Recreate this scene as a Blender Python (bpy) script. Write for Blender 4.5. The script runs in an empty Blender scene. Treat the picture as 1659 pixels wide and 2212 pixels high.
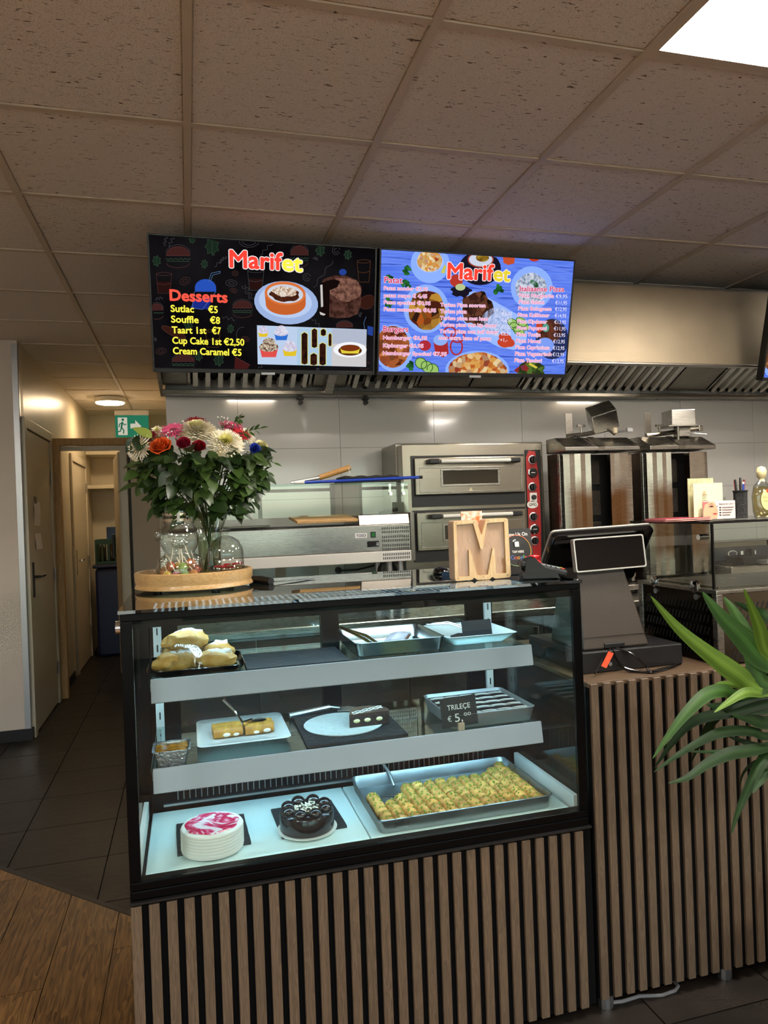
import bpy, bmesh, math, random
from mathutils import Vector, Matrix, noise as mnoise

rnd = random.Random(11)
sc = bpy.context.scene
col = sc.collection
PI = math.pi

# ------------------------------------------------------------------ camera
IW, IH = 1659.0, 2212.0
CAM_H = 1.42
VA = (407.0 - IW / 2, 1120.0 - IH / 2)          # vanishing point of the depth direction
VB = (6520.0 - IW / 2, 894.0 - IH / 2)          # vanishing point of the counter direction
F = math.sqrt(-(VA[0] * VB[0] + VA[1] * VB[1]))
AX = Vector((VB[0], VB[1], F)).normalized()
AY = Vector((VA[0], VA[1], F)).normalized()
AZ = AX.cross(AY)
if AZ.y > 0:
    AZ = -AZ
def _w(c):                                       # image axes (right, down, forward) -> world
    return Vector((AX.dot(c), AY.dot(c), AZ.dot(c)))
cam_d = bpy.data.cameras.new('camera')
cam = bpy.data.objects.new('camera', cam_d)
col.objects.link(cam)
_r, _u, _b = _w(Vector((1, 0, 0))), _w(Vector((0, -1, 0))), _w(Vector((0, 0, -1)))
cam.matrix_world = Matrix(((_r.x, _u.x, _b.x, 0), (_r.y, _u.y, _b.y, 0), (_r.z, _u.z, _b.z, CAM_H), (0, 0, 0, 1)))
cam_d.sensor_fit = 'HORIZONTAL'
cam_d.sensor_width = 36.0
cam_d.lens = 36.0 * F / IW
cam_d.clip_start = 0.05
sc.camera = cam

def ray(x, y):
    return _w(Vector((x - IW / 2, y - IH / 2, F)))
O_ = Vector((0, 0, CAM_H))
def pz(x, y, z):
    d = ray(x, y); return O_ + d * ((z - CAM_H) / d.z)
def py(x, y, Y):
    d = ray(x, y); return O_ + d * (Y / d.y)
def pxx(x, y, X):
    d = ray(x, y); return O_ + d * (X / d.x)

# ------------------------------------------------------------------ world, exposure
sc.view_settings.view_transform = 'Standard'
sc.view_settings.look = 'None'
sc.view_settings.gamma = 1.0
sc.view_settings.use_curve_mapping = False
sc.view_settings.exposure = 0.85
EXPO = 2 ** 0.85
PANEL_E = 36.0
CASE_E = 34.0
HOOD_E = 28.0
WORLD_E = 2.2
sc.cycles.transparent_max_bounces = 24
sc.cycles.max_bounces = 8
sc.cycles.diffuse_bounces = 4
sc.cycles.glossy_bounces = 4
sc.cycles.caustics_reflective = False
sc.cycles.caustics_refractive = False
sc.cycles.sample_clamp_indirect = 4.0
wd = bpy.data.worlds.new('world'); sc.world = wd
wd.use_nodes = True
_n = wd.node_tree.nodes; _n.clear()
_bg = _n.new('ShaderNodeBackground'); _out = _n.new('ShaderNodeOutputWorld')
_sky = _n.new('ShaderNodeTexSky'); _sky.sky_type = 'NISHITA'; _sky.sun_disc = False
_sky.sun_elevation = math.radians(38); _sky.sun_rotation = math.radians(-18)
_bg.inputs['Strength'].default_value = 0.16 * WORLD_E
wd.node_tree.links.new(_sky.outputs[0], _bg.inputs['Color'])
wd.node_tree.links.new(_bg.outputs[0], _out.inputs['Surface'])

# late-morning sun on the street; it comes from behind the building and lights the paving outside the windows
_sd = bpy.data.lights.new('sun', 'SUN'); _sd.energy = 20.0; _sd.angle = math.radians(.6); _sd.color = (1.0, .95, .88)
_so = bpy.data.objects.new('sun', _sd); col.objects.link(_so)
_so.rotation_euler = Vector((.25, -.75, -.8)).to_track_quat('-Z', 'Y').to_euler()

# ------------------------------------------------------------------ helpers: materials
def lin(h):
    if isinstance(h, str):
        h = h.lstrip('#'); h = [int(h[i:i + 2], 16) / 255 for i in (0, 2, 4)]
    return tuple(c / 12.92 if c <= .04045 else ((c + .055) / 1.055) ** 2.4 for c in h) + (1.0,)

MATS = {}
def mat(name, colr='#808080', rough=.5, metal=0.0, spec=.5, coat=0.0, noise=None, bump=None,
        emit=None, estr=0.0, rnoise=None, rand=0.0, coatr=.05, aniso=0, sss=0):
    """noise=(scale, amount, (sx,sy,sz)[, second colour]); bump=(scale, strength, (sx,sy,sz)); rnoise=(scale, amount, stretch)"""
    if name in MATS: return MATS[name]
    m = bpy.data.materials.new(name); MATS[name] = m
    m.use_nodes = True
    nt = m.node_tree; N = nt.nodes; L = nt.links
    b = N['Principled BSDF']
    c = lin(colr)
    b.inputs['Base Color'].default_value = c
    b.inputs['Roughness'].default_value = rough
    b.inputs['Metallic'].default_value = metal
    b.inputs['Specular IOR Level'].default_value = spec
    b.inputs['Coat Weight'].default_value = coat
    b.inputs['Coat Roughness'].default_value = coatr
    if sss:
        b.inputs['Subsurface Weight'].default_value = sss
        b.inputs['Subsurface Radius'].default_value = (.01, .008, .006)
    if emit:
        b.inputs['Emission Color'].default_value = lin(emit)
        b.inputs['Emission Strength'].default_value = estr
    tc = None
    def coords(stretch, offs=False):
        nonlocal tc
        if tc is None: tc = N.new('ShaderNodeTexCoord')
        mp = N.new('ShaderNodeMapping'); mp.inputs['Scale'].default_value = stretch
        L.new(tc.outputs['Object'], mp.inputs['Vector'])
        if rand:
            oi = N.new('ShaderNodeObjectInfo'); mu = N.new('ShaderNodeMath'); mu.operation = 'MULTIPLY'
            mu.inputs[1].default_value = 37.0
            L.new(oi.outputs['Random'], mu.inputs[0]); L.new(mu.outputs[0], mp.inputs['Location'])
        return mp.outputs[0]
    if noise:
        tx = N.new('ShaderNodeTexNoise'); tx.inputs['Scale'].default_value = noise[0]; tx.inputs['Detail'].default_value = 5
        L.new(coords(noise[2] if len(noise) > 2 else (1, 1, 1)), tx.inputs['Vector'])
        mx = N.new('ShaderNodeMix'); mx.data_type = 'RGBA'
        c2 = lin(noise[3]) if len(noise) > 3 else tuple(v * (1 - noise[1]) for v in c[:3]) + (1,)
        mx.inputs[6].default_value = c; mx.inputs[7].default_value = c2
        rp = N.new('ShaderNodeMapRange'); rp.inputs[1].default_value = .35; rp.inputs[2].default_value = .65
        if len(noise) > 3:
            rp.inputs[4].default_value = noise[1]
        L.new(tx.outputs['Fac'], rp.inputs[0]); L.new(rp.outputs[0], mx.inputs[0])
        src = mx.outputs[2]
        if rand:
            oi = N.new('ShaderNodeObjectInfo'); hs = N.new('ShaderNodeHueSaturation')
            mr = N.new('ShaderNodeMapRange'); mr.inputs[3].default_value = 1 - rand; mr.inputs[4].default_value = 1 + rand
            L.new(oi.outputs['Random'], mr.inputs[0]); L.new(mr.outputs[0], hs.inputs['Value']); L.new(src, hs.inputs['Color'])
            src = hs.outputs[0]
        L.new(src, b.inputs['Base Color'])
    if rnoise:
        tx = N.new('ShaderNodeTexNoise'); tx.inputs['Scale'].default_value = rnoise[0]; tx.inputs['Detail'].default_value = 4
        L.new(coords(rnoise[2]), tx.inputs['Vector'])
        rp = N.new('ShaderNodeMapRange'); rp.inputs[1].default_value = .3; rp.inputs[2].default_value = .7
        rp.inputs[3].default_value = max(0, rough - rnoise[1]); rp.inputs[4].default_value = rough + rnoise[1]
        L.new(tx.outputs['Fac'], rp.inputs[0]); L.new(rp.outputs[0], b.inputs['Roughness'])
    if bump:
        tx = N.new('ShaderNodeTexNoise'); tx.inputs['Scale'].default_value = bump[0]; tx.inputs['Detail'].default_value = 4
        L.new(coords(bump[2] if len(bump) > 2 else (1, 1, 1)), tx.inputs['Vector'])
        bp = N.new('ShaderNodeBump'); bp.inputs['Strength'].default_value = bump[1]; bp.inputs['Distance'].default_value = .01
        L.new(tx.outputs['Fac'], bp.inputs['Height']); L.new(bp.outputs[0], b.inputs['Normal'])
    return m

def emis(name, colr, s=1.0, tex=None, lamp=False):
    """a lit screen or lamp surface; tex = ('voronoi'|'noise', scale, colour2[, stretch])"""
    if name in MATS: return MATS[name]
    m = bpy.data.materials.new(name); MATS[name] = m
    m.use_nodes = True
    nt = m.node_tree; N = nt.nodes; L = nt.links; N.clear()
    if not lamp: s = s / EXPO
    e = N.new('ShaderNodeEmission'); o = N.new('ShaderNodeOutputMaterial')
    e.inputs[0].default_value = lin(colr); e.inputs[1].default_value = s
    L.new(e.outputs[0], o.inputs[0])
    if tex:
        t = N.new('ShaderNodeTexCoord'); mp = N.new('ShaderNodeMapping')
        mp.inputs['Scale'].default_value = tex[3] if len(tex) > 3 else (1, 1, 1)
        L.new(t.outputs['Object'], mp.inputs[0])
        cr = N.new('ShaderNodeValToRGB')
        cols = [colr] + list(tex[2] if isinstance(tex[2], (list, tuple)) else [tex[2]])
        if tex[0] == 'voronoi':
            v = N.new('ShaderNodeTexVoronoi'); v.inputs['Scale'].default_value = tex[1]; so = v.outputs['Color']
            bw = N.new('ShaderNodeRGBToBW'); L.new(so, bw.inputs[0]); so = bw.outputs[0]
            lo, hi = .2, .85
        else:
            v = N.new('ShaderNodeTexNoise'); v.inputs['Scale'].default_value = tex[1]; v.inputs['Detail'].default_value = 6; so = v.outputs['Fac']
            lo, hi = .36, .64
        L.new(mp.outputs[0], v.inputs['Vector'])
        el = cr.color_ramp.elements
        el[0].position = lo; el[0].color = lin(cols[0]); el[1].position = hi; el[1].color = lin(cols[-1])
        for k in range(1, len(cols) - 1):
            x = el.new(lo + (hi - lo) * k / (len(cols) - 1)); x.color = lin(cols[k])
        L.new(so, cr.inputs[0]); L.new(cr.outputs[0], e.inputs[0])
    return m

def glass(name, tint='#f4faf7', r0=.045, rough=0.0, edge=None, gcol='#ffffff'):
    if name in MATS: return MATS[name]
    m = bpy.data.materials.new(name); MATS[name] = m
    m.use_nodes = True
    nt = m.node_tree; N = nt.nodes; L = nt.links; N.clear()
    tr = N.new('ShaderNodeBsdfTransparent'); tr.inputs[0].default_value = lin(tint)
    gl = N.new('ShaderNodeBsdfGlossy'); gl.inputs['Roughness'].default_value = rough; gl.inputs[0].default_value = lin(gcol)
    lw = N.new('ShaderNodeLayerWeight'); lw.inputs[0].default_value = .5
    pw = N.new('ShaderNodeMath'); pw.operation = 'POWER'; pw.inputs[1].default_value = 4.5
    mr = N.new('ShaderNodeMapRange'); mr.inputs[3].default_value = r0; mr.inputs[4].default_value = 1.0
    L.new(lw.outputs['Facing'], pw.inputs[0]); L.new(pw.outputs[0], mr.inputs[0])
    if edge:                                       # longer way through the wall near the outline
        p3 = N.new('ShaderNodeMath'); p3.operation = 'POWER'; p3.inputs[1].default_value = 2.6; L.new(lw.outputs['Facing'], p3.inputs[0])
        cm = N.new('ShaderNodeMix'); cm.data_type = 'RGBA'; cm.inputs[6].default_value = lin(tint); cm.inputs[7].default_value = lin(edge)
        L.new(p3.outputs[0], cm.inputs[0]); L.new(cm.outputs[2], tr.inputs[0])
    mx = N.new('ShaderNodeMixShader'); o = N.new('ShaderNodeOutputMaterial')
    L.new(mr.outputs[0], mx.inputs[0]); L.new(tr.outputs[0], mx.inputs[1]); L.new(gl.outputs[0], mx.inputs[2])
    L.new(mx.outputs[0], o.inputs[0])
    return m

def steel(name, colr='#a8a49c', rough=.28, stretch=(1, 1, 60), amt=.035):
    return mat(name, colr, rough, 1.0, rnoise=(14, amt, stretch), noise=(6, .10, (1, 1, 1)))

def wood(name, c1, c2, stretch, scale=8.0, rough=.5, rand=.12, coat=0.0, bumps=.15):
    """grain: stretched noise warped into bands"""
    if name in MATS: return MATS[name]
    m = bpy.data.materials.new(name); MATS[name] = m
    m.use_nodes = True
    nt = m.node_tree; N = nt.nodes; L = nt.links; b = N['Principled BSDF']
    tc = N.new('ShaderNodeTexCoord'); oi = N.new('ShaderNodeObjectInfo')
    mp = N.new('ShaderNodeMapping'); mp.inputs['Scale'].default_value = stretch
    mu = N.new('ShaderNodeMath'); mu.operation = 'MULTIPLY'; mu.inputs[1].default_value = 53.0
    L.new(oi.outputs['Random'], mu.inputs[0]); L.new(mu.outputs[0], mp.inputs['Location']); L.new(tc.outputs['Object'], mp.inputs[0])
    n1 = N.new('ShaderNodeTexNoise'); n1.inputs['Scale'].default_value = scale; n1.inputs['Detail'].default_value = 3
    n1.inputs['Distortion'].default_value = .6
    L.new(mp.outputs[0], n1.inputs['Vector'])
    m2 = N.new('ShaderNodeMath'); m2.operation = 'MULTIPLY'; m2.inputs[1].default_value = 9.0; L.new(n1.outputs['Fac'], m2.inputs[0])
    m3 = N.new('ShaderNodeMath'); m3.operation = 'FRACT'; L.new(m2.outputs[0], m3.inputs[0])
    n2 = N.new('ShaderNodeTexNoise'); n2.inputs['Scale'].default_value = scale * 7; n2.inputs['Detail'].default_value = 4
    L.new(mp.outputs[0], n2.inputs['Vector'])
    m4 = N.new('ShaderNodeMath'); m4.operation = 'MULTIPLY_ADD'; m4.inputs[1].default_value = .45
    L.new(m3.outputs[0], m4.inputs[0])
    m5 = N.new('ShaderNodeMath'); m5.operation = 'MULTIPLY'; m5.inputs[1].default_value = .75; L.new(n2.outputs['Fac'], m5.inputs[0])
    L.new(m5.outputs[0], m4.inputs[2])
    mx = N.new('ShaderNodeMix'); mx.data_type = 'RGBA'; mx.inputs[6].default_value = lin(c1); mx.inputs[7].default_value = lin(c2)
    mr = N.new('ShaderNodeMapRange'); mr.inputs[1].default_value = .25; mr.inputs[2].default_value = .85
    L.new(m4.outputs[0], mr.inputs[0]); L.new(mr.outputs[0], mx.inputs[0])
    hs = N.new('ShaderNodeHueSaturation'); vr = N.new('ShaderNodeMapRange')
    vr.inputs[3].default_value = 1 - rand; vr.inputs[4].default_value = 1 + rand
    L.new(oi.outputs['Random'], vr.inputs[0]); L.new(vr.outputs[0], hs.inputs['Value']); L.new(mx.outputs[2], hs.inputs['Color'])
    L.new(hs.outputs[0], b.inputs['Base Color'])
    b.inputs['Roughness'].default_value = rough; b.inputs['Coat Weight'].default_value = coat
    bp = N.new('ShaderNodeBump'); bp.inputs['Strength'].default_value = bumps; bp.inputs['Distance'].default_value = .003
    L.new(m4.outputs[0], bp.inputs['Height']); L.new(bp.outputs[0], b.inputs['Normal'])
    return m

# ------------------------------------------------------------------ helpers: things and meshes
WM = {}
def tag(o, label=None, cat=None, group=None, kind=None):
    if label: o['label'] = label
    if cat: o['category'] = cat
    if group: o['group'] = group
    if kind: o['kind'] = kind
    return o
def thing(name, label, cat, loc=(0, 0, 0), rot=(0, 0, 0), group=None):
    o = bpy.data.objects.new(name, None); col.objects.link(o)
    o.empty_display_size = .05
    o.location = loc; o.rotation_euler = rot
    from mathutils import Euler
    WM[o.name] = Matrix.Translation(Vector(loc)) @ Euler(rot).to_matrix().to_4x4()
    return tag(o, label, cat, group)
def copy_tree(o, parent=None):
    c = o.copy(); col.objects.link(c)
    if parent is not None: c.parent = parent
    for ch in list(o.children): copy_tree(ch, c)
    return c

class MB:
    def __init__(s): s.v = []; s.f = []; s.mi = []
    def add(s, vs, fs, mi=0):
        n = len(s.v); s.v += [Vector(q) for q in vs]
        s.f += [tuple(i + n for i in q) for q in fs]; s.mi += [mi] * len(fs)
        return s
    def box(s, x0, x1, y0, y1, z0, z1, mi=0):
        return s.add([(x0, y0, z0), (x1, y0, z0), (x1, y1, z0), (x0, y1, z0), (x0, y0, z1), (x1, y0, z1), (x1, y1, z1), (x0, y1, z1)],
              [(0, 3, 2, 1), (4, 5, 6, 7), (0, 1, 5, 4), (1, 2, 6, 5), (2, 3, 7, 6), (3, 0, 4, 7)], mi)
    def obox(s, c, size, M=None, mi=0):
        a, b, d = [q / 2 for q in size]; n = len(s.v)
        s.box(-a, a, -b, b, -d, d, mi)
        for i in range(n, len(s.v)):
            q = s.v[i]; s.v[i] = ((M @ q) if M else q) + Vector(c)
        return s
    def prism(s, pts, axis, a, b, mi=0):
        n = len(pts)
        def P(p, t): return {'x': (t, p[0], p[1]), 'y': (p[0], t, p[1]), 'z': (p[0], p[1], t)}[axis]
        vs = [P(p, a) for p in pts] + [P(p, b) for p in pts]
        fs = [tuple(range(n)), tuple(range(2 * n - 1, n - 1, -1))] + [(i, (i + 1) % n, n + (i + 1) % n, n + i) for i in range(n)]
        return s.add(vs, fs, mi)
    def cyl(s, p0, p1, r0, r1=None, n=12, mi=0):
        return s.tube([p0, p1], [r0, r0 if r1 is None else r1], n, mi)
    def tube(s, pts, r, n=8, mi=0, cap=True):
        pts = [Vector(p) for p in pts]; k = len(pts)
        rs = r if isinstance(r, (list, tuple)) else [r] * k
        rings = []; up = None
        for i in range(k):
            d = (pts[min(i + 1, k - 1)] - pts[max(i - 1, 0)])
            d = d.normalized() if d.length > 1e-9 else Vector((0, 0, 1))
            if up is None: up = Vector((0, 0, 1)) if abs(d.z) < .9 else Vector((1, 0, 0))
            a = d.cross(up)
            if a.length < 1e-5: a = d.orthogonal()
            a.normalize(); b = a.cross(d).normalized(); up = b
            rings.append([pts[i] + (a * math.cos(2 * PI * j / n) + b * math.sin(2 * PI * j / n)) * rs[i] for j in range(n)])
        vs = [q for rg in rings for q in rg]; fs = []
        for i in range(k - 1):
            for j in range(n):
                fs.append((i * n + j, i * n + (j + 1) % n, (i + 1) * n + (j + 1) % n, (i + 1) * n + j))
        if cap: fs += [tuple(range(n - 1, -1, -1)), tuple(range((k - 1) * n, k * n))]
        return s.add(vs, fs, mi)
    def lathe(s, prof, n=24, c=(0, 0, 0), mi=0, sx=1, sy=1, wob=None, cap=True):
        c = Vector(c); vs = []; fs = []; k = len(prof)
        for i, (r, z) in enumerate(prof):
            for j in range(n):
                t = 2 * PI * j / n; rr = r * (wob(t, i) if wob else 1)
                vs.append(c + Vector((rr * math.cos(t) * sx, rr * math.sin(t) * sy, z)))
        for i in range(k - 1):
            for j in range(n):
                fs.append((i * n + j, i * n + (j + 1) % n, (i + 1) * n + (j + 1) % n, (i + 1) * n + j))
        if cap:
            fs += [tuple(range(n - 1, -1, -1)), tuple(range((k - 1) * n, k * n))]
        return s.add(vs, fs, mi)
    def ball(s, c, r, n=12, m=8, sc_=(1, 1, 1), mi=0, M=None, bumpy=0):
        c = Vector(c); vs = []; fs = []
        for i in range(m + 1):
            a = PI * i / m
            for j in range(n):
                t = 2 * PI * j / n
                q = Vector((math.sin(a) * math.cos(t) * sc_[0], math.sin(a) * math.sin(t) * sc_[1], math.cos(a) * sc_[2])) * r
                if bumpy: q *= 1 + bumpy * mnoise.noise(q * (2.2 / r) + c * 40)
                if M: q = M @ q
                vs.append(c + q)
        for i in range(m):
            for j in range(n):
                fs.append((i * n + j, (i + 1) * n + j, (i + 1) * n + (j + 1) % n, i * n + (j + 1) % n))
        return s.add(vs, fs, mi)
    def xf(s, M, i0=0):
        for i in range(i0, len(s.v)): s.v[i] = M @ s.v[i]
        return s
    def build(s, name, m, parent=None, world=True, smooth=False, bevel=0.0, seg=2, weld=False, angle=40):
        me = bpy.data.meshes.new(name)
        vs = s.v
        loc = Vector((0, 0, 0))
        if parent is not None:
            if world:
                Mi = WM[parent.name].inverted(); vs = [Mi @ q for q in vs]
        elif world:
            xs = [q.x for q in vs]; ys = [q.y for q in vs]; zs = [q.z for q in vs]
            loc = Vector(((min(xs) + max(xs)) / 2, (min(ys) + max(ys)) / 2, min(zs)))
            vs = [q - loc for q in vs]
        me.from_pydata([tuple(q) for q in vs], [], s.f)
        for mm in (m if isinstance(m, (list, tuple)) else [m]): me.materials.append(mm)
        if any(s.mi): me.polygons.foreach_set('material_index', s.mi)
        bm = bmesh.new(); bm.from_mesh(me)
        if weld: bmesh.ops.remove_doubles(bm, verts=bm.verts, dist=1e-5)
        bmesh.ops.recalc_face_normals(bm, faces=bm.faces)
        bm.to_mesh(me); bm.free()
        if smooth:
            me.polygons.foreach_set('use_smooth', [True] * len(me.polygons))
            me.set_sharp_from_angle(angle=math.radians(angle))
        me.update()
        o = bpy.data.objects.new(name, me); col.objects.link(o); o.location = loc
        if parent is not None:
            o.parent = parent; WM[o.name] = WM[parent.name]
        else: WM[o.name] = Matrix.Translation(loc)
        if bevel:
            bv = o.modifiers.new('bevel', 'BEVEL'); bv.width = bevel; bv.segments = seg; bv.limit_method = 'ANGLE'
            bv.angle_limit = math.radians(50); bv.harden_normals = False
        return o

def inst(src, name, parent=None, loc=(0, 0, 0), rot=(0, 0, 0), scale=(1, 1, 1)):
    """another object sharing the mesh of src"""
    o = bpy.data.objects.new(name, src.data); col.objects.link(o)
    o.location = loc; o.rotation_euler = rot; o.scale = scale
    if parent is not None: o.parent = parent; WM[o.name] = WM[parent.name]
    return o

_TXT = {}
def text_mesh(body, offset=0.0, ext=0.0, res=3):
    cu = bpy.data.curves.new('lettering', 'FONT'); cu.body = body; cu.size = 1.0
    cu.resolution_u = res; cu.offset = offset; cu.extrude = ext
    ob = bpy.data.objects.new('lettering', cu); col.objects.link(ob)
    dg = bpy.context.evaluated_depsgraph_get(); dg.update()
    me = bpy.data.meshes.new_from_object(ob.evaluated_get(dg))
    bpy.data.objects.remove(ob); bpy.data.curves.remove(cu)
    return me
def text_on(body, p0, xdir, zdir, width, cap, m, parent, name='lettering', offset=0.0, lift=0.0, align='l', fit=True):
    """lettering whose baseline starts at local point p0; xdir/zdir unit vectors; letter-height cap; fitted to width;
    offset thickens the strokes (in letter heights) by laying shifted copies over each other"""
    me0 = text_mesh(body, 0.0)
    co = [v.co.copy() for v in me0.vertices]
    if not co: return None
    fs = [tuple(p.vertices) for p in me0.polygons]
    bpy.data.meshes.remove(me0)
    x0 = min(q.x for q in co); x1 = max(q.x for q in co)
    sy = cap / .69
    sx = width / max(1e-6, (x1 - x0)) if (width and fit) else sy
    xd = Vector(xdir); zd = Vector(zdir); nn = xd.cross(zd)
    sh = {'l': 0, 'c': -(x1 - x0) * sx / 2, 'r': -(x1 - x0) * sx}[align]
    vs = []; ff = []
    shifts = [(0, 0)]
    if offset > 0:
        k = 10 if offset > .035 else 4
        shifts = [(math.cos(2 * PI * j / k + .4) * offset * cap, math.sin(2 * PI * j / k + .4) * offset * cap) for j in range(k)]
    for j, (ax, az) in enumerate(shifts):
        b0 = len(vs)
        vs += [tuple(Vector(p0) + xd * ((q.x - x0) * sx + sh + ax) + zd * (q.y * sy + az) + nn * (lift + 4e-6 * j)) for q in co]
        ff += [tuple(i + b0 for i in f) for f in fs]
    me = bpy.data.meshes.new(name); me.from_pydata(vs, [], ff); me.materials.append(m)
    o = bpy.data.objects.new(name, me); col.objects.link(o)
    if parent is not None: o.parent = parent; WM[o.name] = WM[parent.name]
    return o
def Rx(a): return Matrix.Rotation(a, 3, 'X')
def Ry(a): return Matrix.Rotation(a, 3, 'Y')
def Rz(a): return Matrix.Rotation(a, 3, 'Z')
# ------------------------------------------------------------------ materials of the place
def ceiling_mat(name, fissure):
    m = mat(name, '#d6c9b8', .9, spec=.1)
    nt = m.node_tree; N = nt.nodes; L = nt.links; b = N['Principled BSDF']
    tc = N.new('ShaderNodeTexCoord'); oi = N.new('ShaderNodeObjectInfo')
    mu = N.new('ShaderNodeMath'); mu.operation = 'MULTIPLY'; mu.inputs[1].default_value = 91.0
    L.new(oi.outputs['Random'], mu.inputs[0])
    def nz(scale, stretch, detail=2, dist=0.0):
        mp = N.new('ShaderNodeMapping'); mp.inputs['Scale'].default_value = stretch
        L.new(mu.outputs[0], mp.inputs['Location']); L.new(tc.outputs['Object'], mp.inputs[0])
        t = N.new('ShaderNodeTexNoise'); t.inputs['Scale'].default_value = scale; t.inputs['Detail'].default_value = detail
        t.inputs['Distortion'].default_value = dist
        L.new(mp.outputs[0], t.inputs['Vector']); return t.outputs['Fac']
    def ramp(src, lo, hi):
        r = N.new('ShaderNodeMapRange'); r.inputs[1].default_value = lo; r.inputs[2].default_value = hi
        L.new(src, r.inputs[0]); return r.outputs[0]
    pins = ramp(nz(420, (1, 1, 1), 1), .60, .67)
    fac = pins
    if fissure:
        fi = ramp(nz(34, (1.0, 4.6, 1), 2, .9), .655, .69)
        mx = N.new('ShaderNodeMath'); mx.operation = 'MAXIMUM'
        h = N.new('ShaderNodeMath'); h.operation = 'MULTIPLY'; h.inputs[1].default_value = .55
        L.new(pins, h.inputs[0]); L.new(h.outputs[0], mx.inputs[0]); L.new(fi, mx.inputs[1]); fac = mx.outputs[0]
    mix = N.new('ShaderNodeMix'); mix.data_type = 'RGBA'
    mix.inputs[6].default_value = lin('#f0e9e2'); mix.inputs[7].default_value = lin('#6a5c4e' if fissure else '#b3a595')
    L.new(fac, mix.inputs[0]); L.new(mix.outputs[2], b.inputs['Base Color'])
    bp = N.new('ShaderNodeBump'); bp.inputs['Strength'].default_value = .5; bp.inputs['Distance'].default_value = -.002
    L.new(fac, bp.inputs['Height']); L.new(bp.outputs[0], b.inputs['Normal'])
    return m
m_ceil = ceiling_mat('ceiling_fissured', True)
m_ceil2 = ceiling_mat('ceiling_plain', False)
m_rail = mat('grid_rail_paint', '#cfc2b0', .5)
m_wallw = mat('painted_wall', '#d6c9bd', .45, bump=(90, .06))
m_wallc = mat('corridor_wall', '#cbc0a6', .32, bump=(60, .05), noise=(2, .08, (1, 1, .2)))
m_tilew = mat('white_wall_tile', '#c9c8c4', .12, coat=.3, noise=(1.5, .04))
m_grout = mat('grout', '#77746e', .9)
m_black = mat('black_paint', '#0b0b0c', .45)
m_blackg = mat('black_gloss', '#060607', .12, coat=.5)
m_blackp = mat('black_plastic', '#121213', .42, bump=(300, .05))
m_steel = steel('brushed_steel')
m_steelv = steel('brushed_steel_dark', '#8b867d', .3)
m_chrome = mat('chrome', '#d5d5d5', .08, 1.0)
m_alu = mat('aluminium', '#b9bbbe', .35, 1.0)
m_white = mat('white_plastic', '#e6e3dc', .4)
m_doorw = mat('door_paint', '#c8bda6', .35)
m_timber = wood('raw_timber', '#d2ab76', '#b58c56', (6, 6, .4), 5, .6, .05)
m_floort = mat('dark_stone_tile', '#181512', .42, spec=.25, noise=(7, .5, (1, 1, 1), '#2b2520'), bump=(26, .18), rand=.12)
m_floorg = mat('floor_grout', '#15120f', .8)
m_plank = wood('oak_plank', '#8c6638', '#42290f', (7, .55, 7), 3.2, .38, .16, bumps=.2)
m_slat = wood('oak_slat', '#6c5a47', '#4c3f32', (14, 14, .7), 5, .55, .06, bumps=.25)
m_felt = mat('black_felt', '#0a0a0b', .95, spec=.1)
m_glass = glass('clear_glass')
m_glassg = glass('glass_edge_green', '#cfe6db', .08)
m_led = emis('led_panel_light', '#fff6ea', PANEL_E, lamp=True)

XL, XR, YF, ZC = -4.2, 5.6, -4.2, 2.645
# ------------------------------------------------------------------ floor
fl = MB().box(XL, XR, YF - .2, 9.0, -.12, -.008).build('floor', m_floorg); tag(fl, kind='structure')
def clip(poly, a, b, c):                        # keep a*x+b*y >= c
    out = []
    for i in range(len(poly)):
        p, q = poly[i], poly[(i + 1) % len(poly)]
        dp = a * p[0] + b * p[1] - c; dq = a * q[0] + b * q[1] - c
        if dp >= 0: out.append(p)
        if dp * dq < 0:
            t = dp / (dp - dq); out.append((p[0] + (q[0] - p[0]) * t, p[1] + (q[1] - p[1]) * t))
    return out
TP = .395; DG = 2.505; g = .0025
tile_full = None
for i in range(-5, 9):
    for j in range(-4, 19):
        x0 = -.381 + i * TP; y0 = 1.688 + j * TP
        if x0 > 1.1 and y0 > 2.6 or x0 > 2.4 or x0 + TP < -2.3: continue
        if y0 > 5.1 and (x0 + TP < -1.1): continue
        if x0 > .0 and y0 > 4.25: continue
        pl = [(x0 + g, y0 + g), (x0 + TP - g, y0 + g), (x0 + TP - g, y0 + TP - g), (x0 + g, y0 + TP - g)]
        full = x0 + y0 > DG + .02
        if full and tile_full is not None:
            inst(tile_full, 'floor_tile', fl, Vector((x0 + TP / 2, y0 + TP / 2, 0)) - fl.location); continue
        if not full:
            pl = clip(pl, 1, 1, DG + .012)
            if len(pl) < 3: continue
            cx = sum(p[0] for p in pl) / len(pl); cy = sum(p[1] for p in pl) / len(pl)
        else: cx, cy = x0 + TP / 2, y0 + TP / 2
        o = MB().prism([(p[0] - cx, p[1] - cy) for p in pl], 'z', -.008, 0).build('floor_tile', m_floort, fl, world=False)
        o.location = Vector((cx, cy, 0)) - fl.location
        if full: tile_full = o
PW = .187
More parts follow.
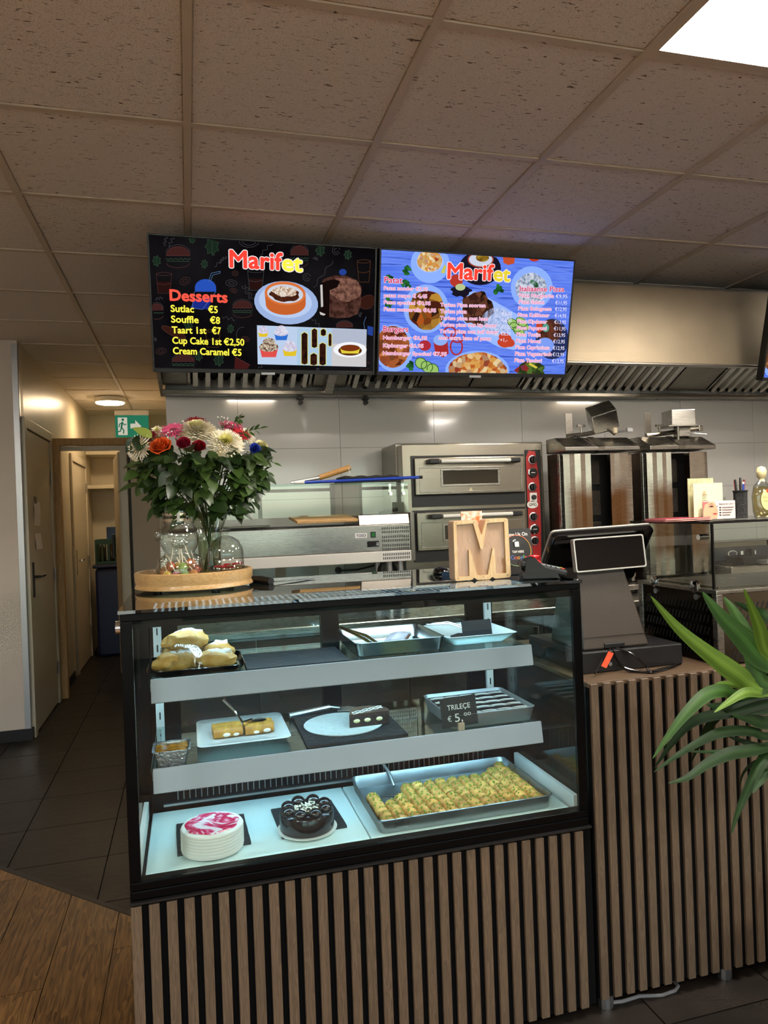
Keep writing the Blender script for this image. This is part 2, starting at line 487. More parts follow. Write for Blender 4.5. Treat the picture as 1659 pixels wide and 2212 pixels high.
for i in range(-20, 30):
    x0 = -.294 + i * PW
    y = -3.2 - (i * 137 % 100) / 100 * .9
    while y < 4.5:
        ln = 1.5 + ((i * 53 + int(y * 10) * 17) % 60) / 100
        pl = clip([(x0 + .0014, y + .0014), (x0 + PW - .0014, y + .0014), (x0 + PW - .0014, y + ln - .0014), (x0 + .0014, y + ln - .0014)], -1, -1, -(DG - .012))
        if len(pl) >= 3:
            cx = sum(p[0] for p in pl) / len(pl); cy = sum(p[1] for p in pl) / len(pl)
            o = MB().prism([(p[0] - cx, p[1] - cy) for p in pl], 'z', -.008, 0).build('wood_plank', m_plank, fl, world=False)
            o.location = Vector((cx, cy, 0)) - fl.location
        y += ln
a0, a1 = Vector((-1.7, DG + 1.7, 0)), Vector((2.3, DG - 2.3, 0))
tb = MB().obox((a0 + a1) / 2 + Vector((0, 0, -.0035)), ((a1 - a0).length, .022, .009), Rz(-PI / 4)).build('trim_1', m_black); tag(tb, kind='structure')

# ------------------------------------------------------------------ ceiling
ce = MB().box(XL, XR, YF - .2, 9.0, ZC, ZC + .12).build('ceiling', m_ceil2); tag(ce, kind='structure')
GX, GY = .040, 2.284
panels = [(2, -2), (2, -6), (-2, -6), (5, -2), (5, -6), (6, 1), (-4, -4)]  # first panel is in view; the others are unseen, added for more light
tA = tB = None
def ct(m):
    return MB().box(-.288, .288, -.288, .288, -.009, .004).build('ceiling_tile', m, ce, world=False, bevel=.004, seg=1)
for i in range(-3, 9):
    for j in range(-6, 11):
        x0 = GX + i * .6; y0 = GY + j * .6
        if (i, j) in panels: continue
        if y0 > 5.1 and x0 + .6 < -1.0: continue
        if y0 > 4.2 and x0 > -.1: continue
        plain = i <= -2 or (j >= 2)
        if plain:
            if tB is None: o = tB = ct(m_ceil2)
            else: o = inst(tB, 'ceiling_tile', ce)
        else:
            if tA is None: o = tA = ct(m_ceil)
            else: o = inst(tA, 'ceiling_tile', ce)
        if o.modifiers.get('bevel') is None:
            bv = o.modifiers.new('bevel', 'BEVEL'); bv.width = .004; bv.segments = 1
        o.location = Vector((x0 + .3, y0 + .3, ZC)) - ce.location
zr = ZC - .016
for i in range(-3, 10):
    x0 = GX + i * .6
    y1 = 8.7 if -1.1 < x0 < -.1 else (4.22 if x0 > -.1 else 5.19)
    MB().box(x0 - .012, x0 + .012, -1.3, y1, zr, ZC - .001).build('grid_rail', m_rail, ce)
for j in range(-6, 11):
    y0 = GY + j * .6
    x0 = -1.75 if y0 < 5.1 else -1.04; x1 = 5.5 if y0 < 4.2 else -.11
    MB().box(x0, x1, y0 - .011, y0 + .011, zr + .003, ZC - .001).build('grid_rail', m_rail, ce)

def panel(i, j, label):
    x0 = GX + i * .6; y0 = GY + j * .6
    t = thing('ceiling_light', label, 'ceiling light', (x0 + .3, y0 + .3, ZC - .014), group='square led ceiling panels')
    MB().box(x0 + .014, x0 + .586, y0 + .014, y0 + .586, ZC - .008, ZC - .002).build('diffuser', m_led, t)
    f = MB()
    f.box(x0 + .012, x0 + .026, y0 + .012, y0 + .588, ZC - .014, ZC - .002); f.box(x0 + .574, x0 + .588, y0 + .012, y0 + .588, ZC - .014, ZC - .002)
    f.box(x0 + .026, x0 + .574, y0 + .012, y0 + .026, ZC - .014, ZC - .002); f.box(x0 + .026, x0 + .574, y0 + .574, y0 + .588, ZC - .014, ZC - .002)
    f.build('frame', m_rail, t)
for i, j in panels:
    panel(i, j, 'added unseen led panel that brightens the kitchen aisle' if j == 1 else 'square white led panel set in the ceiling over the shop floor')  # the kitchen panel is added out of view to brighten the tiled wall

# ------------------------------------------------------------------ walls
YB = 4.23
wb = MB().box(-.10, XR, YB, YB + .12, 0, ZC).build('wall_back', m_grout); tag(wb, kind='structure')
tx0 = .296
wt = None
for i in range(-1, 9):
    for k in range(-5, 4):
        xa, xb = tx0 + i * .598 + .001, tx0 + (i + 1) * .598 - .001
        za, zb = 1.809 + k * .3 + .001, 1.809 + (k + 1) * .3 - .001
        if zb > ZC: zb = ZC - .02
        xa = max(xa, -.0995)
        if xb > XR: continue
        if xb - xa > .59 and zb - za > .29:
            if wt is None:
                wt = MB().box(-.298, .298, -.009, 0, -.149, .149).build('wall_tile', m_tilew, wb, world=False)
                o = wt
            else: o = inst(wt, 'wall_tile', wb)
            o.location = Vector(((xa + xb) / 2, YB, (za + zb) / 2)) - wb.location
        else:
            MB().box(xa, xb, YB - .009, YB, za, zb).build('wall_tile', m_tilew, wb)
XC = -1.05
def st(name, m, *b):
    mb = MB()
    for q in b: mb.box(*q)
    return tag(mb.build(name, m), kind='structure')
st('wall_left', m_wallw, (XL, XC, 5.2, 5.32, 0, ZC))
st('wall_corridor', m_wallc, (XC - .12, XC, 5.32, 8.9, 0, ZC))
st('wall_end', m_wallc, (XC, -.1, 8.75, 8.9, 0, ZC))
st('wall_inner', m_wallc, (-.10, .04, YB + .12, 8.9, 0, ZC))
st('wall_side', m_wallw, (XL - .15, XL, YF - .2, 5.32, 0, ZC))
st('wall_right', m_wallw, (XR, XR + .15, YF - .2, YB + .12, 0, ZC))
st('wall_front', m_wallw, (XL, XR, YF - .2, YF, 0, .35), (XL, XR, YF - .2, YF, 2.35, ZC), (XL, -3.0, YF - .2, YF, .35, 2.35), (-.5, -.1, YF - .2, YF, .35, 2.35), (2.3, 2.7, YF - .2, YF, .35, 2.35), (4.1, XR, YF - .2, YF, .35, 2.35))
for k, (x0, x1) in enumerate([(-3.0, -.5), (-.1, 2.3), (2.7, 4.1)]):
    f = MB()
    for a, b in ((x0, x0 + .06), (x1 - .06, x1), ((x0 + x1) / 2 - .03, (x0 + x1) / 2 + .03)): f.box(a, b, YF - .14, YF - .06, .35, 2.35)
    f.box(x0, x1, YF - .14, YF - .06, .35, .41); f.box(x0, x1, YF - .14, YF - .06, 2.29, 2.35); f.box(x0, x1, YF - .14, YF - .06, 1.78, 1.83)
    w = tag(f.build('window_%d' % (k + 1), m_black), kind='structure')
    MB().box(x0 + .06, x1 - .06, YF - .105, YF - .097, .41, 2.29).build('pane', m_glass, w)
MB_st = MB().box(-30, 30, -40, YF - .22, -.3, -.05)
tag(MB_st.build('ground', mat('street_paving', '#b5b2ac', .8, noise=(.6, .2))), kind='structure')
# baseboards and corner strip
st('baseboard_left', m_black, (XL, XC + .012, 5.186, 5.2, 0, .075))
st('baseboard_corridor', m_black, (XC, XC + .012, 5.2, 5.235, 0, .075), (XC, XC + .012, 6.42, 7.05, 0, .075))
st('trim_2', m_alu, (XC - .036, XC + .002, 5.195, 5.2, .075, ZC - .03), (XC, XC + .002, 5.195, 5.235, .075, ZC - .03))

# door in the corridor wall, beside the corner
def side_door(name, ya, yb, ztop, handle, hz):
    r = MB()
    r.box(XC, XC + .022, ya, ya + .07, 0, ztop); r.box(XC, XC + .022, yb - .07, yb, 0, ztop); r.box(XC, XC + .022, ya + .07, yb - .07, ztop - .07, ztop)
    d = tag(r.build(name, m_doorw, bevel=.003), kind='structure')
    MB().box(XC + .001, XC + .010, ya + .078, yb - .074, .012, ztop - .078).build('door_leaf', m_doorw, d)
    for zz in (.28, 1.02, 1.78):
        MB().cyl((XC + .018, yb - .072, zz - .05), (XC + .018, yb - .072, zz + .05), .009, n=8).build('hinge', m_alu, d)
    h = MB().box(XC + .010, XC + .018, ya + .13, ya + .165, hz - .14, hz + .10)
    ho = h.build('handle_plate', handle, d, bevel=.003)
    MB().cyl((XC + .018, ya + .147, hz), (XC + .06, ya + .147, hz), .009, n=8).tube([(XC + .06, ya + .147, hz), (XC + .06, ya + .28, hz)], .010).build('handle', handle, ho)
    return d
d1 = side_door('door_1', 5.235, 6.24, 2.14, m_black, 1.06)
ps = pxx(76, 1085, XC + .011)
MB().box(XC + .0105, XC + .014, ps.y - .045, ps.y + .045, ps.z - .04, ps.z + .04).build('door_sign', mat('grey_sign', '#6d665c', .4), d1)
d2 = side_door('door_2', 7.2, 8.25, 2.07, m_chrome, 1.06)
pn = pxx(80, 1130, XC + .011)
nb = MB(); 
for r_ in range(8):
    a = pn.z + .15 - r_ * .042
    nb.add([(XC + .013 + .004 * math.sin(r_), pn.y - .105 + .004 * r_, a), (XC + .013 + .004 * math.sin(r_ + 1), pn.y - .105 + .004 * (r_ + 1), a - .042),
            (XC + .013 + .004 * math.sin(r_ + 1), pn.y + .105 + .004 * (r_ + 1), a - .042), (XC + .013 + .004 * math.sin(r_), pn.y + .105 + .004 * r_, a)], [(0, 1, 2, 3)])
no = nb.build('paper_note', mat('paper', '#efe6dc', .8, noise=(30, .25, (1, 1, 1), '#c99a8e')), weld=True)
md = no.modifiers.new('s', 'SOLIDIFY'); md.thickness = .001
tag(no, 'handwritten paper note taped on the pale corridor door', 'note')

# timber frame across the corridor and the wall beside it
YT = 6.3
tf = st('trim_3', m_timber, (XC + .003, XC + .062, YT, YT + .07, 0, 2.05), (XC + .003, -.11, YT, YT + .07, 2.05, 2.107))
st('wall_partition', mat('partition_paint', '#c9b9a2', .5), (-.457, -.105, YT + .09, YT + .17, 0, 2.045))
st('trim_4', m_doorw, (-.53, -.478, YT + .005, YT + .09, 0, 2.045), (-.99, -.53, YT + .03, YT + .08, 2.01, 2.045))
st('dark_gap_strip', m_black, (-.478, -.458, YT + .1, YT + .12, 0, 2.045))  # black strip stands in for the shade of an open gap
# open white door leaf behind the frame
dl = MB().box(0, .78, -.02, .02, .01, 2.0).xf(Matrix.Translation((-.535, YT + .10, 0)) @ Matrix.Rotation(math.radians(98), 4, 'Z'))
d3 = tag(dl.build('door_3', m_doorw, bevel=.003), kind='structure')
hp = py(251, 1190, YT + .55)
hh = MB(); hh.box(-.02, .005, -.03, .03, -.11, .11)
hh.xf(Matrix.Translation((-.652, YT + .62, 1.19)))
hh.build('handle', m_black, d3, bevel=.008)
# shelves and stacked crates at the corridor's end
for z, dd in ((2.17, .4), (1.80, .4)):
    o = MB().box(XC + .003, -.15, 8.747 - dd, 8.747, z - .02, z + .02).build('wall_shelf', m_wallc, bevel=.003)
    tag(o, 'upper shelf board high on the end wall of the corridor' if z > 2 else 'lower shelf board on the end wall of the corridor', 'shelf')
bx = thing('storage_bin', 'tall dark blue plastic bin under the green crate', 'bin', (-.76, 8.25, 0))
MB().prism([(-.965, 8.05), (-.56, 8.05), (-.56, 8.5), (-.965, 8.5)], 'z', 0.0, .93).build('bin_body', mat('blue_plastic', '#101c48', .4), bx, bevel=.03)
MB().box(-.985, -.54, 8.03, 8.52, .93, .97).build('bin_lid', mat('blue_plastic_lid', '#0b1331', .4), bx, bevel=.015)
m_green = mat('green_crate_plastic', '#173a26', .5)
cr = thing('bottle_crate', 'dark green bottle crate standing on the blue bin', 'crate', (-.76, 8.25, .97))
c_ = MB()
for (x0, x1, y0, y1) in ((-.96, -.55, 8.08, 8.095), (-.96, -.55, 8.385, 8.40), (-.96, -.945, 8.095, 8.385), (-.565, -.55, 8.095, 8.385)):
    c_.box(x0, x1, y0, y1, .972, 1.0); c_.box(x0, x1, y0, y1, 1.18, 1.23)
    if x1 - x0 > .1:
        for k in range(7): c_.box(x0 + k * .0655, x0 + k * .0655 + .016, y0, y1, 1.0, 1.18)
    else:
        for k in range(5): c_.box(x0, x1, y0 + k * .069, y0 + k * .069 + .014, 1.0, 1.18)
c_.box(-.945, -.565, 8.095, 8.385, .972, .985)
c_.build('crate_body', m_green, cr)
for k in range(4):
    b_ = MB().lathe([(.028, 0), (.03, .01), (.03, .14), (.012, .19), (.012, .24), (.001, .241)], 10, (-.90 + k * .095, 8.2, .986)).build('bottle', mat('brown_glass', '#33240f', .1), smooth=True)
    tag(b_, 'dark glass bottle standing in the green crate', 'bottle', 'bottles in the green crate')
bb = MB().box(-.86, -.62, 8.29, 8.37, .99, 1.36).build('carton', mat('blue_carton', '#27456b', .6, noise=(9, .5)), bevel=.004)
tag(bb, 'blue printed carton standing at the back of the green crate', 'carton')

# corridor lamp
lt = thing('ceiling_lamp', 'round white ceiling lamp glowing warm in the corridor', 'ceiling lamp', (-.70, 7.5, 2.58))
MB().lathe([(.13, 2.58), (.145, 2.59), (.148, 2.628), (.001, 2.629)], 32, (-.70, 7.5, 0)).build('base', m_white, lt, smooth=True)
MB().lathe([(.001, 2.565), (.08, 2.567), (.125, 2.574), (.14, 2.588), (.14, 2.60), (.001, 2.601)], 32, (-.70, 7.5, 0)).build('diffuser', emis('warm_lamp', '#ffdfb4', 38.0, lamp=True), lt, smooth=True)
# exit sign
YE = 8.30
a = py(248, 897, YE); b = py(322, 944, YE)
ex = thing('exit_sign', 'green emergency exit sign hanging from the corridor ceiling', 'sign', ((a.x + b.x) / 2, YE, b.z))
MB().box(a.x - .005, b.x + .005, YE, YE + .03, a.z, ZC - .017).build('housing', m_white, ex, bevel=.004)
sg = MB().box(a.x, b.x, YE + .008, YE + .022, b.z, a.z).build('sign_plate', emis('exit_green', '#35936f', .55), ex)
m_exw = emis('exit_white', '#f3ecd6', .62)
w_, h_ = b.x - a.x, a.z - b.z
MB().box(a.x + .02 * w_ / .25, a.x + .36 * w_, YE + .006, YE + .0075, b.z + .1 * h_, a.z - .1 * h_).build('sign_field', m_exw, ex)
MB().box(a.x + .45 * w_, a.x + .62 * w_, YE + .006, YE + .0075, b.z + .4 * h_, b.z + .62 * h_).build('arrow_bar', m_exw, ex)
MB().prism([(a.x + .6 * w_, b.z + .25 * h_), (a.x + .6 * w_, b.z + .78 * h_), (a.x + .78 * w_, b.z + .5 * h_)], 'y', YE + .006, YE + .0075).build('arrow_head', m_exw, ex)
mn = MB(); gx, gz = a.x + .2 * w_, b.z + .2 * h_
def limb(pts, r): mn.tube([(gx + p[0] * w_, YE + .004, gz + p[1] * h_) for p in pts], r, 6)
mn.ball((gx + .03 * w_, YE + .004, gz + .6 * h_), .014, 8, 6)
limb([(.02, .5), (-.02, .25)], .010); limb([(-.02, .25), (.05, .12), (.04, -.04)], .007); limb([(-.02, .25), (-.05, .08), (-.13, .05)], .007)
limb([(.01, .46), (.08, .36), (.13, .40)], .006); limb([(.01, .46), (-.07, .40), (-.09, .26)], .006)
mn.build('running_figure', emis('exit_green2', '#2f8263', .5), ex, smooth=True)
# ------------------------------------------------------------------ extractor hood
HX0, HX1, HY = -.125, 5.0, 3.28
hood = thing('extractor_hood', 'long brushed steel extractor hood above the kitchen worktop', 'hood', (2.0, 3.75, 2.11))
m_hoodf = steel('hood_panel_steel', '#9a8c76', .38, (1, 1, 60), .05)
MB().box(HX0, HX1, HY, HY + .012, 2.145, 2.55).build('front_panel', m_hoodf, hood)
MB().box(HX0, HX1, HY - .012, HY + .03, 2.138, 2.150).build('front_lip', m_steelv, hood, bevel=.003)
MB().prism([(HY + .012, 2.145), (YB - .011, 2.11), (YB - .011, 2.55), (HY + .012, 2.55)], 'x', HX0, HX0 + .012).build('side_panel', m_steel, hood)
MB().box(HX0, HX1, HY, YB - .011, 2.55, 2.562).build('top_panel', m_steelv, hood)
MB().box(HX0 + .012, HX1, 4.12, YB - .011, 2.11, 2.136).build('grease_channel', m_steelv, hood, bevel=.004)
sl = math.atan(.52)
def fz(Y): return 2.140 + (4.12 - Y) * .52
YA, YBk = 3.42, 4.12
MB().prism([(YA, fz(YA) + .05), (YBk, fz(YBk) + .05), (YBk, fz(YBk) + .07), (YA, fz(YA) + .07)], 'x', HX0 + .012, HX1).build('filter_backing', m_black, hood)
Lf = (YBk - YA) / math.cos(sl)
cy_, cz_ = (YA + YBk) / 2, (fz(YA) + fz(YBk)) / 2
m_baf = mat('baffle_steel', '#b8b5ae', .13, 1.0)
bsrc = None
m_hl = emis('hood_lamp_light', '#fff1de', HOOD_E, lamp=True)
for xl_ in (.45, 1.9, 3.0):
    MB().box(xl_ - .16, xl_ + .16, HY + .05, HY + .13, 2.222, 2.232).build('lamp_tube', m_hl, hood)
    MB().box(xl_ - .18, xl_ + .18, HY + .035, HY + .145, 2.233, 2.26).build('lamp_housing', m_steelv, hood)
def baffles(x0, x1):
    global bsrc
    n = max(1, int((x1 - x0) / .066))
    for k in range(n):
        xx = x0 + (k + .5) * (x1 - x0) / n
        if bsrc is None:
            w = MB(); h = .022
            w.add([(-.022, -Lf / 2, 0), (-.013, -Lf / 2, -h), (.013, -Lf / 2, -h), (.022, -Lf / 2, 0), (-.022, Lf / 2, 0), (-.013, Lf / 2, -h), (.013, Lf / 2, -h), (.022, Lf / 2, 0)],
                  [(0, 1, 5, 4), (1, 2, 6, 5), (2, 3, 7, 6), (0, 3, 2, 1), (4, 5, 6, 7), (0, 4, 7, 3)])
            bsrc = w.build('baffle', m_baf, hood, world=False); o = bsrc
        else: o = inst(bsrc, 'baffle', hood)
        o.location = Vector((xx, cy_, cz_ + .025)) - hood.location; o.rotation_euler = (-sl, 0, 0)
    for xa in (x0, x1):
        MB().obox((xa, cy_, cz_ + .03), (.014, Lf, .03), Rx(-sl)).build('filter_rail', m_steel, hood)
for a, b in ((.03, .70), (.93, 1.34), (2.02, 3.08), (3.42, 4.9)): baffles(a, b)
for a, b in ((-.11, .02), (.72, .91), (1.36, 1.68), (1.69, 2.0), (3.10, 3.40)):
    MB().obox(((a + b) / 2, cy_, cz_ + .025), (b - a, Lf, .02), Rx(-sl)).build('blank_panel', m_steelv, hood, bevel=.002)
MB().obox((.81, cy_, cz_ - .0), (.05, Lf, .06), Rx(-sl)).build('cross_rib', m_steel, hood, bevel=.004)
for px_ in (648, 788):
    q = py(px_, 862, 4.15)
    c = MB().box(q.x - .012, q.x + .012, 4.13, 4.15, 2.07, 2.11).box(q.x - .018, q.x + .018, 4.12, 4.16, 2.085, 2.097)
    c.cyl((q.x, 4.11, 2.065), (q.x, 4.15, 2.065), .012, n=10)
    c.build('hook', m_black, hood)
q = py(1418, 600, 3.5)
rd = MB().cyl((q.x, 3.5, 2.562), (q.x, 3.5, ZC - .001), .005, n=6).build('hanging_rod', m_steel, hood)

# ------------------------------------------------------------------ menu screens
TILT = math.atan(.13 / .534)
TW, TH = .963, .552
m_bez = mat('tv_bezel', '#0a0a0b', .35)
m_tvback = mat('tv_back', '#0d0d0d', .6)
def tv(cx, label, bgm):
    loc = (cx, 3.173, 2.043)
    t = thing('menu_screen', label, 'tv screen', loc, (TILT, 0, 0), 'wide menu screens under the ceiling')
    b = MB(); W2 = TW / 2
    b.box(-W2, W2, .004, .045, 0, TH)
    b.build('housing', m_tvback, t, world=False, bevel=.004)
    f = MB()
    f.box(-W2, -W2 + .008, -.004, .004, 0, TH); f.box(W2 - .008, W2, -.004, .004, 0, TH)
    f.box(-W2 + .008, W2 - .008, -.004, .004, TH - .008, TH); f.box(-W2 + .008, W2 - .008, -.004, .004, 0, .018)
    f.build('bezel', m_bez, t, world=False, bevel=.0015)
    MB().box(-.03, .03, -.007, .002, -.006, .006).build('badge', m_alu, t, world=False, bevel=.002)
    s = MB().box(-W2 + .008, W2 - .008, -.001, .004, .018, TH - .008).build('screen', bgm, t, world=False)
    MB().box(-.2, .2, .045, .085, .12, .42).build('mount_plate', m_black, t, world=False)
    MB().box(-.03, .03, .06, .09, .3, .60 if False else .545).build('mount_arm', m_black, t, world=False)
    return t, s
def tv_pt(t, x, y):
    M = WM[t.name]; n = M.to_3x3() @ Vector((0, -1, 0)); p0 = M.translation
    d = ray(x, y); k = (p0 - O_).dot(n) / d.dot(n)
    return M.inverted() @ (O_ + d * k)
class Scr:
    def __init__(s, t, scr, zx, ox, oy):
        s.t = t; s.s = scr; s.k = zx; s.o = (ox, oy)
    def P(s, x, y): return tv_pt(s.t, s.o[0] + x / s.k, s.o[1] + y / s.k)
    def text(s, body, x0, y0, x1, y1, cap, m, off=0.0, lay=3, outline=None, oo=.045, name='menu_lettering'):
        a = s.P(x0, y0); b = s.P(x1, y1); d = (b - a); w = d.length; d.normalize()
        z = Vector((0, 0, 1)); z = (z - d * z.dot(d)).normalized()
        capw = (s.P(x0, y0 - cap) - a).length
        if outline:
            text_on(body, a + Vector((0, -.0006 * (lay - 1) - .001, 0)), d, z, w, capw, outline, s.s, 'menu_lettering_edge', oo)
        text_on(body, a + Vector((0, -.0006 * lay - .001, 0)), d, z, w, capw, m, s.s, name, off)
    def poly(s, pts, m, lay=1, name='menu_picture'):
        vs = [s.P(*p) for p in pts]
        W2 = TW / 2 - .008
        for v in vs:
            v.x = max(-W2, min(W2, v.x)); v.z = max(.018, min(TH - .008, v.z)); v.y = -.001 - .0006 * lay
        return MB().add(vs, [tuple(range(len(vs)))]).build(name, m, s.s, world=False)
    def ell(s, cx, cy, rx, ry, m, lay=1, rot=0, n=28, wob=0, name='menu_picture'):
        pts = []
        for k in range(n):
            t = 2 * PI * k / n; q = 1 + (wob * math.sin(5 * t + cx) + wob * .7 * math.sin(9 * t + cy) if wob else 0)
            a, b = rx * math.cos(t) * q, ry * math.sin(t) * q
            pts.append((cx + a * math.cos(rot) - b * math.sin(rot), cy + a * math.sin(rot) + b * math.cos(rot)))
        return s.poly(pts, m, lay, name)
    def lines(s, polys, m, w=2.2, lay=1, name='menu_drawing'):
        """thin drawn strokes on the screen, one drawing"""
        mb = MB()
        for pl in polys:
            for (x0, y0), (x1, y1) in zip(pl, pl[1:]):
                d = Vector((x1 - x0, y1 - y0)); L_ = d.length
                if L_ < 1e-3: continue
                n = Vector((-d.y, d.x)) / L_ * w / 2; e = d / L_ * w * .3
                q = [(x0 + n.x - e.x, y0 + n.y - e.y), (x1 + n.x + e.x, y1 + n.y + e.y), (x1 - n.x + e.x, y1 - n.y + e.y), (x0 - n.x - e.x, y0 - n.y - e.y)]
                vs = [s.P(*p) for p in q]
                if any(abs(v.x) > TW / 2 - .009 or v.z < .019 or v.z > TH - .009 for v in vs): continue
                for v in vs: v.y = -.001 - .0006 * lay
                mb.add(vs, [(0, 1, 2, 3)])
        if mb.v: return mb.build(name, m, s.s, world=False)
def arc(cx, cy, rx, ry, a0, a1, n=14, rot=0):
    out = []
    for k in range(n + 1):
        t = a0 + (a1 - a0) * k / n; a, b = rx * math.cos(t), ry * math.sin(t)
        out.append((cx + a * math.cos(rot) - b * math.sin(rot), cy + a * math.sin(rot) + b * math.cos(rot)))
    return out
E_ = 1.0 / EXPO
sR = emis('scr_red', '#ff4436', 1.1); sY = emis('scr_yellow', '#f8ee4a', 1.1); sW = emis('scr_white', '#fff4f6', 1.0)
sK = emis('scr_black', '#0c0a0c', 1.0)
t1, s1 = tv(.360, 'black dessert menu screen with yellow and red lettering', emis('scr_dark_bg', '#0b090b', .8, ('noise', 3.0, '#1c1a1c')))
S1 = Scr(t1, s1, 3.13, 300, 480)
# dim hand-drawn snack doodles
dG = emis('dood_grey', '#505056', .7); dGr = emis('dood_green', '#38503f', .7); dR = emis('dood_red', '#5e3836', .7); dB = emis('dood_blue', '#2a48a0', .8); dO = emis('dood_orange', '#6c452a', .7)
def burger(cx, cy, w, h, lay=1):
    S1.poly(arc(cx, cy - h * .12, w * .5, h * .42, PI, 2 * PI, 14), emis('dood_bun', '#4a2826', .7), lay)
    S1.lines([arc(cx, cy - h * .12, w * .5, h * .42, PI, 2 * PI) + [(cx - w * .5, cy - h * .12)], arc(cx, cy + h * .22, w * .48, h * .2, 0, PI) + [(cx - w * .48, cy + h * .22)]], dR, 3, lay + 1)
    S1.lines([[(cx - w * .52 + k * w * .104, cy + h * (.0 + .06 * (k % 2))) for k in range(11)], [(cx - w * .48, cy + h * .12), (cx + w * .48, cy + h * .14)]], dGr, 4, lay + 1)
    S1.lines([arc(cx, cy - h * .12, w * .55, h * .5, PI * 1.1, PI * 1.9)], dG, 2, lay + 1)
for q in ((265, 245, 160, 150), (700, 595, 130, 120), (120, 610, 90, 110), (1085, 240, 120, 150), (300, 955, 150, 110), (1390, 720, 110, 90)): burger(*q)
def cup(cx, cy, w, h, m=dG, fill=None):
    if fill: S1.poly([(cx - w * .45, cy - h * .1), (cx + w * .45, cy - h * .1), (cx + w * .36, cy + h * .45), (cx - w * .36, cy + h * .45)], fill, 1)
    S1.lines([[(cx - w * .5, cy - h * .5), (cx - w * .38, cy + h * .5), (cx + w * .38, cy + h * .5), (cx + w * .5, cy - h * .5)], arc(cx, cy - h * .5, w * .5, h * .08, 0, 2 * PI), [(cx - w * .45, cy), (cx, cy + h * .06), (cx + w * .45, cy - h * .02)]], m, 2.5, 2)
cup(170, 415, 105, 130, dR, emis('dood_cola', '#2c1512', .8)); cup(790, 395, 110, 130, dG, emis('dood_cola', '#2c1512', .8)); cup(1520, 335, 90, 140, dO); cup(500, 790, 100, 110, dO); cup(1525, 990, 70, 80, dR)
S1.poly(arc(450, 445, 72, 60, PI, 2 * PI, 14) + [(522, 470), (380, 470)], emis('dood_bluefill', '#2a55c0', .9), 2)
S1.poly([(375, 520), (495, 520), (465, 590), (350, 580)], emis('dood_bluefill2', '#1c2f8c', .9), 1)
S1.lines([[(375, 470), (360, 580), (430, 590), (520, 470)], [(470, 400), (490, 345), (550, 332), (548, 345), (500, 358), (482, 405)]], emis('dood_bl2', '#5a7fae', .8), 3, 3)
S1.poly(arc(1378, 338, 26, 22, 0, 2 * PI, 12), dB, 2); S1.poly([(1545, 700), (1585, 710), (1580, 770), (1545, 760)], dB, 2); S1.lines([[(1530, 760), (1520, 680), (1535, 640)], [(1545, 790), (1590, 990)], [(1590, 800), (1560, 950)]], emis('dood_bl2', '#5a7fae', .8), 3, 2)
def leafd(cx, cy, r, n=7):
    pts = []
    for k in range(n * 2 + 1):
        t = 2 * PI * k / (n * 2); rr = r * (1 if k % 2 else .68); pts.append((cx + rr * math.cos(t) * .8, cy + rr * math.sin(t)))
    S1.poly(pts[:-1], emis('dood_leaff', '#1c2c20', .8), 1); S1.lines([pts, [(cx, cy - r * .6), (cx, cy + r)]], dGr, 3, 2)
for q in ((495, 165, 62), (120, 262, 38), (443, 283, 30), (1225, 190, 42), (540, 930, 45), (620, 720, 30), (405, 905, 34), (1412, 220, 34), (360, 118, 26), (335, 690, 40)): leafd(*q)
for cx, cy, rx, ry, rot in ((312, 398, 36, 24, -.4), (625, 412, 38, 22, .1), (640, 462, 24, 15, .3), (650, 345, 20, 18, 0), (150, 872, 34, 20, -.2), (720, 790, 28, 16, .2)):
    S1.lines([arc(cx, cy, rx, ry, 0, 2 * PI, 16, rot), arc(cx, cy, rx * .5, ry * .45, 0, 2 * PI, 10, rot)], dG if cx % 2 else dR, 2.5, 2)
def squig(x0, y0, x1, y1, n=5, a=9, m=dG):
    d = Vector((x1 - x0, y1 - y0)); L_ = d.length; nn = Vector((-d.y, d.x)) / L_
    S1.lines([[(x0 + d.x * k / 24 + nn.x * a * math.sin(k / 24 * n * PI), y0 + d.y * k / 24 + nn.y * a * math.sin(k / 24 * n * PI)) for k in range(25)]], m, 2.5, 2)
for q in ((170, 160, 185, 100), (200, 165, 235, 100), (510, 300, 590, 235), (540, 275, 590, 230), (700, 430, 755, 520), (720, 425, 770, 515), (820, 220, 900, 140), (1180, 440, 1310, 260), (1170, 650, 1230, 710), (1180, 240, 1210, 250), (110, 520, 160, 510), (800, 1000, 850, 950), (565, 640, 650, 660), (1490, 640, 1500, 610), (100, 780, 118, 800), (1200, 990, 1220, 1000)): squig(*q)
S1.lines([arc(745, 130, 66, 40, 0, PI), arc(745, 130, 45, 26, 0, PI), arc(1333, 192, 26, 28, .5, 6), arc(1333, 192, 13, 14, 0, 5), arc(1135, 372, 26, 26, .5, 6), arc(1135, 372, 13, 12, 0, 5), arc(700, 760, 40, 50, 2, 5)], dG, 2.5, 2)
S1.poly([(650, 910), (750, 965), (735, 1000), (645, 998)], emis('dood_pizza', '#4a1c1c', .8), 1); S1.lines([[(650, 910), (750, 965), (735, 998), (645, 995), (650, 910)]], dR, 4, 2)
S1.poly(arc(235, 745, 90, 24, 0, 2 * PI, 14, .45), emis('dood_dog', '#3a1d16', .8), 1); S1.lines([arc(235, 745, 90, 24, 0, 2 * PI, 18, .45)], dR, 3, 2)
S1.poly(arc(1545, 540, 60, 45, 0, 2 * PI, 14, -.4), emis('dood_dog', '#3a1d16', .8), 1); S1.lines([arc(1545, 540, 60, 45, 0, 2 * PI, 18, -.4)], dR, 3, 2)
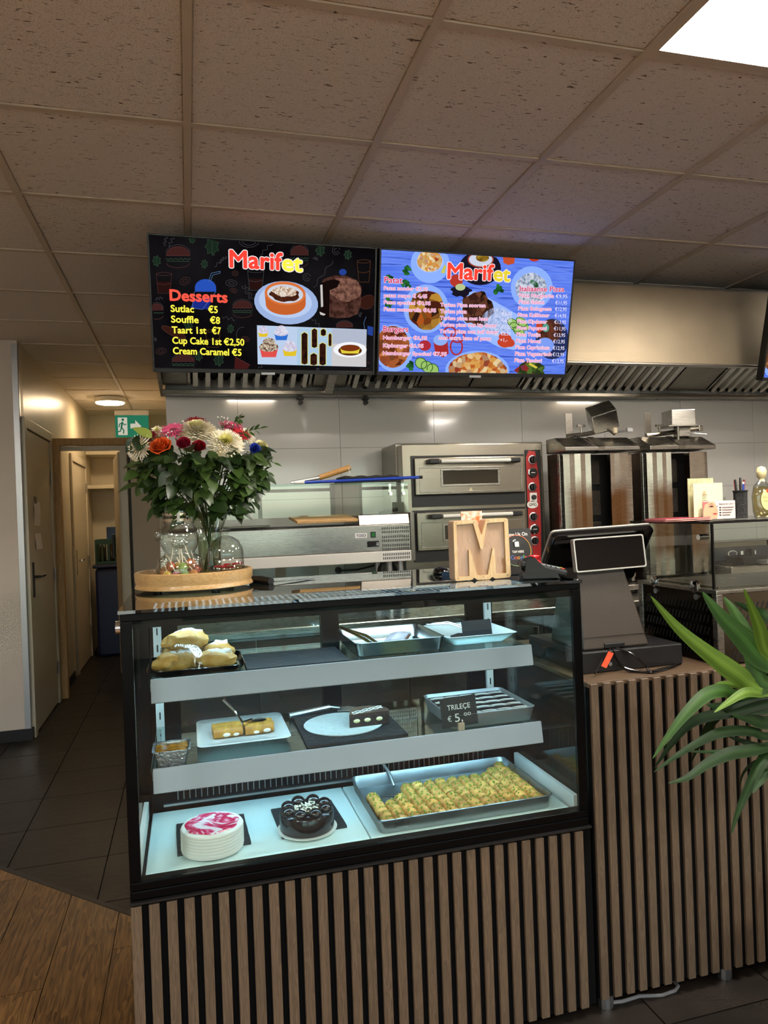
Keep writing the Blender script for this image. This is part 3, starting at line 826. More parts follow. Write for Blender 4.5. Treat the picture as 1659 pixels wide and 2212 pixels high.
# lettering
S1.text('Marif', 617, 303, 968, 322, 113, sR, .045, 6, sW, .095)
S1.text('et', 972, 325, 1102, 334, 108, sY, .045, 6, sW, .095)
S1.text('Desserts', 212, 528, 597, 543, 72, emis('scr_red2', '#ff5a48', 1.05), .05, 6)
for b, x0, y0, x1, y1 in (('Sutlac', 217, 605, 372, 610), ('€5', 470, 612, 532, 614), ('Souffle', 220, 677, 403, 682), ('€8', 482, 684, 547, 687), ('Taart 1st', 225, 750, 455, 754), ('€7', 495, 755, 553, 757), ('Cup Cake 1st €2,50', 228, 820, 711, 834), ('Cream Caramel €5', 232, 890, 692, 903)):
    S1.text(b, x0, y0, x1, y1, 45, sY, .04, 6)
# pudding on a plate, souffle
S1.ell(995, 545, 217, 145, emis('pic_plate', '#9db4e0', 1.0), 3, .12); S1.ell(990, 535, 180, 112, emis('pic_plate2', '#b9cdf0', 1.0), 4, .12)
S1.poly([(850, 480)] + arc(992, 555, 135, 72, PI * .95, .0, 14) + [(1127, 500)], emis('pic_terra', '#c8622c', 1.0), 5)
S1.poly([(850, 480), (862, 560), (900, 605), (990, 628), (1080, 610), (1118, 575), (1127, 500)], emis('pic_terra', '#c8622c', 1.0), 5)
S1.ell(988, 482, 139, 80, emis('pic_terra2', '#d9743a', 1.0), 6, .08); S1.ell(988, 485, 122, 64, emis('pic_milk', '#cdd2df', 1.0), 7, .08)
S1.ell(985, 490, 100, 48, emis('pic_choc', '#5c2c1a', 1.0, ('noise', 60, '#3a1a10')), 8, .08, wob=.06); S1.ell(985, 470, 82, 34, emis('pic_cream', '#f0e6da', 1.0, ('voronoi', 140, '#b08a6a')), 9, .08, wob=.08)
S1.poly([(1228, 420), (1250, 385), (1320, 360), (1400, 362), (1470, 390), (1505, 440), (1500, 560), (1480, 620), (1420, 645), (1340, 650), (1280, 640), (1240, 600)], emis('pic_souffle', '#5a3a32', 1.0, ('noise', 40, '#2a1610')), 3)
S1.ell(1395, 455, 108, 80, emis('pic_souffle2', '#8a6152', 1.0, ('noise', 60, '#50322a')), 4, .1, wob=.05)
S1.poly([(1228, 410), (1320, 385), (1360, 400), (1340, 440), (1290, 460), (1285, 640), (1260, 650), (1212, 610), (1240, 580)], emis('pic_sauce', '#140b0a', 1.0), 5)
S1.poly([(1225, 425), (1240, 422), (1245, 570), (1230, 575)], emis('pic_shine', '#c9c4c0', 1.0), 6); S1.poly([(1220, 605), (1262, 622), (1250, 632), (1225, 625)], emis('pic_shine', '#c9c4c0', 1.0), 6)
# strip of three pictures
S1.poly([(798, 697), (1538, 725), (1535, 978), (803, 960)], emis('pic_strip', '#b8cbe6', 1.05), 3)
def cupcake(cx, cy, w, cb, ct_, lay=4):
    S1.poly([(cx - w * .5, cy), (cx + w * .5, cy), (cx + w * .38, cy + w * .5), (cx - w * .38, cy + w * .5)], cb, lay)
    S1.ell(cx, cy - w * .05, w * .52, w * .26, ct_, lay + 1); S1.ell(cx, cy - w * .25, w * .34, w * .3, ct_, lay + 2)
tc_ = emis('pic_topping', '#5a3b30', 1.0, ('voronoi', 160, '#d9c9b0')); tl_ = emis('pic_topping_l', '#dfe0ee', 1.0, ('voronoi', 120, '#c3b8d4'))
cupcake(962, 750, 95, emis('pic_cb', '#2f6fd0', 1.0), tl_); cupcake(840, 740, 70, emis('pic_cy', '#e2c22a', 1.0), tl_)
cupcake(878, 850, 125, emis('pic_cr', '#e0504a', 1.0), tc_, 7); cupcake(1020, 855, 100, emis('pic_cy', '#e2c22a', 1.0), tl_, 7)
S1.poly([(1068, 715), (1302, 722), (1300, 972), (1066, 966)], emis('pic_strip2', '#a9c6de', 1.05), 10)
for x, y0, y1, w in ((1118, 745, 962, 40), (1185, 718, 850, 36), (1180, 885, 968, 44), (1245, 720, 770, 34), (1240, 815, 968, 42), (1290, 750, 840, 20)):
    S1.poly([(x - w / 2 - 5, y0 + 8), (x, y0 - 6), (x + w / 2 + 5, y0 + 8), (x + w / 2 + 5, y1), (x - w / 2 - 5, y1)], emis('pic_eclair_edge', '#d8d68a', 1.0), 11)
    S1.poly([(x - w / 2, y0 + 12), (x, y0), (x + w / 2, y0 + 12), (x + w / 2, y1 - 8), (x, y1), (x - w / 2, y1 - 8)], emis('pic_eclair', '#3d1d14', 1.0, ('noise', 50, '#1a0c08')), 12)
S1.poly([(1302, 722), (1538, 726), (1535, 830), (1302, 820)], emis('pic_wall', '#aeb6c8', 1.05), 10); S1.poly([(1302, 820), (1535, 830), (1534, 977), (1300, 972)], emis('pic_cloth', '#c9c6c8', 1.05), 10)
S1.ell(1425, 862, 112, 52, emis('pic_dish', '#eef0f4', 1.05), 11); S1.ell(1425, 868, 80, 34, emis('pic_syrup', '#5a2f14', 1.0), 12); S1.poly([(1358, 848), (1492, 850), (1482, 888), (1368, 886)], emis('pic_flan', '#e3cf3e', 1.0), 13); S1.ell(1425, 850, 66, 22, emis('pic_caramel', '#7a3414', 1.0), 14)

t2, s2 = tv(1.335, 'bright blue food menu screen with pink price lists', emis('scr_blue_bg', '#4f72e8', 1.0, ('noise', 3.5, ['#5f80f0', '#6d8df4', '#3c58c8'], (1, 1, 26))))
S2 = Scr(t2, s2, 3.53, 790, 500)
pB = emis('p_plate', '#8fb2ff', 1.0); pB2 = emis('p_plate_d', '#6f93f2', 1.0); pk = emis('p_dark', '#1a1626', 1.0)
S2.ell(490, 245, 148, 150, pB, 1); S2.ell(490, 235, 105, 78, emis('p_plate3', '#a9c4ff', 1.0), 2); S2.ell(486, 225, 96, 84, emis('p_soup', '#d98a3a', 1.0, ('voronoi', 70, ['#c8a05a', '#ead9b0', '#a84c20'])), 3)
S2.poly([(570, 315), (600, 250), (612, 270), (598, 320)], emis('p_lemon', '#c9c85a', 1.0), 4)
S2.ell(870, 280, 160, 130, pk, 1); S2.ell(875, 215, 100, 62, emis('p_red', '#9a3c28', 1.0), 2); S2.ell(875, 215, 90, 52, emis('p_yog', '#cfd4e6', 1.0), 3); S2.ell(888, 200, 50, 32, emis('p_mus', '#a8882a', 1.0, ('noise', 60, '#6a4a14')), 4)
S2.poly([(1045, 185), (1138, 190), (1130, 245), (1085, 256), (1050, 240)], emis('p_jar', '#c4502e', 1.0), 1); S2.ell(1285, 205, 40, 24, emis('p_jar2', '#b83a26', 1.0), 1)
S2.ell(1265, 430, 160, 165, pB, 1); S2.ell(1260, 435, 120, 118, emis('p_rice', '#b9c4e0', 1.0, ('voronoi', 110, ['#d8dcea', '#9aa6bc', '#7a8aa0'])), 2, wob=.03)
S2.ell(460, 590, 172, 185, pB, 1); S2.ell(465, 600, 140, 150, emis('p_stew', '#7a4a1c', 1.0, ('voronoi', 30, ['#c8963a', '#5a2214', '#2a1a14', '#b0541e'])), 2, wob=.03)
S2.poly([(720, 560), (760, 470), (830, 455), (960, 520), (1240, 680), (1225, 830), (1130, 905), (1010, 880), (820, 780), (740, 680)], emis('p_oval', '#9cbcff', 1.0), 1)
S2.ell(850, 590, 120, 130, emis('p_doner', '#3a2018', 1.0, ('voronoi', 45, ['#1c100c', '#5a3426', '#7a4a34'])), 2, wob=.08); S2.ell(1000, 690, 120, 110, emis('p_rice2', '#a6bcf0', 1.0, ('voronoi', 120, ['#c8d4f4', '#8fa6d8'])), 2)
for x, y in ((1120, 700), (1140, 730), (1165, 760), (1185, 690), (1200, 720)): S2.ell(x, y, 46, 30, emis('p_cuc', '#9cc46a', 1.0), 3, .6); S2.lines([arc(x, y, 46, 30, 0, 2 * PI, 16, .6)], emis('p_cucd', '#2c5a24', 1.0), 5, 4)
for x, y in ((1060, 810), (1085, 845), (1050, 850)): S2.ell(x, y, 50, 34, emis('p_tom', '#c8442c', 1.0), 5, .3)
S2.ell(215, 890, 150, 180, pB, 1); S2.ell(205, 880, 130, 160, emis('p_beans', '#7c3620', 1.0, ('voronoi', 40, ['#a85a30', '#4a1c10', '#c47a44'])), 2)
S2.ell(850, 1060, 245, 150, pB, 1); S2.ell(850, 1070, 225, 148, emis('p_pizza', '#c87a34', 1.0, ('voronoi', 45, ['#b04420', '#d9a050', '#e6d0a0', '#8a2c18'])), 2, wob=.02)
S2.ell(690, 375, 50, 48, emis('p_tom2', '#b8382c', 1.0), 2); S2.ell(725, 455, 75, 45, pk, 2, wob=.12); S2.ell(720, 425, 38, 26, emis('p_lime', '#b8c890', 1.0), 3)
S2.ell(1420, 820, 125, 155, emis('p_dish', '#26305c', 1.0), 1); S2.ell(1400, 760, 95, 85, emis('p_meat', '#3c201a', 1.0, ('noise', 30, '#6a3a28')), 2); S2.ell(1365, 870, 68, 60, emis('p_sauce', '#7f9ff4', 1.0), 3); S2.ell(1370, 735, 26, 32, emis('p_veg', '#5aa08a', 1.0), 4); S2.ell(1320, 730, 24, 40, emis('p_tom', '#c8442c', 1.0), 4)
S2.poly([(515, 830), (622, 830), (632, 930), (590, 960), (530, 935)], emis('p_can', '#a82c2c', 1.0), 1); S2.ell(568, 828, 54, 42, emis('p_canlid', '#8fb0f4', 1.0), 2); S2.ell(450, 870, 46, 40, emis('p_tom3', '#b02c38', 1.0), 2)
S2.lines([arc(690, 880, 45, 60, 0, 2 * PI, 16), arc(700, 800, 50, 45, 0, 2 * PI, 16), arc(640, 770, 46, 42, 0, 2 * PI, 16)], emis('p_pep', '#b02e34', 1.0), 12, 2)
for x, y in ((420, 1005), (465, 1030), (510, 1050)): S2.ell(x, y, 46, 40, emis('p_cuc', '#9cc46a', 1.0), 3, .6); S2.lines([arc(x, y, 46, 40, 0, 2 * PI, 16, .6)], emis('p_cucd', '#2c5a24', 1.0), 6, 4)
S2.ell(1255, 1060, 110, 70, emis('p_salad', '#2c3a1c', 1.0, ('voronoi', 40, ['#1c2418', '#5a7a30', '#8a2c28', '#2a3a6a'])), 2, wob=.08); S2.poly([(1250, 1000), (1310, 1035), (1295, 1045), (1240, 1015)], emis('p_lemon2', '#d8c84a', 1.0), 3)
def pars(cx, cy, r, n):
    mb = MB(); rr = random.Random(int(cx + cy))
    for k in range(n):
        t = rr.random() * 2 * PI; d = rr.random() * r
        S2.ell(cx + d * math.cos(t), cy + d * math.sin(t), 14 + 12 * rr.random(), 11 + 8 * rr.random(), emis('p_par%d' % (k % 3), ('#1f5a2a', '#2f7434', '#174020')[k % 3], 1.0), 2, rr.random() * 3, 9, .15)
for q in ((305, 300, 40, 7), (310, 390, 48, 8), (1005, 440, 48, 9), (180, 360, 36, 5), (335, 1020, 34, 7), (190, 540, 40, 5), (1290, 400, 26, 4)): pars(*q)
pC = emis('scr_pink', '#e0559c', 1.0); pR = emis('scr_pinkred', '#d23a6a', 1.0); pO = emis('scr_pinkedge', '#ffe6f6', 1.0); pWt = emis('scr_lilac', '#e9e2ff', 1.0)
S2.text('Marif', 622, 358, 968, 373, 118, sR, .045, 8, sW, .095); S2.text('et', 972, 374, 1093, 381, 108, emis('scr_gold', '#e8d238', 1.05), .045, 8, sW, .095)
for b, x0, y0, x1, y1, c in (('Patat', 140, 390, 277, 395, 44), ('Burgers', 132, 763, 320, 766, 42), ('Italiaanse Pizza', 1170, 455, 1508, 459, 38)):
    S2.text(b, x0, y0, x1, y1, c, pR, .03, 8, pO, .10)
for b, x0, y0, x1, y1 in (('Patat zonder', 137, 445, 364, 450), ('€3.95', 380, 452, 470, 455), ('patat mayo', 137, 500, 340, 505), ('€ 4,45', 355, 506, 464, 508), ('Patat speciaal €4,95', 137, 552, 490, 562), ('Patat mozzarella €4,95', 137, 605, 532, 616),
        ('Hamburger €6,95', 132, 822, 464, 826), ('Kipburger €6,95', 131, 882, 436, 886), ('Hamburger Speciaal €7,95', 130, 940, 613, 948),
        ('Turkse Pizza soorten', 567, 572, 909, 578), ('Turkse pizza', 566, 622, 766, 625), ('Turkse pizza met kaas', 564, 673, 928, 679), ('Turkse pizza met kip doner', 562, 723, 997, 730), ('Turkse pizza met kalf doner', 560, 773, 1006, 780), ('met extra kaas of patat', 555, 823, 951, 830)):
    S2.text(b, x0, y0, x1, y1, 27, pC, .0, 8, pO, .12)
for b, x, y in (('€6,50', 1035, 640), ('€6,50', 1032, 690), ('€7,50', 1030, 742), ('€8,50', 1024, 792), ('+1,-', 1020, 840)):
    S2.text(b, x, y, x + (76 if b[0] != '+' else 56), y + 1, 27, pWt, .01, 8)
for k, (b, pr) in enumerate((('Pizza Margherita', '9,95'), ('Pizza Salami', '11,95'), ('Pizza Bolognese', '12,95'), ('Pizza Kalfdoner', '14,95'), ('Pizza Kipdoner', '13,95'), ('Pizza Peperoni', '11,95'), ('Pizza Tonijn', '13,95'), ('Pizza Hawai', '12,95'), ('Pizza Capricciosa', '12,95'), ('Pizza Vegetarisch', '12,95'), ('Pizza Tandori', '13,95'))):
    x0 = 1168 - 3.6 * k; y = 501 + 49.3 * k; w = (262, 190, 250, 238, 224, 224, 180, 186, 258, 276, 205)[k]
    S2.text(b, x0, y, x0 + w, y + 4, 27, pC, .0, 8, pO, .12)
    xr = 1532 - 2.8 * k
    S2.text('€' + pr, xr - 88, y + 6, xr, y + 8, 27, pWt, .012, 8)
t3, s3 = tv(3.468, 'blue menu screen with a stew picture at the far end of the hood', emis('scr_blue_bg3', '#4560d8', 1.0, ('noise', 3.5, ['#5f80f0', '#3c58c8'], (1, 1, 26))))
S3 = Scr(t3, s3, 1.0, 0, 0)
S3.ell(1670, 760, 34, 55, emis('p_plate', '#8fb2ff', 1.0), 1); S3.ell(1672, 755, 32, 48, emis('p_beans3', '#6a4024', 1.0, ('voronoi', 40, ['#8a5a34', '#4a2a18', '#a87850'])), 2)
# ------------------------------------------------------------------ worktop and base cabinets along the kitchen wall
wt_ = thing('kitchen_worktop', 'long steel worktop running along the tiled kitchen wall', 'worktop', (2.0, 3.85, 0))
MB().box(-.09, 5.0, 3.32, YB - .010, .86, .90).build('top', m_steel, wt_, bevel=.006)
st('trim_6', m_steel, (-.09, 5.0, YB - .0285, YB - .0105, .901, 1.0))
m_cab = mat('dark_cabinet', '#3b3733', .35, .6); m_knob = mat('beige_knob', '#c9b99c', .45)
for k in range(6):
    x0 = -.08 + k * .735
    c = thing('base_cabinet', 'dark steel base cabinet with two doors under the steel worktop', 'cabinet', (x0 + .36, 3.85, 0), group='base cabinets under the worktop')
    MB().box(x0, x0 + .73, 3.40, 4.2, .08, .858).build('body', m_steelv, c)
    for d in range(2):
        dd = MB().box(x0 + .008 + d * .36, x0 + .36 + d * .36, 3.38, 3.399, .1, .84).build('door', m_cab, c, bevel=.003)
        MB().box(x0 + (.30 if d == 0 else .39), x0 + (.33 if d == 0 else .42), 3.365, 3.379, .68, .80).build('handle', m_chrome, dd, bevel=.003)
    MB().box(x0, x0 + .73, 3.45, 4.2, 0, .08).build('plinth', m_black, c)

# ------------------------------------------------------------------ countertop prep cooler
SY = 3.55
pc = thing('prep_cooler', 'steel countertop prep cooler with glass guard standing on legs', 'cooler', (.49, 3.7, .90))
X0s, X1s = -.135, 1.105
MB().box(X0s, X1s, SY, SY + .36, 1.217, 1.352).build('body', steel('cooler_steel', '#a9a59f', .27, (1, 1, 60), .02), pc, bevel=.004)
MB().box(X0s, X1s, SY - .006, SY + .36, 1.160, 1.216).build('base_rail', mat('white_rail', '#cfcdc6', .35), pc, bevel=.004)
MB().prism([(SY + .004, 1.352), (SY + .02, 1.405), (SY + .36, 1.405), (SY + .36, 1.352)], 'x', .835, X1s).build('compressor_cover', m_steelv, pc, bevel=.003)
MB().box(X1s, X1s + .022, SY - .004, SY + .36, 1.16, 1.41).build('end_cap', m_steelv, pc, bevel=.003)
vs_ = MB()
for rr_, (z) in enumerate((1.332, 1.313, 1.288, 1.269, 1.244, 1.225, 1.198, 1.179)):
    for k in range(15):
        xx = .955 + k * .0098
        vs_.box(xx - .0022, xx + .0022, SY - (.001 if z > 1.216 else .007), SY + .002, z - .0062, z + .0062)
tag(vs_.build('vent_slots', m_black, pc), kind='stuff')
q = py(780, 1157, SY); MB().box(q.x - .031, q.x + .031, SY - .002, SY, q.z - .012, q.z + .012).build('name_plate', m_white, pc)
text_on('TOSO', WM[pc.name].inverted() @ Vector((q.x - .026, SY - .003, q.z - .006)), (1, 0, 0), (0, 0, 1), .05, .013, mat('ink_blue', '#1a2a66', .5), pc, 'name_lettering', .03)
q = py(806, 1155, SY); MB().box(q.x - .013, q.x + .013, SY - .004, SY, q.z - .015, q.z + .015).build('switch', m_black, pc); MB().box(q.x - .008, q.x + .008, SY - .007, SY - .004, q.z - .010, q.z + .010).build('switch_rocker', emis('switch_green', '#3f8a4a', .6), pc, bevel=.002)
q = py(806, 1175, SY); MB().box(q.x - .031, q.x + .031, SY - .005, SY, q.z - .015, q.z + .015).build('thermostat', m_blackg, pc, bevel=.002)
for k in range(4): MB().box(q.x + .016 + (k % 2) * .007, q.x + .021 + (k % 2) * .007, SY - .007, SY - .005, q.z - .008 + (k // 2) * .009, q.z - .002 + (k // 2) * .009).build('thermostat_key', m_alu, pc)
for xx in (X0s + .05, 1.0, 1.06):
    for yy in (SY + .05, SY + .30):
        MB().cyl((xx, yy, .90), (xx, yy, 1.160), .014, n=10).build('leg', m_alu, pc, smooth=True)
# glass guard
m_gr = glass('guard_glass', '#f4f7f4', .07)
GY0, GY1 = SY + .05, SY + .37
MB().box(X0s + .01, 1.115, GY0, GY0 + .006, 1.406, 1.562).build('front_pane', m_gr, pc)
MB().box(X0s, X0s + .006, GY0 + .008, GY1, 1.356, 1.562).build('side_pane', m_gr, pc)
MB().box(1.112, 1.118, GY0 + .008, GY1, 1.412, 1.562).build('side_pane', m_gr, pc)
MB().box(X0s - .01, 1.13, GY0 - .01, GY1 + .01, 1.563, 1.571).build('top_pane', m_glassg, pc)
for xx in (X0s + .03, .32, 1.02, 1.09):
    MB().box(xx - .006, xx + .006, GY0 + .008, GY0 + .02, 1.50, 1.562).cyl((xx, GY0 - .006, 1.51), (xx, GY0 + .024, 1.51), .009, n=8).build('clamp', m_chrome, pc)
# open pan wells and lids in the cooler top
MB().box(X0s + .03, .83, SY + .10, SY + .33, 1.353, 1.358).build('well', m_black, pc)
MB().box(-.1, .39, SY + .05, SY + .30, 1.362, 1.372).build('lid', glass('smoked_lid', '#b8b4aa', .12, .1), pc, bevel=.004)
# cutting board on the cooler
a, b = py(648, 1138, SY + .0), py(775, 1143, SY)
cb = MB(); cb.prism([(-.155, 0), (.155, 0), (.14, .20), (-.17, .20)], 'z', 0, .016)
cb.xf(Matrix.Translation((.675, SY + .004, 1.372)) @ Matrix.Rotation(math.radians(7), 4, 'X'))
o = cb.build('cutting_board', wood('board_wood', '#d8b27a', '#b98d55', (1, 8, 8), 6, .5, .03), bevel=.003)
tag(o, 'light ribbed wooden cutting board lying on the steel prep cooler', 'cutting board')
o = MB().tube([(.96, SY + .08, 1.413), (1.02, SY + .07, 1.420), (1.06, SY + .07, 1.428)], [.006, .009, .011], 8).box(.86, .955, SY + .065, SY + .095, 1.4075, 1.4095).build('kitchen_knife', m_blackp, smooth=True)
tag(o, 'dark knife lying on the cooler next to the vent slots', 'knife')
# peel with a wooden handle, blue pole and folded dark cloths on the glass guard
zt = 1.5715
pe = thing('pizza_peel', 'pizza peel with a light wooden handle propped on the glass guard', 'peel', (.55, SY + .2, zt))
pa, pb_ = py(640, 1046, SY + .18), py(756, 1010, SY + .18)
pm = py(690, 1032, SY + .18)
MB().tube([pm, pb_], [.014, .016], 12).build('handle', wood('peel_wood', '#c99a5e', '#a87838', (9, 9, 9), 5, .5, .02), pe, smooth=True)
MB().tube([pm, (.52, SY + .18, zt + .012)], [.010, .010], 10).build('ferrule', m_alu, pe, smooth=True)
MB().box(.18, .53, SY + .07, SY + .30, zt + .001, zt + .004).build('blade', m_alu, pe, bevel=.001)
MB().tube([pb_ + Vector((-.01, -.014, .0)), pb_ + Vector((-.006, -.02, -.04)), pb_ + Vector((-.012, -.016, -.07)), pb_ + Vector((-.016, -.012, -.035))], .0025, 5).build('hanging_loop', m_white, pe)
bpole = thing('blue_pole', 'long blue pole with a white tip resting on the glass guard', 'pole', (.85, SY - .02, zt))
pA, pB_ = py(658, 1047, SY + .06), py(905, 1031, SY - .05)
pA.z = zt + .0085
MB().tube([pA, pB_], .008, 10).build('shaft', mat('blue_pole_paint', '#1c3fae', .3), bpole, smooth=True)
MB().tube([pB_, pB_ + (pB_ - pA).normalized() * .018], .0085, 10).build('end_cap', m_black, bpole, smooth=True)
MB().tube([pA - (pB_ - pA).normalized() * .05, pA], [.006, .009], 10).build('tip', m_white, bpole, smooth=True)
for k, (x0, x1, z0, h) in enumerate(((.78, 1.10, zt + .0005, .02), (.79, 1.09, zt + .021, .018))):
    mb = MB()
    nx = 12
    prof = [(x0 + (x1 - x0) * i / nx, z0 + h + .003 * math.sin(i * 1.9 + k)) for i in range(nx + 1)]
    mb.prism([(x0, z0)] + [(x1, z0)] + prof[::-1], 'y', SY + .11, SY + .33)
    o = mb.build('folded_cloth', mat('dark_cloth', '#2a2826', .9, bump=(120, .3)), bevel=.006)
    tag(o, 'dark grey folded cloth directly on the glass guard' if k == 0 else 'dark grey folded cloth on top of another folded cloth', 'cloth')
# wall socket, plug and flex, coil, note
sq = py(716, 1232, YB - .009)
so = thing('wall_socket', 'white double wall socket with a black plug under the cooler', 'socket', (sq.x, YB - .012, sq.z - .04))
MB().box(sq.x - .075, sq.x + .075, YB - .022, YB - .0095, sq.z - .04, sq.z + .04).build('plate', m_white, so, bevel=.004)
for dx in (-.037, .037): MB().lathe([(.026, 0), (.026, -.004), (.022, -.004), (.021, .004), (.001, .004)], 20).xf(Matrix.Translation((sq.x + dx, YB - .0225, sq.z)) @ Matrix.Rotation(-PI / 2, 4, 'X')).build('outlet', m_white, so, smooth=True)
fx = thing('power_cord', 'black power cord plugged into the white wall socket', 'cord', (sq.x + .04, YB - .05, sq.z - .02))
MB().tube([(sq.x + .037, YB - .028, sq.z), (sq.x + .037, YB - .055, sq.z)], [.02, .017], 12).build('plug', m_black, fx, smooth=True)
MB().tube([(sq.x + .037, YB - .055, sq.z), (sq.x + .06, YB - .07, sq.z), (sq.x + .14, YB - .1, sq.z + .003), (sq.x + .2, 4.0, sq.z + .03), (sq.x + .27, 3.9, sq.z + .07), (sq.x + .3, 3.88, 1.158)], .006, 8).build('flex', m_black, fx, smooth=True)
cc = py(836, 1215, SY + .2)
mb = MB()
for k in range(3):
    mb.tube([(cc.x + (.042 + .006 * k) * math.cos(t) + .004 * k, SY + .2 + .01 * k, 1.095 + (.058 - .004 * k) * math.sin(t)) for t in [2 * PI * i / 20 for i in range(21)]], .0055, 6)
mb.tube([(cc.x + .03, SY + .2, 1.15), (cc.x + .055, SY + .2, 1.10), (cc.x + .05, SY + .2, 1.04)], [.014, .016, .012], 8)
o = mb.build('coiled_cable', m_black, smooth=True); tag(o, 'coiled black cable hanging below the vent end of the cooler', 'cable')
nq = py(606, 1237, YB - .010)
o = MB().box(nq.x - .03, nq.x + .03, YB - .0115, YB - .0095, nq.z - .05, nq.z + .045).build('wall_note', mat('note_paper', '#d8cdbd', .8, noise=(60, .5, (1, 1, 6), '#b07a6e')))
tag(o, 'small handwritten paper note on the tiled wall under the cooler', 'note')

# ------------------------------------------------------------------ two-deck pizza oven
OY = 3.80
ov = thing('pizza_oven', 'two-deck steel pizza oven with red control strip', 'oven', (1.58, 4.0, .901))
m_ovs = steel('oven_steel', '#a39c8f', .25, (1, 1, 60), .025)
MB().box(1.142, 2.06, OY + .10, 4.20, .905, 1.80).build('rear_body', m_steelv, ov, bevel=.004)
MB().box(1.15, 2.005, OY, OY + .10, .905, 1.785).build('front_frame', m_ovs, ov, bevel=.004)
def oven_door(z0, z1, first):
    MB().box(1.20, 1.882, OY - .010, OY + .001, z0 - .065, z1 + .012).build('door_recess', m_black, ov)
    d = MB()
    for a, b, c, e in ((1.212, 1.872, z0, z1),):
        d.box(a, b, OY - .034, OY - .011, c, e)
    do = d.build('door', m_ovs, ov, bevel=.005)
    em = MB(); zm = (z0 + z1) / 2
    def fr(x0, x1, a, b, w, y): em.box(x0, x1, y - .003, y, a, a + w); em.box(x0, x1, y - .003, y, b - w, b); em.box(x0, x0 + w, y - .003, y, a + w, b - w); em.box(x1 - w, x1, y - .003, y, a + w, b - w)
    fr(1.235, 1.852, z0 + .012, z1 - .055, .006, OY - .034)
    fr(1.36, 1.715, z0 + .045, z0 + .145, .012, OY - .036)
    em.build('door_frame', m_steel, do, bevel=.0015)
    MB().box(1.372, 1.703, OY - .0365, OY - .034, z0 + .057, z0 + .133).build('door_window', mat('oven_glass', '#3a352c', .12), do)
    hz = z1 - .025
    hb = MB().tube([(1.35, OY - .075, hz), (1.785, OY - .075, hz)], .011, 12).build('handle', mat('handle_white', '#dcdad2', .3), do, smooth=True)
    for xx in (1.315, 1.80):
        MB().box(xx - .035, xx + .025, OY - .088, OY - .034, hz - .014, hz + .014).build('handle_end', m_black, hb, bevel=.006)
    if first:
        MB().prism([(1.520, z0 + .012), (1.552, z0 + .012), (1.536, z0 + .038)], 'y', OY - .0365, OY - .034).build('warning_triangle', mat('warn', '#cbbf9a', .5), do)
oven_door(1.500, 1.708, True)
oven_door(1.195, 1.405, False)
m_red = mat('oven_red', '#a52222', .35)
MB().box(1.893, 1.993, OY - .006, OY - .0005, .95, 1.745).build('control_strip', m_black, ov, bevel=.003)
MB().prism([(1.896, .955), (1.95, .955), (1.965, 1.02), (1.976, 1.3), (1.976, 1.55), (1.955, 1.735), (1.915, 1.74), (1.896, 1.70)], 'y', OY - .009, OY - .0065).build('control_panel', m_red, ov)
for (px_, py_, kd) in ((1150, 993, 'k'), (1150, 1021, 'g'), (1150, 1052, 'k'), (1152, 1074, 's'), (1150, 1090, 'l'), (1152, 1116, 'k'), (1154, 1143, 'g'), (1155, 1168, 'k')):
    q = py(px_, py_, OY - .01)
    T = Matrix.Translation((q.x, OY - .009, q.z)) @ Matrix.Rotation(PI / 2, 4, 'X')
    if kd == 'k':
        MB().lathe([(.026, 0), (.026, .003), (.021, .004), (.021, .004)], 20).xf(T).build('dial_ring', m_alu, ov)
        MB().lathe([(.0205, .003), (.02, .016), (.017, .022), (.001, .022)], 20).box(-.005, .005, -.019, .019, .02, .032).xf(T).build('knob', m_black, ov, smooth=True)
    elif kd == 'g':
        MB().lathe([(.029, 0), (.029, .008), (.024, .010), (.001, .0101)], 24).xf(T).build('gauge', m_chrome, ov, smooth=True)
        MB().lathe([(.023, .0103), (.023, .011), (.001, .011)], 24).xf(T).build('gauge_face', mat('gauge_dark', '#1f1f20', .2), ov)
        MB().box(-.012, .012, -.0015, .0015, .0112, .0122).xf(T).build('gauge_needle', m_white, ov)
    elif kd == 's':
        MB().box(-.022, .022, -.026, .026, 0, .004).xf(T).build('switch_plate', m_white, ov)
        MB().lathe([(.014, .004), (.013, .018), (.001, .018)], 14).xf(T).build('knob', m_black, ov, smooth=True)
    else:
        MB().lathe([(.035, 0), (.035, .004), (.001, .004)], 24, sy=.62).xf(T).build('maker_badge', m_white, ov)
        text_on('GMG', WM[ov.name].inverted() @ Vector((q.x - .024, OY - .0138, q.z - .008)), (1, 0, 0), (0, 0, 1), .048, .016, mat('ink_dark', '#1c1416', .5), ov, 'maker_lettering', .03)

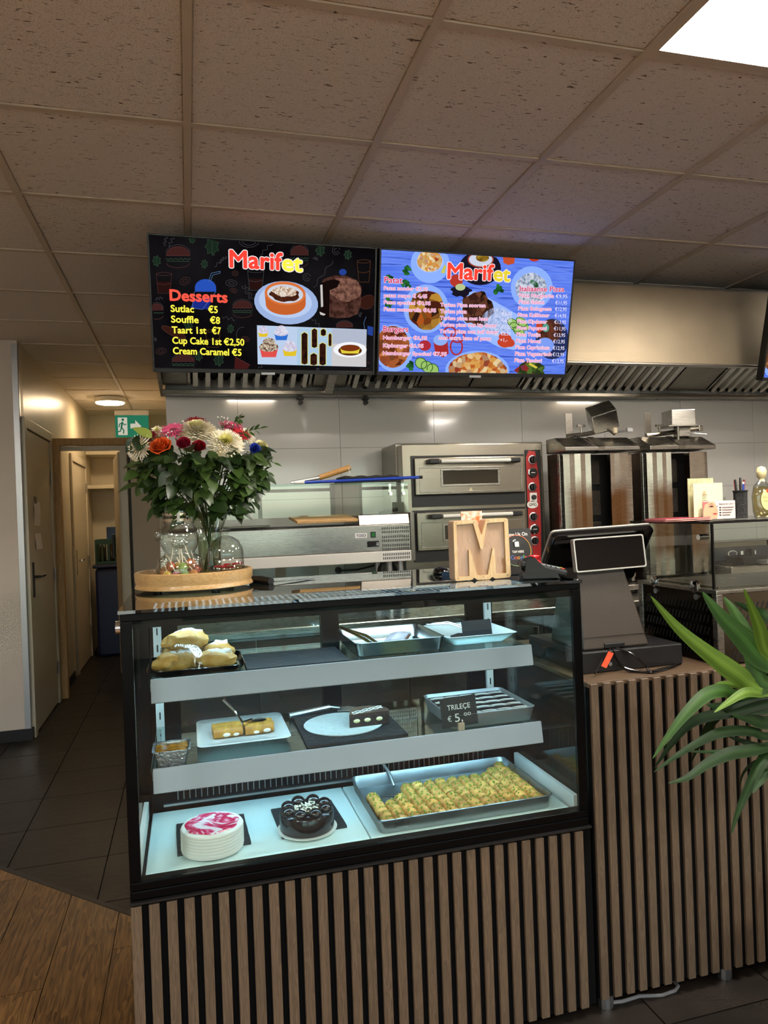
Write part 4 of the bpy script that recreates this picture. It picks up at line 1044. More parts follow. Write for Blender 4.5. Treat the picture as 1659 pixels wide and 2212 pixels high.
# ------------------------------------------------------------------ vertical kebab grills
def stained(name):
    m = steel(name, '#b5ada1', .25, (1, 1, 60), .04)
    nt = m.node_tree; N = nt.nodes; L = nt.links; b = N['Principled BSDF']
    tc = N.new('ShaderNodeTexCoord'); sx = N.new('ShaderNodeSeparateXYZ'); L.new(tc.outputs['Object'], sx.inputs[0])
    def mr(src, a, b_):
        r = N.new('ShaderNodeMapRange'); r.inputs[1].default_value = a; r.inputs[2].default_value = b_; r.interpolation_type = 'SMOOTHSTEP'; L.new(src, r.inputs[0]); return r.outputs[0]
    nz = N.new('ShaderNodeTexNoise'); nz.inputs['Scale'].default_value = 9; nz.inputs['Detail'].default_value = 4
    mp = N.new('ShaderNodeMapping'); mp.inputs['Scale'].default_value = (1, 1, .35); L.new(tc.outputs['Object'], mp.inputs[0]); L.new(mp.outputs[0], nz.inputs['Vector'])
    ad = N.new('ShaderNodeMath'); ad.operation = 'MULTIPLY_ADD'; ad.inputs[1].default_value = .22; L.new(nz.outputs['Fac'], ad.inputs[0]); L.new(sx.outputs['Z'], ad.inputs[2])
    hi = mr(ad.outputs[0], .80, .66); lo = mr(ad.outputs[0], .20, .36)
    ab = N.new('ShaderNodeMath'); ab.operation = 'ABSOLUTE'; L.new(sx.outputs['X'], ab.inputs[0])
    xe = mr(ab.outputs[0], .235, .15)
    p = N.new('ShaderNodeMath'); p.operation = 'MULTIPLY'; L.new(hi, p.inputs[0]); L.new(lo, p.inputs[1])
    p2 = N.new('ShaderNodeMath'); p2.operation = 'MULTIPLY'; L.new(p.outputs[0], p2.inputs[0]); L.new(xe, p2.inputs[1])
    mx = N.new('ShaderNodeMix'); mx.data_type = 'RGBA'; L.new(p2.outputs[0], mx.inputs[0])
    old = b.inputs['Base Color'].links[0].from_socket
    L.new(old, mx.inputs[6]); mx.inputs[7].default_value = lin('#5c3a16'); L.new(mx.outputs[2], b.inputs['Base Color'])
    m2 = N.new('ShaderNodeMapRange'); m2.inputs[3].default_value = 1.0; m2.inputs[4].default_value = .25; L.new(p2.outputs[0], m2.inputs[0]); L.new(m2.outputs[0], b.inputs['Metallic'])
    return m
m_stain = stained('burnt_steel')
m_gside = steel('grill_side_steel', '#5a4a40', .3, (1, 1, 60), .05)
m_cer = mat('burner_ceramic', '#3b3128', .8, bump=(120, .5), noise=(50, .4))
GYf = 3.60
def grill(xl, xr, label, tilted):
    cx = (xl + xr) / 2; W2 = (xr - xl) / 2; z0 = .96; z1 = 1.715
    g_ = thing('kebab_grill', label, 'kebab grill', (cx, GYf, .901), group='upright kebab grills')
    def B(name, m, *bx, bevel=.003, par=None):
        mb = MB()
        for q in bx: mb.box(*q)
        return mb.xf(Matrix.Translation((0, 0, -.901))).build(name, m, par or g_, world=False, bevel=bevel)
    B('side_panel', m_gside, (-W2, -W2 + .01, .075, .190, z0, z1 - .005)); B('side_panel', m_gside, (W2 - .01, W2, .075, .190, z0, z1 - .005))
    B('back_panel', m_steelv, (-W2 + .01, W2 - .01, .182, .190, z0, z1 - .005))
    B('side_post', m_steel, (-W2 + .0, -W2 + .022, .05, .075, z0, z1 - .01)); B('side_post', m_steel, (W2 - .022, W2, .05, .075, z0, z1 - .01))
    # burner column in the opening
    B('burner_housing', m_black, (-.13, .13, .13, .18, z0 + .02, z1 - .01))
    for k in range(4):
        zz = z0 + .03 + k * .18
        B('burner', m_cer, (-.065, .065, .115, .13, zz, zz + .145), bevel=.004)
    # folded wing doors
    for s in (-1, 1):
        mb = MB(); n = 5; w = .188; x_in = .062; pts = []
        for k in range(n + 1):
            u = k / n
            pts.append((s * (x_in + (W2 - x_in - .012) * u), .0 + .022 * u * u + (.006 if k % 2 else 0)))
        for (xa, ya), (xb, yb_) in zip(pts, pts[1:]):
            mb.add([(xa, ya, z0 + .03), (xb, yb_, z0 + .03), (xb, yb_, z1 - .012), (xa, ya, z1 - .012)], [(0, 1, 2, 3)])
        mb.xf(Matrix.Translation((0, 0, -.901)))
        o = mb.build('wing_door', m_stain, g_, world=False, weld=True); md = o.modifiers.new('s', 'SOLIDIFY'); md.thickness = .004; md.offset = 0
    # sloped cap
    mb = MB().prism([(-.035, z1), (-.035, z1 + .024), (.085, z1 + .085), (.19, z1 + .085), (.19, z1)], 'x', -W2 - .005, W2 + .005).xf(Matrix.Translation((0, 0, -.901)))
    mb.build('cap', m_steel, g_, world=False, bevel=.004)
    B('cap_strap', m_steelv, (-.03, .010, -.038, -.0355, z1 + .001, z1 + .024), bevel=0)
    st_ = MB().obox((-.01, .025, z1 + .0575), (.04, .134, .004), Rx(math.atan(.061 / .12))).xf(Matrix.Translation((0, 0, -.901))).build('strap', m_steelv, g_, world=False)
    # arm carrying the motor
    za = z1 + .10
    B('arm_post', m_steelv, (-.13, -.085, .14, .146, z1 + .085, z1 + .235), bevel=.002)
    ar = MB().tube([(-.13, .13, za), (0, .125, za + .012), (.23 if not tilted else .14, .11, za + .038)], .013, 8).xf(Matrix.Translation((0, 0, -.901))).build('arm', m_steelv, g_, world=False, smooth=True)
    MB().cyl((-.04, .125, za), (-.04, .125, za + .055), .006, n=8).box(-.065, -.015, .118, .132, za + .052, za + .064).xf(Matrix.Translation((0, 0, -.901))).build('clamp_screw', m_steelv, g_, world=False)
    R4 = (Matrix.Rotation(math.radians(-28), 4, 'Y') @ Matrix.Rotation(math.radians(26), 4, 'X') @ Matrix.Rotation(math.radians(-24), 4, 'Z')) if tilted else Matrix.Rotation(math.radians(-12), 4, 'Z')
    mc = (.085, .10, z1 + .205 - .901) if tilted else (.075, .10, z1 + .195 - .901)
    sz = (.145, .13, .12) if tilted else (.145, .14, .095)
    mb = MB().obox((0, 0, 0), sz).xf(Matrix.Translation(mc) @ R4)
    mo = mb.build('motor_box', m_steel, g_, world=False, bevel=.004)
    if not tilted:
        MB().box(-.10, .075, -.085, .07, -.052, -.045).xf(Matrix.Translation(mc) @ R4).build('motor_plate', m_steelv, mo, world=False)
        MB().box(-.02, .06, -.03, .03, -.11, -.052).xf(Matrix.Translation(mc) @ R4).build('motor_bracket', m_steelv, mo, world=False, bevel=.004)
        MB().tube([(0.03, .05, za - .901 - .04), (.03, .05, za - .901 + .05)], .008, 8).build('pin', m_steelv, g_, world=False)
        MB().tube([(.10, .07, za - .901 + .01), (.19, .0, za - .901 - .01)], .003, 6).build('skewer_rest', m_alu, g_, world=False)
        MB().box(.215, .245, .095, .125, za + .02 - .901, za + .055 - .901).build('arm_end', m_steel, g_, world=False, bevel=.005)
    else:
        MB().tube([(.07, .08, za - .901 + .06), (.14, .06, za - .901 - .0)], .009, 8).build('motor_shaft', m_steelv, g_, world=False, smooth=True)
        MB().tube([(.13, .06, za - .901 + .012), (.22, .04, za - .901 + .02)], .006, 8).box(.205, .24, .03, .05, za - .901 + .012, za - .901 + .035).build('crank', m_alu, g_, world=False)
        MB().tube([(-.09, .12, za - .901), (-.08, .03, za - .901 - .03), (-.05, -.02, z1 - .901 + .03)], .004, 6).build('cable', m_black, g_, world=False)
        MB().box(.125, .15, .045, .07, za - .901 + .005, za - .901 + .04).build('knob', m_knob, g_, world=False, bevel=.005)
    # drip tray and feet
    B('drip_tray', m_steel, (-W2 + .01, W2 - .01, -.06, .18, .925, .955), bevel=.004)
    for sx in (-1, 1):
        for yy in (-.03, .15): MB().cyl((sx * (W2 - .04), yy, .901 - .901), (sx * (W2 - .04), yy, .925 - .901), .015, n=10).build('foot', m_black, g_, world=False)
    return g_
grill(2.030, 2.492, 'upright kebab grill with tilted motor box nearest the red-striped oven', True)
grill(2.570, 3.008, 'upright kebab grill with level motor box beside the steel fryer', False)

# ------------------------------------------------------------------ fryer units with control panels
FY = 3.66
m_cpan = mat('control_graphite', '#30343a', .35)
for k, (x0, x1) in enumerate(((3.05, 3.55), (3.56, 4.06))):
    f = thing('fryer', 'steel fryer with oval badge on its dark control panel' if k == 0 else 'steel fryer at the far end of the worktop', 'fryer', ((x0 + x1) / 2, FY, .901))
    MB().box(x0, x1, FY - .14, 4.15, .901, 1.02).build('tank', m_steel, f, bevel=.005)
    MB().box(x0 + .05, x1 - .05, FY - .09, FY + .06, 1.021, 1.024).build('basin', m_black, f)
    a, b = py(1560, 1172, FY + .1).z, py(1560, 1213, FY + .1).z
    MB().prism([(FY + .08, 1.02), (FY + .10, b), (FY + .12, a), (FY + .3, a), (FY + .3, 1.02)], 'x', x0, x1).build('control_box', m_steelv, f, bevel=.004)
    MB().box(x0 + .004, x1 - .004, FY + .088, FY + .098, b + .006, a - .03).build('control_panel', m_cpan, f, bevel=.002)
    zc_ = (b + a) / 2 - .012
    xk = x0 + (.33 if k == 0 else .10)
    MB().lathe([(.026, 0), (.024, .02), (.001, .02)], 16).box(-.006, .006, -.024, .024, .015, .03).xf(Matrix.Translation((xk, FY + .088, zc_)) @ Matrix.Rotation(PI / 2, 4, 'X')).build('knob', m_black, f, smooth=True)
    for dx in (-.055, -.045, .05): MB().box(xk + dx - .004, xk + dx + .004, FY + .085, FY + .0875, zc_ - .012, zc_ + .012).build('scale_mark', m_white, f)
    if k == 0:
        q = py(1588, 1192, FY + .087)
        MB().lathe([(.034, 0), (.034, .002), (.001, .002)], 24, sy=.55).xf(Matrix.Translation((q.x - .02, FY + .087, zc_)) @ Matrix.Rotation(PI / 2, 4, 'X')).build('oval_badge', m_white, f)
        MB().lathe([(.029, .002), (.029, .003), (.001, .003)], 24, sy=.5).xf(Matrix.Translation((q.x - .02, FY + .087, zc_)) @ Matrix.Rotation(PI / 2, 4, 'X')).build('badge_field', m_cpan, f)
    bk = MB()
    for s in range(6): bk.box(x0 + .12 + s * .028, x0 + .135 + s * .028, FY - .10, FY + .03, 1.03, 1.065)
    bk.box(x0 + .12, x0 + .28, FY - .11, FY - .10, 1.025, 1.07); bk.box(x0 + .12, x0 + .28, FY + .03, FY + .04, 1.025, 1.07)
    bo = bk.build('fry_basket', m_black); tag(bo, 'black striped fry basket lying in the fryer with the oval badge' if k == 0 else 'black fry basket lying in the end fryer', 'basket')
    MB().box(x0 + .2, x0 + .32, FY - .20, FY - .11, 1.03, 1.05).build('basket_handle', m_alu, bo, bevel=.004)
# ------------------------------------------------------------------ slatted counters
CX0, CX1, CY0, CY1, CZ0, CZ1 = -.163, 1.041, 1.78, 2.42, .53, 1.21
slat_src = {}
def slats(parent, x0, x1, pitch, zb, zt_, tagk):
    n = int((x1 - x0 - .024) / pitch) + 1
    for k in range(n):
        xx = x0 + k * pitch + .01275
        if tagk not in slat_src:
            o = MB().box(-.0120, .0120, 0, .010, 0, zt_ - zb).build('slat', m_slat, parent, world=False, bevel=.0012, seg=1); slat_src[tagk] = o
        else:
            o = inst(slat_src[tagk], 'slat', parent)
            bv = o.modifiers.new('bevel', 'BEVEL'); bv.width = .0012; bv.segments = 1
        o.location = Vector((xx, 1.7748, zb)) - parent.location
lc = thing('display_counter', 'low counter base with vertical oak slats under the pastry case', 'counter', ((CX0 + CX1) / 2, 2.1, 0))
MB().box(CX0, CX1 + .005, 1.785, 1.80, .03, .522).build('backing', m_felt, lc)
MB().box(CX0, CX1, 1.80, CY1, .03, .524).build('carcass', m_black, lc)
slats(lc, CX0, CX1, .0399, .03, .518, 'low')
MB().box(CX0 - .002, CX1 + .004, 1.772, CY1, .524, .529).build('top_plate', m_black, lc)
for xx in (CX0 + .05, CX1 - .05):
    for yy in (1.86, 2.35): MB().cyl((xx, yy, 0), (xx, yy, .03), .02, n=12).build('foot', m_alu, lc)
rc = thing('service_counter', 'tall counter with vertical oak slats carrying the till and warmer', 'counter', (2.1, 2.1, 0))
RX0, RX1 = 1.056, 3.3
MB().box(RX0, RX1, 1.785, 1.80, .04, .905).build('backing', m_felt, rc)
MB().box(RX0, RX1, 1.80, 2.45, .04, .9055).build('carcass', m_black, rc)
MB().box(RX0, RX1, 1.787, 2.46, .906, .92).build('worktop', wood('counter_top_wood', '#5c4936', '#463626', (1, 10, 10), 5, .45, .02), rc, bevel=.002)
slats(rc, RX0 + .002, RX1, .0405, .04, .918, 'tall')
for xx in (1.09, 1.49, 2.0, 2.6, 3.2):
    for yy in (1.81, 2.38): MB().cyl((xx, yy, 0), (xx, yy, .04), .022, n=12).build('foot', m_alu, rc)
fc = MB().tube([pz(1320, 2166, .005), pz(1345, 2163, .005), pz(1380, 2152, .005), pz(1430, 2150, .005), pz(1458, 2140, .005), pz(1465, 2130, .006), Vector((1.33, 1.83, .006))], .005, 8).build('floor_cable', mat('grey_cable', '#6c6d70', .5), smooth=True)
tag(fc, 'grey cable looping out from under the tall slatted counter', 'cable')

# ------------------------------------------------------------------ refrigerated pastry case
pcs = thing('pastry_case', 'black framed glass pastry case with lit shelves on the slatted counter', 'display case', ((CX0 + CX1) / 2, 2.1, CZ0))
m_case = mat('case_black', '#030304', .3, spec=.12)
m_topg = glass('dark_top_glass', '#8d9292', .07)
m_cg = glass('case_glass', '#f3fbfa', .022)
B = lambda name, m, *bx, bevel=.0, par=None: [MB().box(*q).build(name, m, par or pcs, bevel=bevel) for q in bx][-1]
B('floor_pan', m_case, (CX0, CX1, CY0 + .0, CY1, CZ0, CZ0 + .022), bevel=.003)
B('front_sill', m_case, (CX0, CX1, CY0, CY0 + .035, CZ0 + .0225, CZ0 + .042), bevel=.002)
B('post', m_case, (CX0, CX0 + .026, CY0, CY0 + .016, CZ0 + .0425, CZ1 - .026), (CX1 - .026, CX1, CY0, CY0 + .016, CZ0 + .0425, CZ1 - .026), (CX0, CX0 + .03, CY1 - .03, CY1, CZ0 + .0225, CZ1 - .026), (CX1 - .03, CX1, CY1 - .03, CY1, CZ0 + .0225, CZ1 - .026), bevel=.002)
B('top_rail', m_case, (CX0, CX1, CY0, CY0 + .025, CZ1 - .026, CZ1 - .008), (CX0, CX0 + .03, CY0 + .025, CY1 - .05, CZ1 - .026, CZ1 - .008), (CX1 - .03, CX1, CY0 + .025, CY1 - .05, CZ1 - .026, CZ1 - .008), (CX0, CX1, CY1 - .05, CY1, CZ1 - .026, CZ1 - .008), bevel=.002)
B('top_pane', m_topg, (CX0 - .004, CX1 + .004, CY0 - .004, CY1, CZ1 - .0078, CZ1))
B('front_pane', m_cg, (CX0 + .0265, CX1 - .0265, CY0 + .004, CY0 + .009, CZ0 + .0425, CZ1 - .0265))
B('front_border', m_case, (CX0 + .0265, CX1 - .0265, CY0 + .0093, CY0 + .012, CZ1 - .045, CZ1 - .0265))
B('side_pane', m_cg, (CX0 + .002, CX0 + .007, CY0 + .0165, CY1 - .0305, CZ0 + .0225, CZ1 - .0265), (CX1 - .007, CX1 - .002, CY0 + .0165, CY1 - .0305, CZ0 + .0225, CZ1 - .0265))
B('back_header', m_case, (CX0 + .0305, CX1 - .0305, CY1 - .04, CY1 - .01, 1.10, CZ1 - .0265))
B('back_stile', m_case, (CX0 + .0305, -.046, CY1 - .04, CY1 - .01, .68, 1.0995), (.416, .476, CY1 - .045, CY1 - .005, .68, 1.0995), (.94, CX1 - .0305, CY1 - .04, CY1 - .01, .68, 1.0995), bevel=.002)
B('sliding_door', m_cg, (-.045, .415, CY1 - .028, CY1 - .023, .68, 1.0995), (.477, .939, CY1 - .022, CY1 - .017, .68, 1.0995))
# cold-air box with slots along the back
B('air_duct', m_case, (CX0 + .0305, CX1 - .0305, 2.215, CY1 - .05, CZ0 + .0225, .675), bevel=.004)
vs_ = MB()
for k in range(58): vs_.box(-.06 + k * .017, -.058 + k * .017, 2.211, 2.2149, .592, .655)
vs_.box(-.10, .96, 2.205, 2.2149, .578, .584); vs_.box(-.10, .96, 2.205, 2.2149, .663, .668)
tag(vs_.build('duct_grille', m_alu, pcs), kind='stuff')
m_deck = mat('deck_white', '#e0f2f2', .28)
B('deck', m_deck, (CX0 + .032, .430, CY0 + .052, 2.205, .5525, .565), (.433, CX1 - .032, CY0 + .052, 2.205, .5525, .565), bevel=.003)
B('deck_edge', m_white, (CX0 + .009, CX0 + .022, CY0 + .04, 2.205, .5525, .60), (CX1 - .022, CX1 - .009, CY0 + .04, 2.205, .5525, .60))
m_upr = mat('white_upright', '#d6d9da', .4)
for xx in (-.118, .982):
    u = B('upright', m_upr, (xx, xx + .024, 2.322, 2.334, .68, 1.165))
    sl_ = MB(); scw = MB()
    for k in range(9): sl_.box(xx + .010, xx + .014, 2.3205, 2.3219, .70 + k * .052, .722 + k * .052)
    sl_.build('upright_slots', m_black, pcs)
    for zz in (1.14, .91, .72): MB().cyl((xx + .012, 2.316, zz), (xx + .012, 2.3219, zz), .006, n=10).build('screw', m_alu, pcs)
m_prail = mat('price_rail', '#aeaebb', .4)
m_ledm = emis('case_led', '#b8e8ff', CASE_E * 3.0, lamp=True)
SH = ((1.965, 1.0), (1.92, .782))
for yy, zz in SH:
    B('shelf', glass('shelf_glass', '#e6f3f1', .06), (-.116, .982, yy + .008, 2.318, zz - .007, zz))
    MB().prism([(yy, zz + .004), (yy - .010, zz - .055), (yy - .004, zz - .058), (yy + .007, zz - .010), (yy + .007, zz + .004)], 'x', -.110, .978).build('price_rail', m_prail, pcs, bevel=.001)
    for xx in (-.112, .974): B('bracket', m_alu, (xx, xx + .004, yy + .012, 2.320, zz - .030, zz - .0075))
    MB().box(-.10, .968, yy + .012, yy + .022, zz - .022, zz - .008).build('led_carrier', m_alu, pcs)
    MB().box(-.10, .968, yy + .0225, yy + .036, zz - .0103, zz - .0078).build('added_led_shade', m_alu, pcs)  # added strip, keeps the leds from shining up through the shelf
    ld = MB()
    for k in range(62): ld.box(-.095 + k * .0172, -.089 + k * .0172, yy + .0225, yy + .026, zz - .021, zz - .0115)
    tag(ld.build('led_row', m_ledm, pcs), kind='stuff')
# lamp row under the top pane
ld = MB()
for k in range(60): ld.box(-.10 + k * .0185, -.094 + k * .0185, 2.04, 2.15, CZ1 - .030, CZ1 - .0275)
tag(ld.build('led_row', emis('case_led_top', '#cdeeff', CASE_E * .35, lamp=True), pcs), kind='stuff')
MB().cyl((CX0 - .014, 1.83, 1.165), (CX0 - .0005, 1.83, 1.165), .016, n=14).build('lock', m_chrome, pcs, smooth=True)

# ------------------------------------------------------------------ things in the case
m_slate = mat('slate', '#2b2d31', .6, bump=(60, .4), noise=(20, .3))
m_slate2 = mat('slate_board', '#23262b', .5, spec=.6, bump=(60, .35), noise=(20, .3))
def slate(pts, z, label, th=.006):
    c = sum((Vector((p.x, p.y, 0)) for p in pts), Vector()) / 4
    out = []
    for i in range(4):
        a, b = pts[i], pts[(i + 1) % 4]
        for k in range(6):
            t = k / 6; q = Vector((a.x + (b.x - a.x) * t, a.y + (b.y - a.y) * t))
            j = .0012 * mnoise.noise(Vector((q.x * 90, q.y * 90, 3)))
            out.append((q.x + j, q.y - j))
    o = MB().prism(out, 'z', z, z + th).build('slate_board', m_slate2)
    return tag(o, label, 'slate')
def rect(cx, cy, w, d, a=0):
    M_ = Matrix.Rotation(a, 2)
    return [Vector((cx, cy)) + M_ @ Vector(q) for q in ((-w / 2, -d / 2), (w / 2, -d / 2), (w / 2, d / 2), (-w / 2, d / 2))]
ZD, Z2, Z1 = .5655, .7825, 1.0005
def mid(pl, z):
    v = [pz(x, y, z) for x, y in pl]; return sum(v, Vector()) / len(v)
# pink and white cake
c = mid([(379, 1852), (545, 1822), (378, 1785), (530, 1762)], ZD)
slate(rect(c.x, c.y, .185, .19, .03), ZD, 'square slate under the pink swirled cake')
zc = ZD + .0065
pc1 = pz(459, 1803, zc + .03)
ck = thing('cream_cake', 'round white cream cake with pink swirled glaze on slate', 'cake', (pc1.x, pc1.y, zc))
prof = [(.078, 0)]
for k in range(7):
    z = .003 + k * .0078; prof += [(.0775, z), (.0795, z + .0035), (.0775, z + .0072)]
prof += [(.076, .0585), (.060, .060), (.001, .060)]
MB().lathe(prof, 48).build('cake_body', mat('whipped_cream', '#efe9e4', .6, sss=.2), ck, world=False, smooth=True, angle=70)
def swirl_mat():
    m = mat('pink_glaze', '#c8194d', .15, coat=.4); nt = m.node_tree; N = nt.nodes; L = nt.links
    tc = N.new('ShaderNodeTexCoord'); t = N.new('ShaderNodeTexNoise'); t.inputs['Scale'].default_value = 15; t.inputs['Distortion'].default_value = 3.0; t.inputs['Detail'].default_value = 2
    L.new(tc.outputs['Object'], t.inputs['Vector']); r = N.new('ShaderNodeValToRGB'); e = r.color_ramp.elements
    e[0].position = .42; e[0].color = lin('#d01a50'); e[1].position = .60; e[1].color = lin('#fbe4ea'); x = e.new(.5); x.color = lin('#e86a90')
    L.new(t.outputs['Fac'], r.inputs[0]); L.new(r.outputs[0], N['Principled BSDF'].inputs['Base Color']); return m
MB().lathe([(.068, .0601), (.066, .062), (.001, .0627)], 40, wob=lambda t, i: 1 + .03 * math.sin(7 * t) if i < 2 else 1).build('glaze', swirl_mat(), ck, world=False, smooth=True)
# chocolate cake
c = mid([(597, 1817), (752, 1792), (582, 1757), (725, 1720)], ZD)
slate(rect(c.x, c.y, .178, .19, .04), ZD, 'square slate under the dark chocolate cake')
p2 = pz(663, 1768, zc + .025)
ck = thing('chocolate_cake', 'round dark chocolate cake with glossy domes and pale shavings', 'cake', (p2.x, p2.y, zc))
MB().lathe([(.080, 0), (.081, .002), (.001, .0025)], 32).build('cake_card', mat('card_white', '#e8e6e0', .6), ck, world=False)
m_ganache = mat('ganache', '#1c1113', .22, coat=.3, bump=(40, .15))
MB().lathe([(.072, .003), (.0735, .006), (.0725, .045), (.068, .052), (.04, .0535), (.001, .054)], 40).build('cake_body', m_ganache, ck, world=False, smooth=True, angle=70)
for k in range(8):
    t = 2 * PI * k / 8 + .3
    MB().ball((.053 * math.cos(t), .053 * math.sin(t), .054), .019, 14, 8, (1, 1, .8)).build('chocolate_dome', m_ganache, ck, world=False, smooth=True)
sh = MB(); rr = random.Random(3)
for k in range(70):
    t = rr.random() * 2 * PI; d = .034 * math.sqrt(rr.random()); l = .004 + .007 * rr.random()
    sh.obox((d * math.cos(t), d * math.sin(t), .0555 + .004 * rr.random()), (l, .003, .0012), Rz(rr.random() * 3) @ Rx(rr.random() - .5))
tag(sh.build('white_shavings', mat('white_chocolate', '#ece4d2', .5), ck, world=False), kind='stuff')

# baklava tray
m_tin = mat('tray_tin', '#a9b0b4', .35, .9, rnoise=(20, .1, (1, 1, 1)))
def tray(name, x0, x1, y0, y1, z, h, label, cat, m, fl_=.006, th=.003):
    o = thing(name, label, cat, ((x0 + x1) / 2, (y0 + y1) / 2, z))
    mb = MB(); r_ = .018
    def ring(ins, zz):
        a, b, c_, d = x0 + ins, x1 - ins, y0 + ins, y1 - ins; pts = []
        for cx, cy, s in ((b - r_, d - r_, 0), (a + r_, d - r_, 1), (a + r_, c_ + r_, 2), (b - r_, c_ + r_, 3)):
            for k in range(5):
                t = PI / 2 * (s + k / 4); pts.append((cx + r_ * math.cos(t), cy + r_ * math.sin(t), zz))
        return pts
    rings = [ring(fl_ + .002, z), ring(fl_, z + .002), ring(0, z + h - .001), ring(-.002, z + h), ring(.001, z + h + .001), ring(th, z + h - .002), ring(fl_ + th, z + th), ]
    n = 20; vs = [p for r in rings for p in r]; fs = []
    for i in range(len(rings) - 1):
        for j in range(n): fs.append((i * n + j, i * n + (j + 1) % n, (i + 1) * n + (j + 1) % n, (i + 1) * n + j))
    fs += [tuple(range(n))[::-1], tuple(range((len(rings) - 1) * n, len(rings) * n))]
    mb.add(vs, fs); mb.build('pan', m, o, smooth=True, angle=50)
    return o
BX0, BX1, BY0, BY1 = .455, .965, 1.835, 2.175
tray('baklava_tray', BX0, BX1, BY0, BY1, ZD, .038, 'large tin tray full of rolled baklava on the lit deck', 'tray', m_tin)
m_bak = mat('baklava_pastry', '#dfae5e', .45, noise=(28, .8, (1, 1, 1), '#b27a36'), bump=(60, .25), rand=.18)
m_pis = mat('pistachio', '#8fa042', .8, noise=(90, .3))
bsr = []
for v in range(3):
    mb = MB(); n, m_ = 14, 9
    for i in range(m_):
        u = i / (m_ - 1); yy = (u - .5) * .035
        r_ = .0155 * (1 - .55 * abs(2 * u - 1) ** 4) * (1 + .10 * math.sin(u * 16 + v))
        for j in range(n):
            t = 2 * PI * j / n; q = 1 + .10 * mnoise.noise(Vector((math.cos(t) * 2 + v * 9, math.sin(t) * 2, u * 5)))
            mb.v.append(Vector((r_ * 1.12 * q * math.cos(t), yy, .0165 + r_ * q * math.sin(t))))
    for i in range(m_ - 1):
        for j in range(n): mb.f.append((i * n + j, i * n + (j + 1) % n, (i + 1) * n + (j + 1) % n, (i + 1) * n + j)); mb.mi.append(0)
    mb.f += [tuple(range(n)), tuple(range((m_ - 1) * n, m_ * n))]; mb.mi += [0, 0]
    cr_ = MB(); rr = random.Random(v)
    for k in range(6):
        t = PI / 2 + (rr.random() - .5) * 1.9; yy = (rr.random() - .5) * .028; s = .0018 + .0022 * rr.random()
        cr_.ball((.0172 * math.cos(t), yy, .0168 + .0158 * math.sin(t)), s, 5, 3)
    bsr.append((mb, cr_))
bdone = [None] * 3
rr = random.Random(5)
ncol = 13; pit = (BX1 - BX0 - .03) / ncol
for cidx in range(ncol):
    last = (6, 4, 5, 7, 7, 7, 7, 7, 7, 7, 7, 8, 9)[cidx]
    for r_ in range(last):
        v = rr.randrange(3); loc = (BX0 + .015 + (cidx + .5) * pit + rr.uniform(-.001, .001), BY0 + .03 + r_ * .0335 + rr.uniform(-.001, .001), ZD + .0035)
        if loc[1] > BY1 - .025: continue
        if bdone[v] is None:
            o = thing('baklava_roll', 'golden rolled baklava with green pistachio crumbs in the tin tray', 'baklava', (0, 0, 0), group='baklava rolls in the tin tray')
            bsr[v][0].build('pastry', m_bak, o, world=False, smooth=True, angle=80)
            bsr[v][1].build('pistachio_crumbs', m_pis, o, world=False)
            bdone[v] = o
        else: o = copy_tree(bdone[v])
        o.location = loc; o.rotation_euler = (0, 0, rr.uniform(-.12, .12) + (PI if rr.random() < .5 else 0))
# spatula standing in the tray
sp = thing('serving_spatula', 'steel spatula with black handle lying in the baklava tray', 'spatula', (BX0 + .12, 2.1, ZD + .004))
MB().prism([(.525, 2.075), (.590, 2.055), (.602, 2.135), (.56, 2.15)], 'z', ZD + .006, ZD + .0075).build('blade', m_alu, sp)
MB().tube([(.582, 2.14, ZD + .007), (.575, 2.165, ZD + .040), (.562, 2.19, ZD + .062)], .005, 8).build('neck', m_alu, sp, smooth=True)
MB().tube([(.562, 2.19, ZD + .062), (.545, 2.203, ZD + .085), (.53, 2.203, ZD + .105)], [.009, .012, .011], 8).build('handle', m_black, sp, smooth=True)

# ---- middle shelf
# foil cup with caramel pudding
fcx = pz(372, 1640, Z2 + .01)
fu = thing('foil_cup', 'small square foil cup of golden caramel pudding', 'pudding', (fcx.x, fcx.y, Z2))
m_foil = mat('foil', '#c9ccd0', .18, 1.0, bump=(120, .9))
def sqring(w, z, n=5, r=.25):
    pts = []
    for cx, cy, s in ((1, 1, 0), (-1, 1, 1), (-1, -1, 2), (1, -1, 3)):
        for k in range(n):
            t = PI / 2 * (s + k / (n - 1)); pts.append((w * (cx * (1 - r) + r * math.cos(t)), w * (cy * (1 - r) + r * math.sin(t)), z))
    return pts
def loft(rings, capb=True, capt=True):
    mb = MB(); n = len(rings[0]); mb.v = [Vector(p) for r in rings for p in r]
    for i in range(len(rings) - 1):
        for j in range(n): mb.f.append((i * n + j, i * n + (j + 1) % n, (i + 1) * n + (j + 1) % n, (i + 1) * n + j))
    if capb: mb.f.append(tuple(range(n))[::-1])
    if capt: mb.f.append(tuple(range((len(rings) - 1) * n, len(rings) * n)))
    mb.mi = [0] * len(mb.f); return mb
loft([sqring(.032, 0), sqring(.034, .002), sqring(.043, .042), sqring(.048, .044), sqring(.048, .046), sqring(.042, .045), sqring(.041, .036)]).build('cup', m_foil, fu, world=False, smooth=True)
loft([sqring(.040, .037), sqring(.040, .041), sqring(.030, .043), sqring(.002, .042)]).build('pudding', mat('caramel_pudding', '#c8851f', .2, coat=.5, noise=(45, .8, (1, 1, 1), '#6a3208')), fu, world=False, smooth=True)
